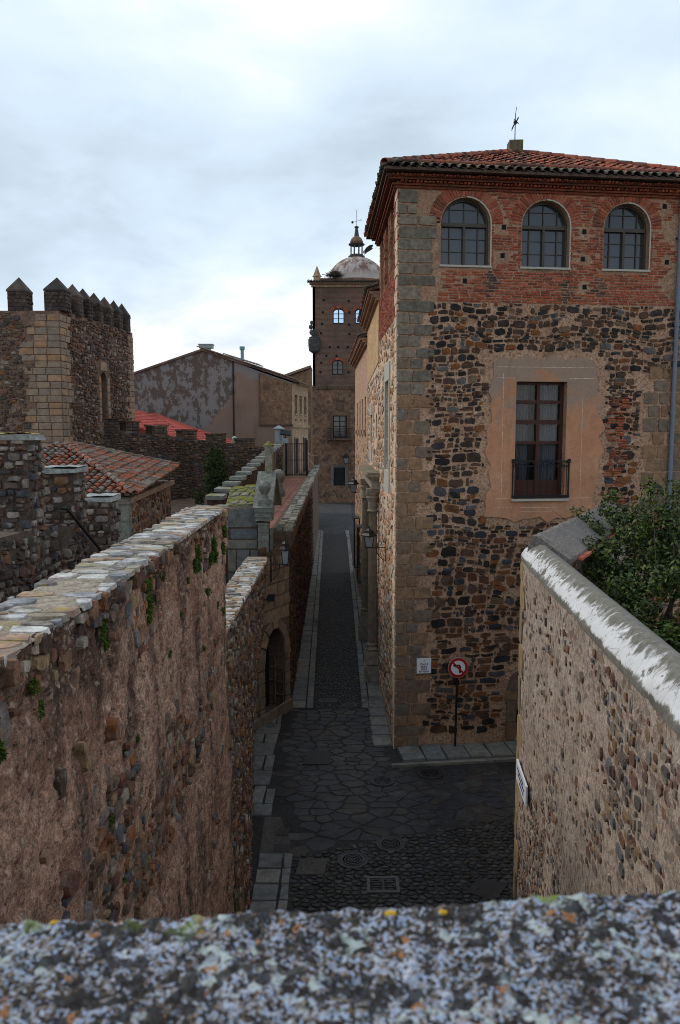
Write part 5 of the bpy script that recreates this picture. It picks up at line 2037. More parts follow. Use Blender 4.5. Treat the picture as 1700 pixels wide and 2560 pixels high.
# ------------------------------------------------------------------ castle tower
tw_ = root('castle_tower', (-12.7, 36, 4), 'square medieval tower with pyramid-capped merlons at the far left', 'tower')
M['towermort'] = mortar_mat('tower mortar', (.11, .072, .056), (.2, .14, .11), 1.2, 20, dark=((.06, .045, .04), .56, .5))
M['towerstone'] = stone_mat('tower rubble', [(.1, .062, .048), (.15, .085, .055), (.072, .052, .044), (.18, .145, .12), (.065, .06, .062), (.13, .065, .042), (.25, .21, .175), (.045, .035, .031), (.095, .078, .068)], .45, 4, .5, dark=((.05, .04, .035), .58, .5))
M['towerquoin'] = stone_mat('tower ashlar', [(.265, .2, .148), (.225, .18, .143), (.31, .212, .145), (.25, .2, .16), (.205, .172, .142), (.29, .185, .122)], .35, 3, .4, dark=((.13, .11, .095), .55, .35))
T1 = Fr((-12.7, 36, 0), (1, .0, 0))
T2 = Fr((-12.7, 36, 0), (.95, 8.95, 0))
TL2 = 9.0
slit = arch_poly(4.4, 5.15, 8.9, 11.05, .42, 8)
V, F = holed(T2, [(0, 4), (TL2, 4), (TL2, 13.98), (0, 13.92)], [slit], .5)
put('right_wall', V, F, M['towermort'], tw_)
V, F = holed(T1, [(-6, 4), (0, 4), (0, 13.86), (-6, 13.86)], [], .5)
put('front_wall', V, F, M['towermort'], tw_)
G().prism(XY, [(-18.6, 36.1), (-13.5, 36.1), (-12.7, 44.9), (-18.6, 44.9)], 4, 13.7).put('core', M['towermort'], tw_)
G().prism(T2, slit, -.55, -.45).put('window', M['rustiron'], tw_)
qs, qs2 = [], []
z = 5.2
k = 0
while z < 13.7:
    h = rg.uniform(.28, .33)
    l = rg.uniform(1.15, 1.9)
    sp = rg.uniform(.5, .68)
    cuts = [0.0, sp, sp + rg.uniform(.5, .65)] + ([l] if l > 1.45 else [])
    for a, b_ in zip(cuts, cuts[1:]):
        qs.append(shrink(rect(-b_, -a, z, min(z + h, 13.88), .02, rg), .004, .06, rg))
    l2 = rg.choice((.6, .95, 1.15))
    cuts = [0, l2 * .52, l2]
    for a, b_ in zip(cuts, cuts[1:]):
        qs2.append(shrink(rect(a, b_, z, min(z + h, 13.88), .02, rg), .004, .06, rg))
    l3 = rg.choice((.9, 1.3))
    cuts = [TL2 - l3, TL2 - l3 * .45, TL2]
    for a, b_ in zip(cuts, cuts[1:]):
        qs2.append(shrink(rect(a, b_, z, min(z + h, 13.88), .02, rg), .004, .06, rg))
    z += h
    k += 1
stones(tw_, T1, qs, M['towerquoin'], 'quoin', 'quoins', (.03, .05), .04, 300, 5, rg)
stones(tw_, T2, qs2, M['towerquoin'], 'quoin', 'quoins', (.03, .05), .04, 100, 4, rg)
ss_ = [rect(u, u + .3, z_, z_ + .38, .03, rg) for z_ in np.arange(8.9, 11.0, .39) for u in (4.08, 5.17)] + [[(4.3, 11.1), (4.5, 11.55), (4.95, 11.95), (4.8, 12.0), (4.2, 11.6)][::-1]]
ss_ = ss_[:-1] + [rect(4.35, 5.2, 11.52, 12.0, .03, rg)]
stones(tw_, T2, ss_, M['towerquoin'], 'window_stone', 'window_stones', (.035, .05), .04, 60, 3, rg)
st = masonry(.6, TL2 - .7, 6, 13.92, .11, .26, .14, .45, .012, rg, .3, .05)
st = [p for p in st if not any(4.05 < u < 5.5 and 8.5 < z_ < 12 for u, z_ in p) and rg.random() < .93 and cen(p)[0] > .85]
stones(tw_, T2, st, M['towerstone'], 'stone', 'small_stones', (.03, .09), .2, 220, 5, rg)
st = [p for p in masonry(-4.2, -1.15, 7.5, 13.85, .11, .26, .14, .45, .012, rg, .3, .05) if rg.random() < .95]
st = [p for p in st if cen(p)[0] < -1.35 - .3 * abs(math.sin(cen(p)[1] * 5))]
stones(tw_, T1, st, M['towerstone'], 'stone', 'small_stones', (.03, .06), .2, 300, 6, rg)
M['merlon'] = stone_mat('dark merlon masonry', [(.06, .048, .041), (.085, .062, .05), (.046, .039, .035), (.1, .08, .068)], .5, 4, .6, dark=((.03, .026, .024), .5, 1.0))


def tower_merlon(c, U_, W_, w2, l2, zb, zs, zt):
    """body, drip course and pyramid"""
    f_ = Fr((c[0], c[1], 0), U_)
    mo = G().box(f_, -w2, w2, zb, zs - .02, -l2, l2, .02).put('merlon', M['merlon'], tw_)
    q = []
    for z_ in np.arange(zb, zs - .1, .17):
        u = -w2
        while u < w2 - .1:
            l = rg.uniform(.2, .42)
            q.append(rect(u, min(u + l, w2), z_, min(z_ + .17, zs), .02, rg))
            u += l
    stones(mo, Fr((c[0] + f_.N.x * l2, c[1] + f_.N.y * l2, 0), U_), q, M['merlon'], 'stone', 'merlon_stones', (.02, .05), .12, 40, 5, rg)
    q2 = []
    for z_ in np.arange(zb, zs - .1, .17):
        u = -l2
        while u < l2 - .1:
            l = rg.uniform(.2, .35)
            q2.append(rect(u, min(u + l, l2), z_, min(z_ + .17, zs), .02, rg))
            u += l
    sf = Fr((c[0] + f_.U.x * w2, c[1] + f_.U.y * w2, 0), (-f_.N.x, -f_.N.y, 0))
    stones(mo, sf, q2, M['merlon'], 'stone', 'merlon_stones', (.02, .05), .12, 40, 5, rg)
    e = .03
    p = [f_.P(-w2 - e, zs, l2 + e), f_.P(w2 + e, zs, l2 + e), f_.P(w2 + e, zs, -l2 - e), f_.P(-w2 - e, zs, -l2 - e)]
    pu = [x + Vector((0, 0, .08)) for x in p]
    t = f_.P(0, zt, 0)
    G().add(p + pu + [t], [(3, 2, 1, 0), (0, 1, 5, 4), (1, 2, 6, 5), (2, 3, 7, 6), (3, 0, 4, 7), (4, 5, 8), (5, 6, 8), (6, 7, 8), (7, 4, 8)]).put('merlon_cap', M['merlon'], mo)


tower_merlon((-14.62, 36.42), (1, 0, 0), None, .43, .36, 13.7, 14.72, 15.42)
tower_merlon((-16.9, 36.42), (1, 0, 0), None, .43, .36, 13.7, 14.72, 15.42)
tower_merlon((-12.9, 36.45), (1, 0, 0), None, .46, .4, 13.86, 14.74, 15.42)
tower_merlon((-12.74, 38.05), (1, .0, 0), None, .36, .34, 13.9, 14.76, 15.42)
for k, y in enumerate((39.35, 40.65, 41.95, 43.2, 44.35)):
    tower_merlon((-13.03 + (y - 36) * .106, y), (1, 0, 0), None, .36, .31, 13.85, 14.8, 15.45 + .02 * k)

# ------------------------------------------------------------------ crenellated town wall between tower and terrace
cw = root('town_wall', (-8, 45, 4), 'dark crenellated town wall running from the castle tower down to the terrace', 'wall')
CF = Fr((-12.4, 40.4, 0), (7.9, 9.6, 0))
CL = 13.6


def cz(u):
    return 8.62 - .098 * u


prof = [(0, 4.2), (CL, 4.2)] + [(u, cz(u)) for u in np.arange(CL, -.1, -.85)]
V, F = holed(CF, prof, [], .1)
put('wall_face', V, F, M['darkmort'], cw)
G().prism(CF, prof, -.6, -.02).put('wall_body', M['darkmort'], cw)
M['townstone'] = stone_mat('town wall rubble', [(.085, .065, .055), (.12, .08, .06), (.06, .06, .065), (.15, .12, .1), (.1, .06, .045), (.05, .045, .042), (.14, .1, .07)], .5, 4, .6, dark=((.025, .022, .02), .55, .5))
st = masonry(0, CL, 4.6, 8.6, .09, .22, .16, .55, .012, rg, .3, .05)
st = [p for p in st if max(z_ for u, z_ in p) < cz(cen(p)[0])]
stones(cw, CF, st, M['townstone'], 'stone', 'small_stones', (.03, .08), .2, 300, 6, rg)
for k, (u, wd) in enumerate(((.15, 1.0), (1.62, .85), (3.3, 1.05), (5.4, 1.05), (7.6, 1.1), (9.95, 1.15))):
    zt = (9.12, 8.98, 8.79, 8.55, 8.34, 8.02)[k]
    mo = G().box(CF, u, u + wd, cz(u) - .3, zt - .08, -.55, .01).put('merlon', M['darkmort'], cw)
    q = [rect(a, min(a + .36, wd), z_, z_ + .13, .02, rg) for z_ in np.arange(cz(u) - .25, zt - .15, .14) for a in (0 + rg.uniform(0, .1), .38, .74) if a < wd - .1]
    stones(mo, Fr(CF.P(u, 0, .012), CF.U), q, M['townstone'], 'stone', 'merlon_stones', (.02, .06), .15, 40, 5, rg)
    G().box(CF, u - .06, u + wd + .06, zt - .08, zt, -.6, .07, .02).put('merlon_cap', M['townstone'], mo)

# ------------------------------------------------------------------ shrub by the wall
M['leaf'] = stone_mat('evergreen leaf', [(.022, .032, .014), (.035, .05, .018), (.05, .065, .022), (.018, .025, .013), (.06, .07, .02), (.028, .04, .016)], .3, 3, 0)
M['bark'] = flat('grey brown bark', (.07, .055, .045), .9, var=.3)


def leaves(n_, pick, size, rg, asp=.55):
    """many leaf-sized faces; pick() gives a point and an outward direction"""
    V = np.zeros((n_ * 4, 3), np.float32)
    for i in range(n_):
        p, d_ = pick()
        t = Vector((rg.gauss(0, 1), rg.gauss(0, 1), rg.gauss(0, 1) - .2)).normalized()
        nn = (d_ + Vector((rg.gauss(0, .6), rg.gauss(0, .6), rg.gauss(0, .6) + .5))).normalized()
        s_ = nn.cross(t)
        if s_.length < .1:
            s_ = nn.cross(Vector((1, 0, .3)))
        s_.normalize()
        t = s_.cross(nn)
        l = size * rg.uniform(.6, 1.3)
        a, b2 = t * l * .5, s_ * l * asp * .5
        V[i * 4] = p - a
        V[i * 4 + 1] = p + b2
        V[i * 4 + 2] = p + a
        V[i * 4 + 3] = p - b2
    F = np.arange(n_ * 4).reshape(-1, 4)
    return V, F


sh = root('conifer', (-5.45, 34, 4.6), 'dark bushy evergreen against the crenellated town wall', 'tree')
G().tube([(-5.45, 34, 4.6), (-5.42, 34, 5.6), (-5.5, 34, 7.2)], .09, 7, .03).put('trunk', M['bark'], sh)
bl = []
for i in range(95):
    h = rg.random() ** .8
    r_ = (1 - h) * 1.05 + .12
    an = rg.uniform(0, 2 * PI)
    bl.append((Vector((-5.45 + r_ * rg.uniform(.2, 1) * math.cos(an) + .15 * (1 - h), 34 + r_ * rg.uniform(.2, 1) * math.sin(an), 5.1 + h * 2.5)), rg.uniform(.16, .34)))


def pk():
    c_, r_ = rg.choice(bl)
    d_ = Vector((rg.gauss(0, 1), rg.gauss(0, 1), rg.gauss(0, 1))).normalized()
    return c_ + d_ * r_ * rg.uniform(.5, 1.05), d_


V, F = leaves(13000, pk, .11, rg, .4)
put('foliage', V, F, M['leaf'], sh)

# ------------------------------------------------------------------ gable-ended house behind
gh = root('gable_house', (-9, 60, 4), 'long gabled house with a flaking grey and brown end wall', 'house')
b = NB('flaking gable render')
z3 = b.zed()
n1 = b.noise(1.7, 6, .72, sc=(1, 1, .7))
n2 = b.noise(.35, 4, .6)
bb = b.noise(7, 4, .6)
c = b.mix(b.step(n2, .35, .65), (.21, .14, .105), (.27, .19, .15))
c = b.mix(b.mt('MULTIPLY', bb, .5), c, (.17, .115, .09))
# limewash still clinging high on the left part, the brown scratch coat showing through
hi = b.mt('ADD', b.mt('MULTIPLY', b.mt('SUBTRACT', z3[2], 10.4), .22), b.mt('MULTIPLY', b.mt('SUBTRACT', -8.4, z3[0]), .16))
reg = b.step(b.mt('ADD', hi, b.mt('MULTIPLY', b.mt('SUBTRACT', n2, .5), 1.4)), .0, .1)
reg = b.mt('MULTIPLY', reg, b.step(b.mt('SUBTRACT', -7.95, z3[0]), 0, .05))
dk = b.mix(b.step(b.mt('ADD', n1, b.mt('MULTIPLY', b.mt('SUBTRACT', n2, .5), .35)), .485, .515), (.105, .082, .068), (.2, .19, .185))
c = b.mix(reg, c, dk)
rt_ = b.mt('MULTIPLY', b.step(z3[0], -7.9, -7.85), b.step(b.mt('ADD', b.mt('SUBTRACT', z3[2], b.mt('MULTIPLY', b.mt('ADD', z3[0], 8), -.42)), b.mt('MULTIPLY', n1, 1.2)), 13.55, 13.7))
c = b.mix(b.mt('MULTIPLY', rt_, .85), c, (.2, .19, .19))
c = b.mix(b.mt('MULTIPLY', b.step(b.noise(1.3, 5, .6, sc=(1, 1, .2), off=(2, 2, 2)), .58, .7), .6), c, (.1, .075, .06))
M['gable'] = b.done(c, .95, .3, n1, .03)
GF = Fr((0, 60, 0), (1, 0, 0))
pts = [(-16.6, 4), (-3.65, 4), (-3.65, 12.15), (-6.1, 12.98), (-8.1, 13.75), (-9.8, 14.4), (-10.45, 14.5), (-11.2, 14.3), (-14, 13.35), (-16.6, 12.4)]
G().prism(GF, pts, -8, 0).put('gable_wall', M['gable'], gh)
V, F = holed(GF, [(-6.1, 9.0), (-3.66, 9.0), (-3.66, 12.1), (-6.1, 12.9)], [], .1, .06)
M['brownrend'] = mortar_mat('brown brick-lined render', (.15, .095, .065), (.2, .135, .095), 1.2, 12, dark=((.09, .06, .045), .5, .5))
G().prism(GF, [(-6.1, 9.0), (-3.7, 9.0), (-3.7, 12.05), (-6.1, 12.85)], -.02, .1).put('brown_panel', M['brownrend'], gh)
G().box(GF, -6.2, -3.6, 8.9, 9.0, 0, .16).put('string_course', M['wetmortar'], gh)
G().box(GF, -8.16, -8.06, 5, 13.72, .0, .08).put('gable_pipe', M['iron'], gh)
G().box(GF, -6.14, -6.1, 9, 12.9, .08, .14).put('panel_pipe', M['wetmortar'], gh)
GS = Fr((-3.65, 60, 0), (.95, 6.6, 0))
ws = [[(a, 9.85), (a + 1.0, 9.85), (a + 1.0, 11.3), (a, 11.3)] for a in (1.0, 2.9, 4.9)]
V, F = holed(GS, [(0, 4), (6.67, 4), (6.67, 12.2), (0, 12.2)], ws, .25)
M['tanwall'] = mortar_mat('tan facade render', (.27, .2, .14), (.33, .25, .18), 1, 12, dark=((.19, .13, .09), .6, .8))
put('facade', V, F, M['tanwall'], gh)
for h in ws:
    o = G().prism(GS, h, -.3, -.2).put('window', M['dark'], gh)
    G().box(GS, h[0][0] - .08, h[1][0] + .08, h[0][1] - .12, h[0][1] - .01, -.02, .08).put('sill', M['tanwall'], gh)
    G().box(GS, h[0][0] + .1, h[1][0] - .1, 9.3, 9.45, .0, .05).put('apron', M['brownrend'], gh)
G().box(GS, 0, 6.67, 8.75, 8.95, 0, .12).put('string_course', M['tanwall'], gh)
for a in (.8, 4.4):
    G().box(GS, a, a + 1.4, 5.2, 7.9, .0, .04).put('door', M['dark'], gh)
    G().box(GS, a - .15, a, 5.2, 8.0, .0, .09).put('door_frame', M['brownrend'], gh)
M['greytile'] = stone_mat('weathered grey brown tile', [(.15, .1, .08), (.18, .13, .1), (.12, .09, .075), (.2, .12, .085)], .4, 3, .3, dark=((.05, .042, .036), .55, .6))
g = G()
g.prism(GF, [(-17, 12.3), (-10.45, 14.52), (-3.3, 12.16), (-3.3, 12.3), (-10.45, 14.68), (-17, 12.46)][::-1], -8.2, .14)
rf_ = g.put('roof', M['greytile'], gh)
e0_, e1_ = Vector((-3.25, 59.9, 12.28)), Vector((-2.2, 67.4, 12.28))
G().add([(-3.2, 59.88, 12.2), (-2.2, 67.5, 12.2), (-10.4, 68, 14.6), (-10.45, 59.88, 14.6), (-3.2, 59.88, 12.32), (-2.2, 67.5, 12.32), (-10.4, 68, 14.76), (-10.45, 59.88, 14.76)], [(4, 5, 6, 7), (3, 2, 1, 0), (0, 1, 5, 4), (1, 2, 6, 5), (2, 3, 7, 6), (3, 0, 4, 7)]).put('roof_slope', M['greytile'], gh)
vt = [Vector((-10.45 + i * .235, 59.86, 14.7 - .33 * i * .235)) for i in range(31)]
gt = tile_mesh(.4, .11, .09, .02, name='verge_tile', mat=M['greytile'])
for p in vt:
    m = Matrix.Identity(4)
    a = Vector((-1, 0, .33)).normalized()
    n_ = Vector((.33, 0, 1)).normalized()
    s_ = a.cross(n_)
    for r_ in range(3):
        m[r_][0], m[r_][1], m[r_][2] = s_[r_], a[r_], n_[r_]
    m.translation = p
    inst('verge_tile', gt, m, rf_)
M['zinc'] = flat('painted zinc', (.25, .29, .31), .5, var=.2)
M['teal'] = flat('teal painted metal', (.13, .27, .29), .5, var=.2)
vb = G().box(FRONT, -10.75, -9.72, 14.78, 15.02, -61.0, -60.3).put('roof_vent', M['zinc'], gh)
G().box(FRONT, -10.5, -9.9, 14.5, 14.78, -60.9, -60.4).put('vent_neck', M['zinc'], vb)
G().box(FRONT, -10.8, -9.67, 15.02, 15.08, -61.05, -60.25).put('vent_lid', M['zinc'], vb)
tp_ = G().lathe((-7.48, 60.6, 13.4), [(.13, 0), (.13, 1.25), (.2, 1.27), (.2, 1.5), (.05, 1.52)], 12).put('flue_pipe', M['teal'], gh)
G().add([(-8.9, 60.2, 14.32), (-6.2, 60.2, 13.5), (-6.1, 63, 13.55), (-8.8, 63, 14.4), (-8.9, 60.2, 14.4), (-6.2, 60.2, 13.58), (-6.1, 63, 13.63), (-8.8, 63, 14.48)], [(4, 5, 6, 7), (3, 2, 1, 0), (0, 1, 5, 4), (1, 2, 6, 5), (2, 3, 7, 6), (3, 0, 4, 7)]).put('roof_panel', M['zinc'], gh)

# house whose roof shows between the gable house and the domed tower
rh = root('ridge_roof_house', (-4, 80, 4), 'low tiled roof with a plain gable squeezed between gable house and domed tower', 'house')
G().prism(Fr((0, 78, 0), (1, 0, 0)), [(-9, 4), (-2.9, 4), (-2.9, 14.6), (-9, 12.6)], -5, 0).put('wall', M['brownrend'], rh)
G().prism(Fr((0, 77.9, 0), (1, 0, 0)), [(-9.2, 12.5), (-2.9, 14.7), (-2.9, 14.95), (-9.2, 12.75)], -5.4, .15).put('roof', M['greytile'], rh)

# red roof in front of the gable
lh = root('red_roof_house', (-11, 55, 4), 'low house with a bright red tiled roof below the stained gable', 'house')
M['redtile'] = stone_mat('new red roof tile', [(.36, .095, .08), (.32, .08, .068), (.4, .12, .1), (.28, .075, .065)], .3, 3, .2)
a0, a1, a2, a3 = Vector((-17.5, 59.8, 9.6)), Vector((-14.0, 59.8, 9.85)), Vector((-6.6, 57.0, 7.25)), Vector((-14.5, 50.5, 8.35))
G().add([a0, a1, a2, (-8.3, 51, 7.25), a3] + [p - Vector((0, 0, .25)) for p in (a0, a1, a2, Vector((-8.3, 51, 7.25)), a3)], [(4, 3, 2, 1, 0), (5, 6, 7, 8, 9), (3, 4, 9, 8), (4, 0, 5, 9), (2, 3, 8, 7)]).put('roof_bed', M['redtile'], lh)
G().prism(XY, [(-16, 59.5), (-14, 59.5), (-7.8, 56.8), (-9.2, 51.4), (-14.2, 51)], 4, 6.9).put('wall', M['tanwall'], lh)
rtile = tile_mesh(.5, .11, .09, .015, mat=M['redtile'])
RFm = slope(Vector((-8.3, 51, 7.27)), Vector((-6.6, 57.0, 7.27)), Vector((-14.4, 56.5, 9.45)))


def red_in(u, w_):
    p = RFm.P(u, w_)
    return 50.9 < p.y < 59.3 and p.x > -16.5 and (p.y < 57.2 + (-6.6 - p.x) * .33)


tiles(lh, RFm, -3.5, 9, 9.5, red_in, .26, .42, rtile, rg, 300, lift=.06)
ch = root('chimney_pot', (-6.6, 48.5, 7), 'small grey chimney pot with a ball cap behind the town wall', 'chimney', 'chimneys behind the town wall')
G().lathe((-6.55, 48.6, 6.6), [(.17, 0), (.17, 1.15), (.2, 1.16), (.2, 1.24)], 12).put('pot', M['trim'], ch)
G().ball((-6.55, 48.6, 7.98), .17).put('cap', M['trim'], ch)
vp = root('vent_pipe', (-4.45, 57, 6), 'grey cylindrical vent pipe with a cone cap at the end of the battlement', 'vent pipe', 'chimneys behind the town wall')
G().lathe((-4.45, 57.0, 6.5), [(.3, 0), (.3, 2.1)], 16).put('pipe', M['zinc'], vp)
G().lathe((-4.45, 57.0, 8.62), [(.42, 0), (.42, .04), (.06, .26)], 16).put('cone_cap', M['zinc'], vp)
fl_ = root('floodlight', (-3.95, 56.5, 7.6), 'tilted dark floodlight with a pale box under it beside the vent pipe', 'floodlight')
G().box(slope(Vector((-4.3, 56.4, 8.28)), Vector((-3.6, 56.4, 8.2)), Vector((-4.0, 56.8, 8.6))), 0, .75, 0, .45, -.1, 0).put('lamp_head', M['iron'], fl_)
G().box(FRONT, -4.15, -3.75, 7.6, 7.95, -56.8, -56.4).put('ballast_box', M['zinc'], fl_)
G().box(FRONT, -4.0, -3.9, 7.95, 8.3, -56.65, -56.55).put('post', M['iron'], fl_)
gt_ = root('iron_gate', (-3.3, 58, 5.12), 'black iron gate closing the far end of the tiled terrace walk', 'gate')
gf = Fr((-4.0, 58.3, 0), (1, 0, 0))
for i in range(9):
    G().box(gf, .1 + i * .17, .13 + i * .17, 5.15, 7.6, -.02, .02).put('bar', M['iron'], gt_)
for z_ in (5.2, 6.3, 7.5):
    G().box(gf, .05, 1.55, z_, z_ + .05, -.03, -.021).put('rail', M['iron'], gt_)
for u in (0, 1.55):
    G().box(gf, u - .08, u + .05, 5.12, 7.8, -.06, .06).put('post', M['iron'], gt_)

# ------------------------------------------------------------------ domed brick tower at the end of the lane
dt = root('domed_tower', (0, 93, 0), 'tall brick tower with a stained white dome and lantern at the lane end', 'tower')
b = NB('small tower brickwork')
bt_ = b.n('ShaderNodeTexBrick')
xyz = b.zed()
cb_ = b.n('ShaderNodeCombineXYZ')
b.l(b.mt('ADD', xyz[0], b.mt('MULTIPLY', xyz[1], .6)), cb_.inputs[0])
b.l(xyz[2], cb_.inputs[1])
b.l(cb_.outputs[0], bt_.inputs['Vector'])
bt_.inputs['Scale'].default_value = 1
bt_.inputs['Brick Width'].default_value = .42
bt_.inputs['Row Height'].default_value = .14
bt_.inputs['Mortar Size'].default_value = .022
bt_.inputs['Color1'].default_value = (.11, .052, .038, 1)
bt_.inputs['Color2'].default_value = (.15, .075, .052, 1)
bt_.inputs['Mortar'].default_value = (.17, .13, .1, 1)
c = b.mix(b.mt('MULTIPLY', b.step(b.noise(.5, 5, .65), .45, .65), .6), bt_.outputs['Color'], (.06, .044, .038))
M['tbrick'] = b.done(c, .92, .4, bt_.outputs['Fac'], .02)
M['tlow'] = mortar_mat('lower tower masonry', (.13, .09, .068), (.21, .14, .1), .8, 8, dark=((.05, .04, .035), .58, .9), specks=((.05, .042, .04), 3.2, .62))
DF = Fr((0, 93, 0), (1, 0, 0))
w1, w2 = arch_poly(-.84, .51, 20.98, 22.35, .38, 8), arch_poly(1.75, 3.15, 20.98, 22.35, .38, 8)
w3 = arch_poly(-.94, .38, 15.1, 16.4, .42, 8)
V, F = holed(DF, [(-3.2, 13.7), (7.3, 13.7), (7.3, 25.2), (-3.15, 25.2)], [w1, w2, w3], .35)
put('brick_wall', V, F, M['tbrick'], dt)
bwin = [(-.85, 7.7), (.8, 7.7), (.8, 10.35), (-.85, 10.35)]
gwin = [(-.75, 2.05), (.6, 2.05), (.6, 4.2), (-.75, 4.2)]
V, F = holed(DF, [(-4.0, 0), (7.5, 0), (7.5, 13.6), (-3.9, 13.6)], [bwin, gwin], .4, .12)
put('lower_wall', V, F, M['tlow'], dt)
G().box(DF, -4.0, 7.3, 0, 13.65, -8, -.5).put('core', M['dark'], dt)
G().prism(Fr((-3.2, 93, 0), (0, -1, 0)), [(-8, 13.7), (0, 13.7), (0, 25.2), (-8, 25.2)], -.3, 0).put('side_wall', M['tbrick'], dt)
G().prism(Fr((-4.0, 92.88, 0), (0, -1, 0)), [(-8, 0), (0, 0), (0, 13.6), (-8, 13.6)], -.3, 0).put('lower_side_wall', M['tlow'], dt)
G().box(DF, -3.3, 7.5, 13.6, 13.75, -.3, .3).box(DF, -4.1, 7.6, 13.45, 13.6, -.3, .28).put('mid_cornice', M['wetmortar'], dt)
G().box(DF, -3.35, 7.4, 25.2, 25.45, -.3, .15).box(DF, -3.55, 7.5, 25.45, 25.62, -.3, .4).put('top_cornice', M['tanwall'], dt)
G().box(DF, -3.1, 7.3, 25.62, 26.5, -8, -1.5).put('drum_base', M['tlow'], dt)
er = slope(Vector((-3.8, 92.3, 25.65)), Vector((7.7, 92.3, 25.65)), Vector((2, 94.5, 26.2)))
rfm = G().box(er, 0, 11.5, 0, 2.3, -.1, 0).put('eave_roof', M['underroof'], dt)
tt = tile_mesh(.7, .14, .12, .03, mat=M['eavetile'])
tiles(rfm, er, .1, 11.4, 2.0, lambda u, w_: True, .34, .6, tt, rg, 60, lift=.04)
for (a, z_) in ((-1.9, 23.7), (1.0, 23.6), (-2.0, 22.3), (1.1, 22.3), (-2.1, 21.0), (1.05, 20.9), (-2.2, 19.9), (1.1, 19.8), (-1.2, 18.3), (-.2, 18.3), (.9, 18.3), (-1.6, 17.3), (-.4, 17.3), (-2.2, 16.5), (1.0, 15.4), (-2.3, 15.4)):
    G().box(DF, a - .13, a + .13, z_ - .13, z_ + .13, -.05, .012).put('putlog_hole', M['dark'], dt)


def tower_win(h, glass, mid=True):
    m = len(h)
    c_ = cen(h)
    u0, u1 = h[0][0], h[1][0]
    z0, z1 = h[0][1], max(z_ for u, z_ in h)
    g = G()
    inn = [(c_[0] + (u - c_[0]) * .84, c_[1] + (z_ - c_[1]) * .88) for u, z_ in h]
    V = [DF.P(a, b2, -.12) for a, b2 in h] + [DF.P(a, b2, -.12) for a, b2 in inn] + [DF.P(a, b2, -.25) for a, b2 in inn]
    g.add(V, [(i, (i + 1) % m, m + (i + 1) % m, m + i) for i in range(m)] + [(m + i, m + (i + 1) % m, 2 * m + (i + 1) % m, 2 * m + i) for i in range(m)])
    o = g.put('window', M['iron'], dt)
    G().box(DF, (u0 + u1) / 2 - .07, (u0 + u1) / 2 + .07, z0 + .1, z1 - .1, -.25, -.11).put('mullion', M['iron'], o)
    for f_ in (.36, .68):
        z_ = z0 + (z1 - z0) * f_
        G().box(DF, u0 + .1, u1 - .1, z_ - .025, z_ + .025, -.249, -.14).put('glazing_bar', M['iron'], o)
    G().prism(DF, h, -.3, -.26).put('pane', glass, o)


tower_win(w1, M['mirror'])
tower_win(w2, M['mirror'])
tower_win(w3, M['glass'])
for h in (w1, w2, w3):
    c_ = (h[0][0] + h[1][0]) / 2
    vpz = h[2][1]
    q = []
    for i in range(17):
        t0, t1 = PI * (i + .1) / 17, PI * (i + .9) / 17
        q.append([(c_ + .72 * math.cos(t0), vpz + .42 * math.sin(t0)), (c_ + 1.0 * math.cos(t0), vpz + .72 * math.sin(t0)), (c_ + 1.0 * math.cos(t1), vpz + .72 * math.sin(t1)), (c_ + .72 * math.cos(t1), vpz + .42 * math.sin(t1))])
    stones(dt, DF, q, M['brick'], 'arch_brick', 'arch_bricks', (.03, .05), .05, 0, 99, rg)
G().box(DF, -1.3, 1.25, 7.75, 11.0, .11, .18).put('stone_surround', M['wetmortar'], dt) if False else None
o = G().box(DF, bwin[0][0], bwin[1][0], 7.7, 10.35, -.28, -.2).put('balcony_window', M['iron'], dt)
for i in range(2):
    for j in range(4):
        G().box(DF, -.72 + i * .76, -.1 + i * .76, 7.85 + j * .62, 8.38 + j * .62, -.2, -.19).put('pane', M['glass'], o)
for u in (-1.25, .82):
    G().box(DF, u, u + .38, 7.7, 10.9, .1, .16).put('window_jamb', M['wetmortar'], dt)
bal_ = G().box(DF, -1.5, 1.55, 7.45, 7.65, .1, .95).put('balcony', M['wetmortar'], dt)
for i in range(24):
    u = -1.48 + 3.0 * i / 23
    G().box(DF, u - .015, u + .015, 7.65, 8.75, .88, .91).put('baluster', M['iron'], bal_)
G().box(DF, -1.5, 1.55, 8.75, 8.82, .86, .93).put('handrail', M['iron'], bal_)
sh_ = G().prism(DF, [(-.35, 11.2), (0, 10.85), (.35, 11.2), (.38, 12.05), (-.38, 12.05)], .1, .28).put('stone_shield', M['wetmortar'], dt)
G().box(DF, -.45, .45, 12.07, 12.2, .1, .36).put('shield_cornice', M['wetmortar'], dt)
for q in ((-1.1, -.78, 1.9, 4.5), (.62, .92, 1.9, 4.5), (-.78, .62, 4.22, 4.5)):
    G().box(DF, q[0], q[1], q[2], q[3], .1, .22).put('window_surround', M['zinc'] if False else M['greyashlar'], dt)
o = G().box(DF, -.75, .6, 2.05, 4.2, -.25, -.2).put('ground_window', M['glass'], dt)
for i in range(8):
    u = -.72 + 1.28 * i / 7
    G().box(DF, u - .02, u + .02, 2.05, 4.2, .1, .14).put('bar', M['iron'], o)
lantern((1.3, 92.85, 4.6), (.72, 92.2, 4.75), 1.9, 'small far lantern on the foot of the domed tower beside its barred window')
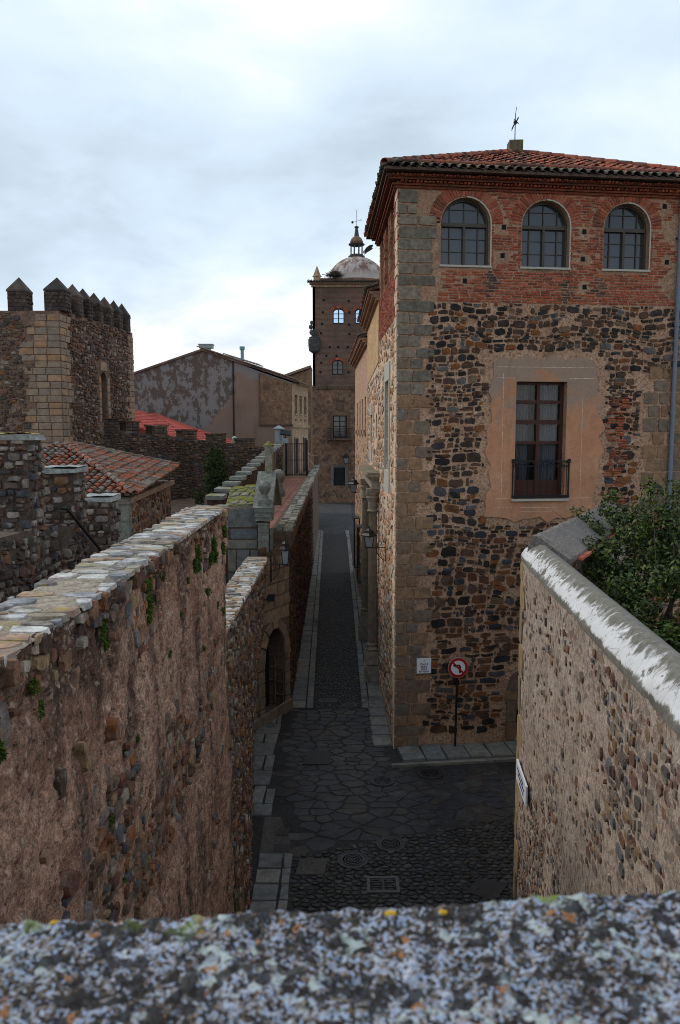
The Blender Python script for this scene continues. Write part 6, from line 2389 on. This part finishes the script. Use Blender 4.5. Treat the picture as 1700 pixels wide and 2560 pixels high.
# coat of arms wrapped round the corner
M['arms'] = stone_mat('weathered grey carving', [(.05, .05, .05), (.07, .068, .065)], .6, 5, .6)
ca = G()
ca.lathe((-3.0, 92.9, 17.6), [(.25, 0), (.62, .25), (.72, .9), (.72, 1.6), (.6, 1.75), (.62, 1.85), (.35, 1.95)], 14, 1.0, .8)
ca = ca.put('coat_of_arms', M['arms'], dt)
for (x, z_, r_) in ((-3.3, 20.0, .3), (-3.05, 19.8, .36), (-2.85, 20.1, .28), (-3.4, 20.6, .26), (-3.3, 21.1, .22), (-2.85, 18.9, .34), (-2.8, 18.2, .32)):
    G().ball((x, 92.8, z_), r_, 1, .8, 1.1, 9, 6).put('carved_crest', M['arms'], ca)
# dome
b = NB('stained white dome')
zz_ = b.zed()
st1 = b.noise(1.2, 6, .7, sc=(1, 1, .35))
st2 = b.noise(3.2, 5, .65, sc=(1, 1, .3), off=(4, 4, 4))
f = b.step(b.mt('ADD', b.mt('MULTIPLY', st1, .6), b.mt('MULTIPLY', st2, .5)), .49, .6)
hgt = b.mt('MULTIPLY', b.step(zz_[2], 26.7, 27.6), 1.0)
c = b.mix(b.mt('MULTIPLY', f, b.mt('MULTIPLY', hgt, .9)), (.42, .37, .335), (.13, .062, .045))
c = b.mix(b.mt('MULTIPLY', b.step(b.noise(.6, 4), .5, .65), .35), c, (.28, .25, .23))
M['dome'] = b.done(c, .9, .4, st2, .05)
DC = Vector((2.0, 97.0, 26.45))
prof = [(3.5, -.3), (3.5, -.05)] + [(3.48 * math.cos(t), .0 + 3.0 * math.sin(t)) for t in np.linspace(0, 1.43, 16)]
G().lathe(DC, prof, 48).put('dome', M['dome'], dt, smooth=True)
G().lathe(DC, [(3.62, -.5), (3.62, -.1), (3.5, -.05)], 48).put('drum', M['tlow'], dt)
M['lead'] = flat('dark weathered stone', (.06, .06, .06), .8, var=.35, scale=3)
la = G()
lz = DC.z + 2.95
la.lathe((DC.x, DC.y, lz), [(1.0, 0), (1.0, .16), (.86, .18), (.86, .3)], 8)
la = la.put('lantern_turret', M['lead'], dt)
for i in range(8):
    an = 2 * PI * (i + .5) / 8
    x, y = DC.x + .72 * math.cos(an), DC.y + .72 * math.sin(an)
    G().lathe((x, y, lz + .3), [(.1, 0), (.07, .1), (.08, .6), (.065, 1.0), (.11, 1.1)], 8).put('column', M['lead'], la)
G().lathe((DC.x, DC.y, lz + 1.4), [(.8, 0), (.98, .08), (.98, .18), (.8, .2)], 16).put('ring_cornice', M['lead'], la)
G().lathe((DC.x, DC.y, lz + 1.6), [(.8, 0), (.78, .3), (.6, .65), (.36, .85)], 18).put('cupola', M['tlow'], la, smooth=True)
G().lathe((DC.x, DC.y, lz + 2.4), [(.36, 0), (.3, .1), (.16, 1.05), (.26, 1.08), (.28, 1.2), (.1, 1.3)], 10).put('spire', M['lead'], la)
fr_ = G()
fr_.tube([(DC.x, DC.y, lz + 3.6), (DC.x, DC.y, lz + 5.6)], .025, 5)
fr_.tube([(DC.x - .45, DC.y, lz + 4.15), (DC.x + .55, DC.y, lz + 4.4)], .02, 5)
fr_.ball((DC.x - .5, DC.y, lz + 4.13), .15, seg=10, rings=6)
fr_.tube([(DC.x + .4, DC.y, lz + 4.45), (DC.x + .62, DC.y, lz + 4.35)], .03, 5)
fr_.put('weather_vane', M['iron'], la)
pn = G()
pn.box(DF, -3.1, -2.3, 25.65, 26.5, -1.2, -.4)
pn = pn.put('pinnacle', M['tanwall'], dt)
G().lathe((-2.7, 93.8, 26.5), [(.58, 0), (.58, .06), (.48, .08), (.03, 1.25)], 4).put('pinnacle_spire', M['tanwall'], pn)
ne = G()
for i in range(240):
    an, r_ = rg.uniform(0, 2 * PI), rg.uniform(0, .8)
    p = Vector((-.6 + r_ * 1.15 * math.cos(an), 94.2 + r_ * math.sin(an), 26.65 + rg.uniform(0, .55) * (1.1 - r_)))
    d_ = Vector((rg.gauss(0, 1), rg.gauss(0, 1), rg.gauss(0, .25))).normalized() * rg.uniform(.3, .7)
    ne.tube([p - d_, p + d_], .022, 3)
ne.tube([(-2.1, 94.2, 26.85), (-1.0, 94.2, 26.75)], .04, 4)
o = ne.put('stork_nest', M['bark'])
dress(o, 'dark twig stork nest on the tower roof beside the pinnacle', 'nest')
bd = G()
bx, by, bz = 2.95, 96.4, 29.42
bd.lathe((0, 0, 0), [(.01, 0), (.01, .01)], 3) if False else None
M['feather'] = flat('white stork feather', (.5, .5, .5), .8)
so = G()
so.ball((bx, by, bz + .5), .2, 1.6, .8, .9, 12, 8)
so.tube([(bx + .2, by, bz + .58), (bx + .34, by, bz + .8), (bx + .36, by, bz + .98)], .07, 7, .05)
so.ball((bx + .38, by, bz + 1.02), .08, 1.2, 1, 1, 10, 6)
so = so.put('stork', M['feather'])
dress(so, 'stork with raised dark wings landing on the dome beside the turret', 'stork')
for s_ in (-1, 1):
    g = G()
    rows = [((bx - .05, by + s_ * .15, bz + .62), .32), ((bx + .2, by + s_ * .4, bz + .95), .4), ((bx + .55, by + s_ * .6, bz + 1.15), .36), ((bx + .9, by + s_ * .7, bz + 1.22), .16)]
    V = []
    for (x, y, z_), ch_ in rows:
        V += [(x, y, z_), (x + .12, y, z_ - ch_), (x + .02, y + .03, z_ - .01), (x + .14, y + .03, z_ - ch_)]
    F = []
    for i in range(3):
        a, b2 = i * 4, i * 4 + 4
        F += [(a, a + 1, b2 + 1, b2), (a + 2, b2 + 2, b2 + 3, a + 3), (a, b2, b2 + 2, a + 2), (a + 1, a + 3, b2 + 3, b2 + 1)]
    g.add(V, F)
    g.put('wing', M['iron'], so)
    G().tube([(bx - .05, by + s_ * .07, bz + .4), (bx - .02, by + s_ * .07, bz + .2), (bx - .05, by + s_ * .07, bz - .02)], .018, 5).put('leg', M['brick'], so)
G().tube([(bx + .44, by, bz + 1.02), (bx + .68, by, bz + .96)], .03, 6, .006).put('beak', M['brick'], so)

# ------------------------------------------------------------------ garden wall on the right
rg = random.Random(33)
gw = root('garden_wall', (3.15, 13.4, 0), 'pale mortared garden wall on the right under a whitewashed sloping coping', 'wall')
M['gardenmort'] = mortar_mat('pale garden wall mortar', (.245, .198, .16), (.4, .335, .285), 1.6, 45, dark=((.17, .13, .1), .6, .8), streak=((.19, .15, .11), .6, 2.5), specks=((.12, .1, .09), 16, .84))
M['gardenstone'] = stone_mat('garden wall stone', [(.14, .112, .093), (.17, .1, .07), (.11, .108, .114), (.2, .135, .085), (.14, .085, .067), (.2, .17, .143), (.085, .072, .066), (.27, .23, .195), (.12, .07, .053), (.17, .14, .12)], .45, 9, .6, dark=((.05, .04, .035), .62, 1.2))
RF_ = Fr((3.16, 13.42, 0), (-.083, -.9966, 0))
RLN = 12.6
V, F = sheet(RF_, 0, RLN, 0, 6.22, .05, lambda U, W: .06 * (fbm(U * .9, W * .7, 3, 5) - .5) + .035 * (fbm(U * 6, W * 4, 4, 19, .6) - .5), .05)
put('wall_face', V, F, M['gardenmort'], gw)
G().box(RF_, .0, RLN, 0, 6.2, -.46, -.07).put('wall_core', M['gardenmort'], gw)
st = []
for p in masonry(.35, 11.0, .1, 6.1, .06, .19, .07, .24, .012, rg, .3, .05):
    u, z_ = cen(p)
    d_ = .2 + .55 * max(0, min(1, (3.9 - z_) / 2.2))
    if float(fbm(np.array([u * 1.1]), np.array([z_ * 1.1]), 2, 5)[0]) > .8 - d_ * .72 or rg.random() < .2:
        st.append(p)
stones(gw, RF_, st, M['gardenstone'], 'stone', 'small_stones', (-.004, .022), .14, 300, 8, rg)
M['gardenquoin'] = stone_mat('garden wall quoin', [(.25, .185, .115), (.2, .15, .11), (.28, .205, .125), (.19, .145, .105)], .35, 6, .5, dark=((.11, .085, .065), .58, .9))
qs = []
z = 0
k = 0
while z < 6.1:
    h = rg.uniform(.45, .68)
    l = (.3, .6)[k % 2] * rg.uniform(.8, 1.1)
    qs.append(shrink(rect(.0, l, z, min(z + h, 6.15), .02, rg), .005, .08, rg))
    z += h
    k += 1
stones(gw, RF_, qs, M['gardenquoin'], 'quoin', 'quoins', (.014, .02), .04, 60, 4, rg)
G().box(Fr((3.16, 13.42, 0), (1, .1, 0)), 0, .5, 0, 6.15, -.5, .0).put('wall_end', M['gardenquoin'], gw) if False else None
RE = Fr((3.6, 13.47, 0), (-1, -.12, 0))
stones(gw, RE, [rect(0, .44, z_, z_ + .5, .03, rg) for z_ in np.arange(0, 6, .52)], M['gardenquoin'], 'quoin', 'end_quoins', (.02, .03), .05, 0, 99, rg)
# whitewashed coping with a rounded ridge
b = NB('flaking whitewashed coping')
n1, n2 = b.noise(3.2, 6, .68), b.noise(14, 5, .7)
xs = b.zed()
nrm = b.n('ShaderNodeSeparateXYZ')
b.l(b.pos.outputs['True Normal'], nrm.inputs[0])
side = b.step(b.mt('MULTIPLY', nrm.outputs[0], -1.0), .05, .25)
wsh = b.step(b.mt('ADD', b.mt('MULTIPLY', n1, .9), b.mt('MULTIPLY', n2, .35)), .5, .56)
drip = b.mt('ADD', b.noise(9, 5, .7, sc=(.35, 1, .35), off=(2, 6, 1)), b.mt('MULTIPLY', n1, .6))
hgt = b.mt('MULTIPLY', b.step(b.mt('ADD', xs[2], b.mt('MULTIPLY', drip, .16)), 6.395, 6.42), b.mt('SUBTRACT', 1.0, b.step(b.mt('ADD', xs[2], b.mt('MULTIPLY', b.mt('SUBTRACT', drip, .8), .42)), 6.41, 6.47)))
c = b.mix(b.step(n2, .3, .7), (.1, .092, .078), (.21, .195, .165))
c = b.mix(b.mt('MULTIPLY', b.step(b.noise(5, 5, .65, off=(1, 8, 3)), .58, .68), .6), c, (.12, .11, .04))
c = b.mix(b.mt('MULTIPLY', b.mt('MULTIPLY', side, wsh), hgt), c, b.mix(n2, (.5, .49, .48), (.7, .69, .68)))
crk = b.noise(2.2, 3, .5, off=(3, 3, 3), dist=1.2)
c = b.mix(b.mt('MULTIPLY', b.mt('SUBTRACT', 1.0, b.step(b.mt('ABSOLUTE', b.mt('SUBTRACT', crk, .5)), .0, .007)), .75), c, (.1, .085, .07))
M['whitecope'] = b.done(c, .9, .6, b.mt('ADD', n1, n2), .015)


def coping(o, d_, L, name, mat, step_=.05):
    """rounded coping swept along a wall top"""
    f_ = Fr(o, d_)
    pr = [(.04, -.06), (.045, .02), (.035, .045), (-.03, .14), (-.11, .225), (-.16, .265), (-.22, .28), (-.3, .262), (-.39, .19), (-.52, .1), (-.56, .02), (-.54, -.04)]
    n_ = int(L / step_)
    V, F = [], []
    m = len(pr)
    ss = np.linspace(0, L, n_ + 1)
    for i, s_ in enumerate(ss):
        for k, (n__, z_) in enumerate(pr):
            a = float(fbm(np.array([s_ * 2.2]), np.array([k * .4]), 3, 3)[0]) - .5
            b2 = float(fbm(np.array([s_ * 9]), np.array([k * .9]), 2, 8)[0]) - .5
            V.append(f_.P(s_, z_ + .05 * a + .018 * b2, n__ + .05 * a + .015 * b2))
    for i in range(n_):
        for k in range(m - 1):
            F.append((i * m + k, (i + 1) * m + k, (i + 1) * m + k + 1, i * m + k + 1)[::-1])
    F.append(tuple(range(m)))
    F.append(tuple(n_ * m + k for k in range(m))[::-1])
    return put(name, V, F, mat, gw, smooth=True)


coping((3.18, 13.4, 6.24), RF_.U, RLN, 'coping', M['whitecope'])
# the return of the wall towards the palace, coping and a fillet of red tiles
M['greycope'] = mortar_mat('grey cement coping', (.14, .125, .115), (.2, .18, .165), 2.5, 60, moss=((.2, .17, .06), .62, 3))
AD = Vector((3.2, 5.9, 0)).normalized()
AR = Fr((3.62, 13.5, 0), -AD)       # faces the little square
arm = Fr((3.2, 12.95, 0), AD)       # u runs to the palace; faces the garden
G().box(arm, .3, 7.5, 0, 6.25, -.0, .42).put('return_wall', M['gardenmort'], gw)
st = [shrink(p, .03, .22, rg) for p in cells(.9, 4.5, 4.0, 6.1, .3, .22, .42, .15, rg) if rg.random() < .6]
stones(gw, Fr(arm.P(0, 0, .42), AD), st, M['gardenstone'], 'stone', 'return_stones', (.012, .03), .25, 60, 8, rg)
f_ = arm
pr = [(-.12, 6.2), (-.1, 6.3), (-.06, 6.6), (.0, 6.66), (.08, 6.65), (.62, 6.3), (.62, 6.22)]
V, F = [], []
n_ = 60
for i in range(n_ + 1):
    s_ = .1 + 7.3 * i / n_
    for k, (nn, z_) in enumerate(pr):
        V.append(f_.P(s_, z_ + .02 * (rg.random() - .5), nn + .02 * (rg.random() - .5)))
m = len(pr)
for i in range(n_):
    for k in range(m - 1):
        F.append((i * m + k, i * m + k + 1, (i + 1) * m + k + 1, (i + 1) * m + k)[::-1])
F.append(tuple(range(m))[::-1])
F.append(tuple(n_ * m + k for k in range(m)))
put('return_coping', V, F, M['greycope'], gw)
M['pinktile'] = stone_mat('pale red fillet tile', [(.42, .14, .1), (.38, .12, .09), (.46, .17, .13)], .3, 8, .3)
for i in range(9):
    G().box(arm, .75 + i * .43, 1.16 + i * .43, 6.2, 6.25, .42, .7, .006).put('fillet_tile', M['pinktile'], gw)

# ------------------------------------------------------------------ evergreen thicket in the garden
G().prism(XY, [(3.7, 1), (16, 1), (16, 20), (7.6, 20), (3.9, 13.3)], .1, 3.0).put('garden_ground', M['wetmortar'], kind='structure')['kind'] = 'structure'
bu = root('garden_bush', (6.2, 12.5, 3.0), 'big dense evergreen bush spilling over the garden wall on the right', 'bush')
for i in range(7):
    x, y = 5.2 + rg.uniform(0, 2.6), 9.5 + rg.uniform(0, 6.5)
    G().tube([(x, y, 3.0), (x + rg.uniform(-.3, .3), y + rg.uniform(-.3, .3), 4.6), (x + rg.uniform(-.6, .6), y + rg.uniform(-.6, .6), 6.3)], .07, 6, .02).put('stem', M['bark'], bu)
M['bushleaf'] = stone_mat('glossy dark leaf', [(.02, .032, .011), (.036, .056, .016), (.06, .086, .021), (.013, .02, .009), (.1, .118, .028), (.026, .04, .013), (.042, .062, .018)], .3, 2.0, 0, rough=.55)
bl = []
tops = [(4.9, 14.6, 6.5, .8), (5.6, 15.6, 7.15, .95), (6.6, 16.0, 7.5, 1.0), (7.6, 15.6, 7.5, 1.1), (5.4, 13.2, 6.35, .95), (6.6, 13.6, 7.0, 1.1), (7.8, 13.6, 7.3, 1.2), (5.0, 11.8, 5.6, .9), (6.0, 11.4, 6.1, 1.1), (7.2, 11.4, 6.6, 1.2), (4.6, 10.2, 4.6, .9), (5.6, 9.6, 5.2, 1.1), (6.6, 9.2, 5.7, 1.2), (4.6, 8.2, 4.2, .9), (5.6, 7.6, 4.6, 1.1), (4.7, 13.0, 5.1, .75), (4.5, 11.6, 4.6, .8), (8.6, 15, 7.6, 1.2), (5.4, 10.6, 5.75, 1.0), (6.2, 10.2, 6.1, 1.0), (5.2, 9.0, 5.0, 1.0), (6.0, 8.6, 5.4, 1.1), (4.9, 12.2, 5.75, .8), (7.0, 12.6, 6.95, 1.0), (6.2, 14.8, 7.2, 1.0), (7.2, 10.4, 6.5, 1.1), (8.4, 12.5, 7.2, 1.2)]
for (x, y, z_, r_) in tops:
    for i in range(26):
        d_ = Vector((rg.gauss(0, 1), rg.gauss(0, 1), rg.gauss(0, 1))).normalized()
        bl.append((Vector((x, y, z_ - r_ * .9)) + d_ * r_ * rg.uniform(.45, 1.0), rg.uniform(.16, .34)))


def pk2():
    c_, r_ = rg.choice(bl)
    d_ = Vector((rg.gauss(0, 1), rg.gauss(0, 1), rg.gauss(0, 1))).normalized()
    return c_ + d_ * r_ * rg.uniform(.35, 1.1), d_


V, F = leaves(85000, pk2, .085, rg, .55)
put('foliage', V, F, M['bushleaf'], bu)
V, F = leaves(9000, lambda: (Vector((rg.uniform(4.2, 9), rg.uniform(7, 16), rg.uniform(3.0, 4.2))), Vector((0, 0, 1))), .12, rg, .55)
put('low_foliage', V, F, M['bushleaf'], bu)
tg = G()
for i in range(70):
    c_, r_ = rg.choice(bl)
    if c_.z < 5.2:
        continue
    d_ = Vector((rg.uniform(-.7, .4), rg.uniform(-.5, .5), rg.uniform(.4, 1.1))).normalized() * rg.uniform(.5, 1.1)
    tg.tube([c_, c_ + d_ * .5 + Vector((0, 0, .05)), c_ + d_], .008, 4, .003)
tg.tube([(6.2, 11.0, 5.6), (6.25, 11.05, 6.8), (6.3, 11.1, 7.9)], .012, 5, .005)
tg.put('twigs', M['bark'], bu)

# ------------------------------------------------------------------ signs
M['white'] = flat('white sign enamel', (.7, .72, .75), .35, var=.05)
M['red'] = flat('red sign enamel', (.36, .012, .018), .35, var=.08)
M['ink'] = flat('black lettering', (.012, .012, .014), .5)
M['blue'] = flat('blue lettering', (.03, .07, .3), .5)


def text(fr, u, w_, n_, s, size, mat, par, name='lettering', bold=0.0):
    cu = bpy.data.curves.new(name, 'FONT')
    cu.body = s
    cu.size = size
    cu.align_x = 'CENTER'
    cu.align_y = 'CENTER'
    cu.extrude = .001
    cu.offset = bold
    cu.resolution_u = 3
    tmp = bpy.data.objects.new('tmp_text', cu)
    COL.objects.link(tmp)
    dg = bpy.context.evaluated_depsgraph_get()
    me = bpy.data.meshes.new_from_object(tmp.evaluated_get(dg))
    me.name = name
    bpy.data.objects.remove(tmp)
    bpy.data.curves.remove(cu)
    me.materials.clear()
    me.materials.append(mat)
    return inst(name, me, fr.M(u, w_, n_), par)


sp_ = root('street_sign', PF.P(.77, 2.27, .05), 'small white street name plaque with black capitals on the palace corner', 'street sign')
G().box(PF, .58, .965, 2.07, 2.47, .03, .06).put('plate', M['white'], sp_)
for z_, s, sz in ((2.405, '1', .1), (2.315, 'CALLE', .078), (2.245, 'ARCO', .062), (2.185, 'DE LA', .062), (2.12, 'ESTRELLA', .062)):
    text(PF, .772, z_, .062, s, sz, M['ink'], sp_, bold=.0015)
rs = root('no_left_turn_sign', PF.P(1.67, 0, .22), 'round red and white no left turn sign on a black pole', 'road sign')
SGf = Fr(PF.P(1.64, 2.25, .26), PF.U)


def disc(f_, r, n0, n1, seg=40):
    return G().prism(f_, [(r * math.cos(2 * PI * i / seg), r * math.sin(2 * PI * i / seg)) for i in range(seg)], n0, n1)


disc(SGf, .272, -.012, .0).put('rim', M['trim'], rs)
disc(SGf, .262, .0, .004).put('red_ring', M['red'], rs)
disc(SGf, .19, .004, .007).put('white_disc', M['white'], rs)
ag = G()
ag.prism(SGf, [(.025, -.14), (.075, -.14), (.075, .03), (.055, .07), (.02, .085), (.02, .04), (.025, .03)], .007, .01)
ag.prism(SGf, [(-.07, .04), (.02, .04), (.02, .085), (-.07, .085)], .007, .01)
ag.prism(SGf, [(-.15, .0625), (-.07, .015), (-.07, .11)], .007, .01)
ag.put('arrow', M['ink'], rs)
G().prism(SGf, [(-.152, .118), (.118, -.152), (.152, -.118), (-.118, .152)], .0105, .0135).put('slash', M['red'], rs)
pb_ = PF.P(1.6, 0, .24)
G().tube([PF.P(1.6, .0, .22), PF.P(1.64, 2.45, .22)], .028, 10).put('pole', M['iron'], rs)
ns = root('notice_sign', RF_.P(1.0, 2.6, .06), 'white notice plate with faded lines of lettering on the right garden wall', 'notice')
G().box(RF_, .5, 1.56, 2.46, 2.8, .05, .08).put('plate', M['white'], ns)
for z_, a, b_, mt_ in ((2.7, .62, 1.0, 'ink'), (2.7, 1.03, 1.3, 'ink'), (2.63, .7, .95, 'ink'), (2.63, .98, 1.4, 'ink'), (2.54, .85, 1.35, 'blue')):
    g = G()
    u = a
    while u < b_ - .02:
        l = rg.uniform(.015, .035)
        g.box(RF_, u, u + l, z_ - .02, z_ + .02, .0805, .083)
        u += l + .012
    g.put('faded_lettering', M[mt_], ns)

# ------------------------------------------------------------------ parapet under the camera
b = NB('lichen crusted granite')
vc = b.n('ShaderNodeSeparateColor')
b.l(b.vor(290), vc.inputs[0])
vd = b.n('ShaderNodeSeparateColor')
b.l(b.vor(95), vd.inputs[0])
nA, nB, nC = b.noise(16, 5, .62), b.noise(11, 5, .65, off=(3, 9, 2)), b.noise(26, 4, .6, off=(8, 1, 6))
fsel = b.mt('ADD', b.mt('MULTIPLY', vc.outputs[0], .6), b.mt('ADD', b.mt('MULTIPLY', nA, 1.1), -.38))
c = b.ramp(fsel, [(0, (.022, .019, .018)), (.3, (.045, .036, .031)), (.36, (.11, .075, .05)), (.42, (.17, .15, .14)), (.5, (.2, .235, .31)), (.56, (.29, .3, .34)), (.63, (.25, .315, .44)), (.7, (.2, .15, .115)), (.745, (.34, .38, .46)), (.85, (.45, .46, .48))], True)
c = b.mix(b.mt('MULTIPLY', b.step(b.mt('ADD', b.mt('MULTIPLY', nB, .8), b.mt('MULTIPLY', vd.outputs[0], .28)), .66, .72), .7), c, (.4, .46, .43))
c = b.mix(b.mt('MULTIPLY', b.step(b.mt('ADD', nC, b.mt('MULTIPLY', vd.outputs[1], .3)), .69, .75), .9), c, (.016, .014, .013))
c = b.mix(b.mt('MULTIPLY', b.step(vd.outputs[2], .972, .975), b.step(vc.outputs[1], .35, .4)), c, (.27, .12, .045))
c = b.mix(b.mt('MULTIPLY', b.step(b.noise(24, 4, .5, off=(5, 5, 9)), .7, .72), .6), c, (.3, .125, .1))
yy = b.zed()
edge_ = b.mt('MULTIPLY', b.step(b.mt('ADD', yy[1], b.mt('MULTIPLY', nB, .03)), .735, .775), b.step(b.noise(15, 4, .6, off=(2, 2, 5)), .58, .62))
c = b.mix(b.mt('MULTIPLY', edge_, .85), c, (.16, .2, .035))
c = b.mix(b.mt('MULTIPLY', b.step(b.noise(13, 3, .5, off=(1, 7, 3)), .71, .72), b.step(yy[1], .735, .745)), c, (.5, .3, .02))
M['lichen'] = b.done(c, .9, .5, b.mt('ADD', vc.outputs[0], nA), .004)
pp_ = root('parapet', (0, .6, 7.3), 'lichen-speckled granite parapet across the bottom of the view', 'parapet')


def pz_(U, W):
    base = .008 + .034 * U + .03 * (U > .2) * (U - .2)
    edge__ = -.9 * np.clip(W - .745 - .01 * np.sin(U * 5 + 1), 0, 1) ** 1.0 * np.clip((W - .745) * 40, 0, 1)
    return base + edge__ + .012 * (fbm(U * 9, W * 9, 3, 2) - .5) + .013 * (fbm(U * 60, W * 60, 3, 6, .6) - .5) + .007 * (fbm(U * 190, W * 190, 2, 11) - .5)


PT = Fr((0, 0, 7.905), (1, 0, 0), (0, 1, 0))
V, F = sheet(PT, -1.2, 1.3, .42, .80, .0031, pz_)
put('speckled_top', V, F, M['lichen'], pp_)
G().box(XY, -1.65, 1.9, .1, .76, 6.0, 7.83).put('parapet_body', M['lichen'], pp_)
M['yellow'] = flat('yellow lichen', (.5, .3, .02), .9, var=.4, scale=300)
for (x, r_) in ((.05, .0042), (.103, .0034), (-.29, .0025)):
    zc = 7.905 + float(pz_(np.array([x]), np.array([.742]))[0])
    G().ball((x, .742, zc + .001), r_, 1.3, 1, .7, 9, 6).ball((x + r_, .744, zc), r_ * .7, 1, 1.2, .7, 8, 5).put('yellow_lichen', M['yellow'], pp_)
G().box(XY, -1.65, -1.2, .1, .77, 7.83, 7.88).box(XY, 1.3, 1.9, .1, .77, 7.83, 7.95).put('parapet_top', M['lichen'], pp_)
print('STAT', STAT)
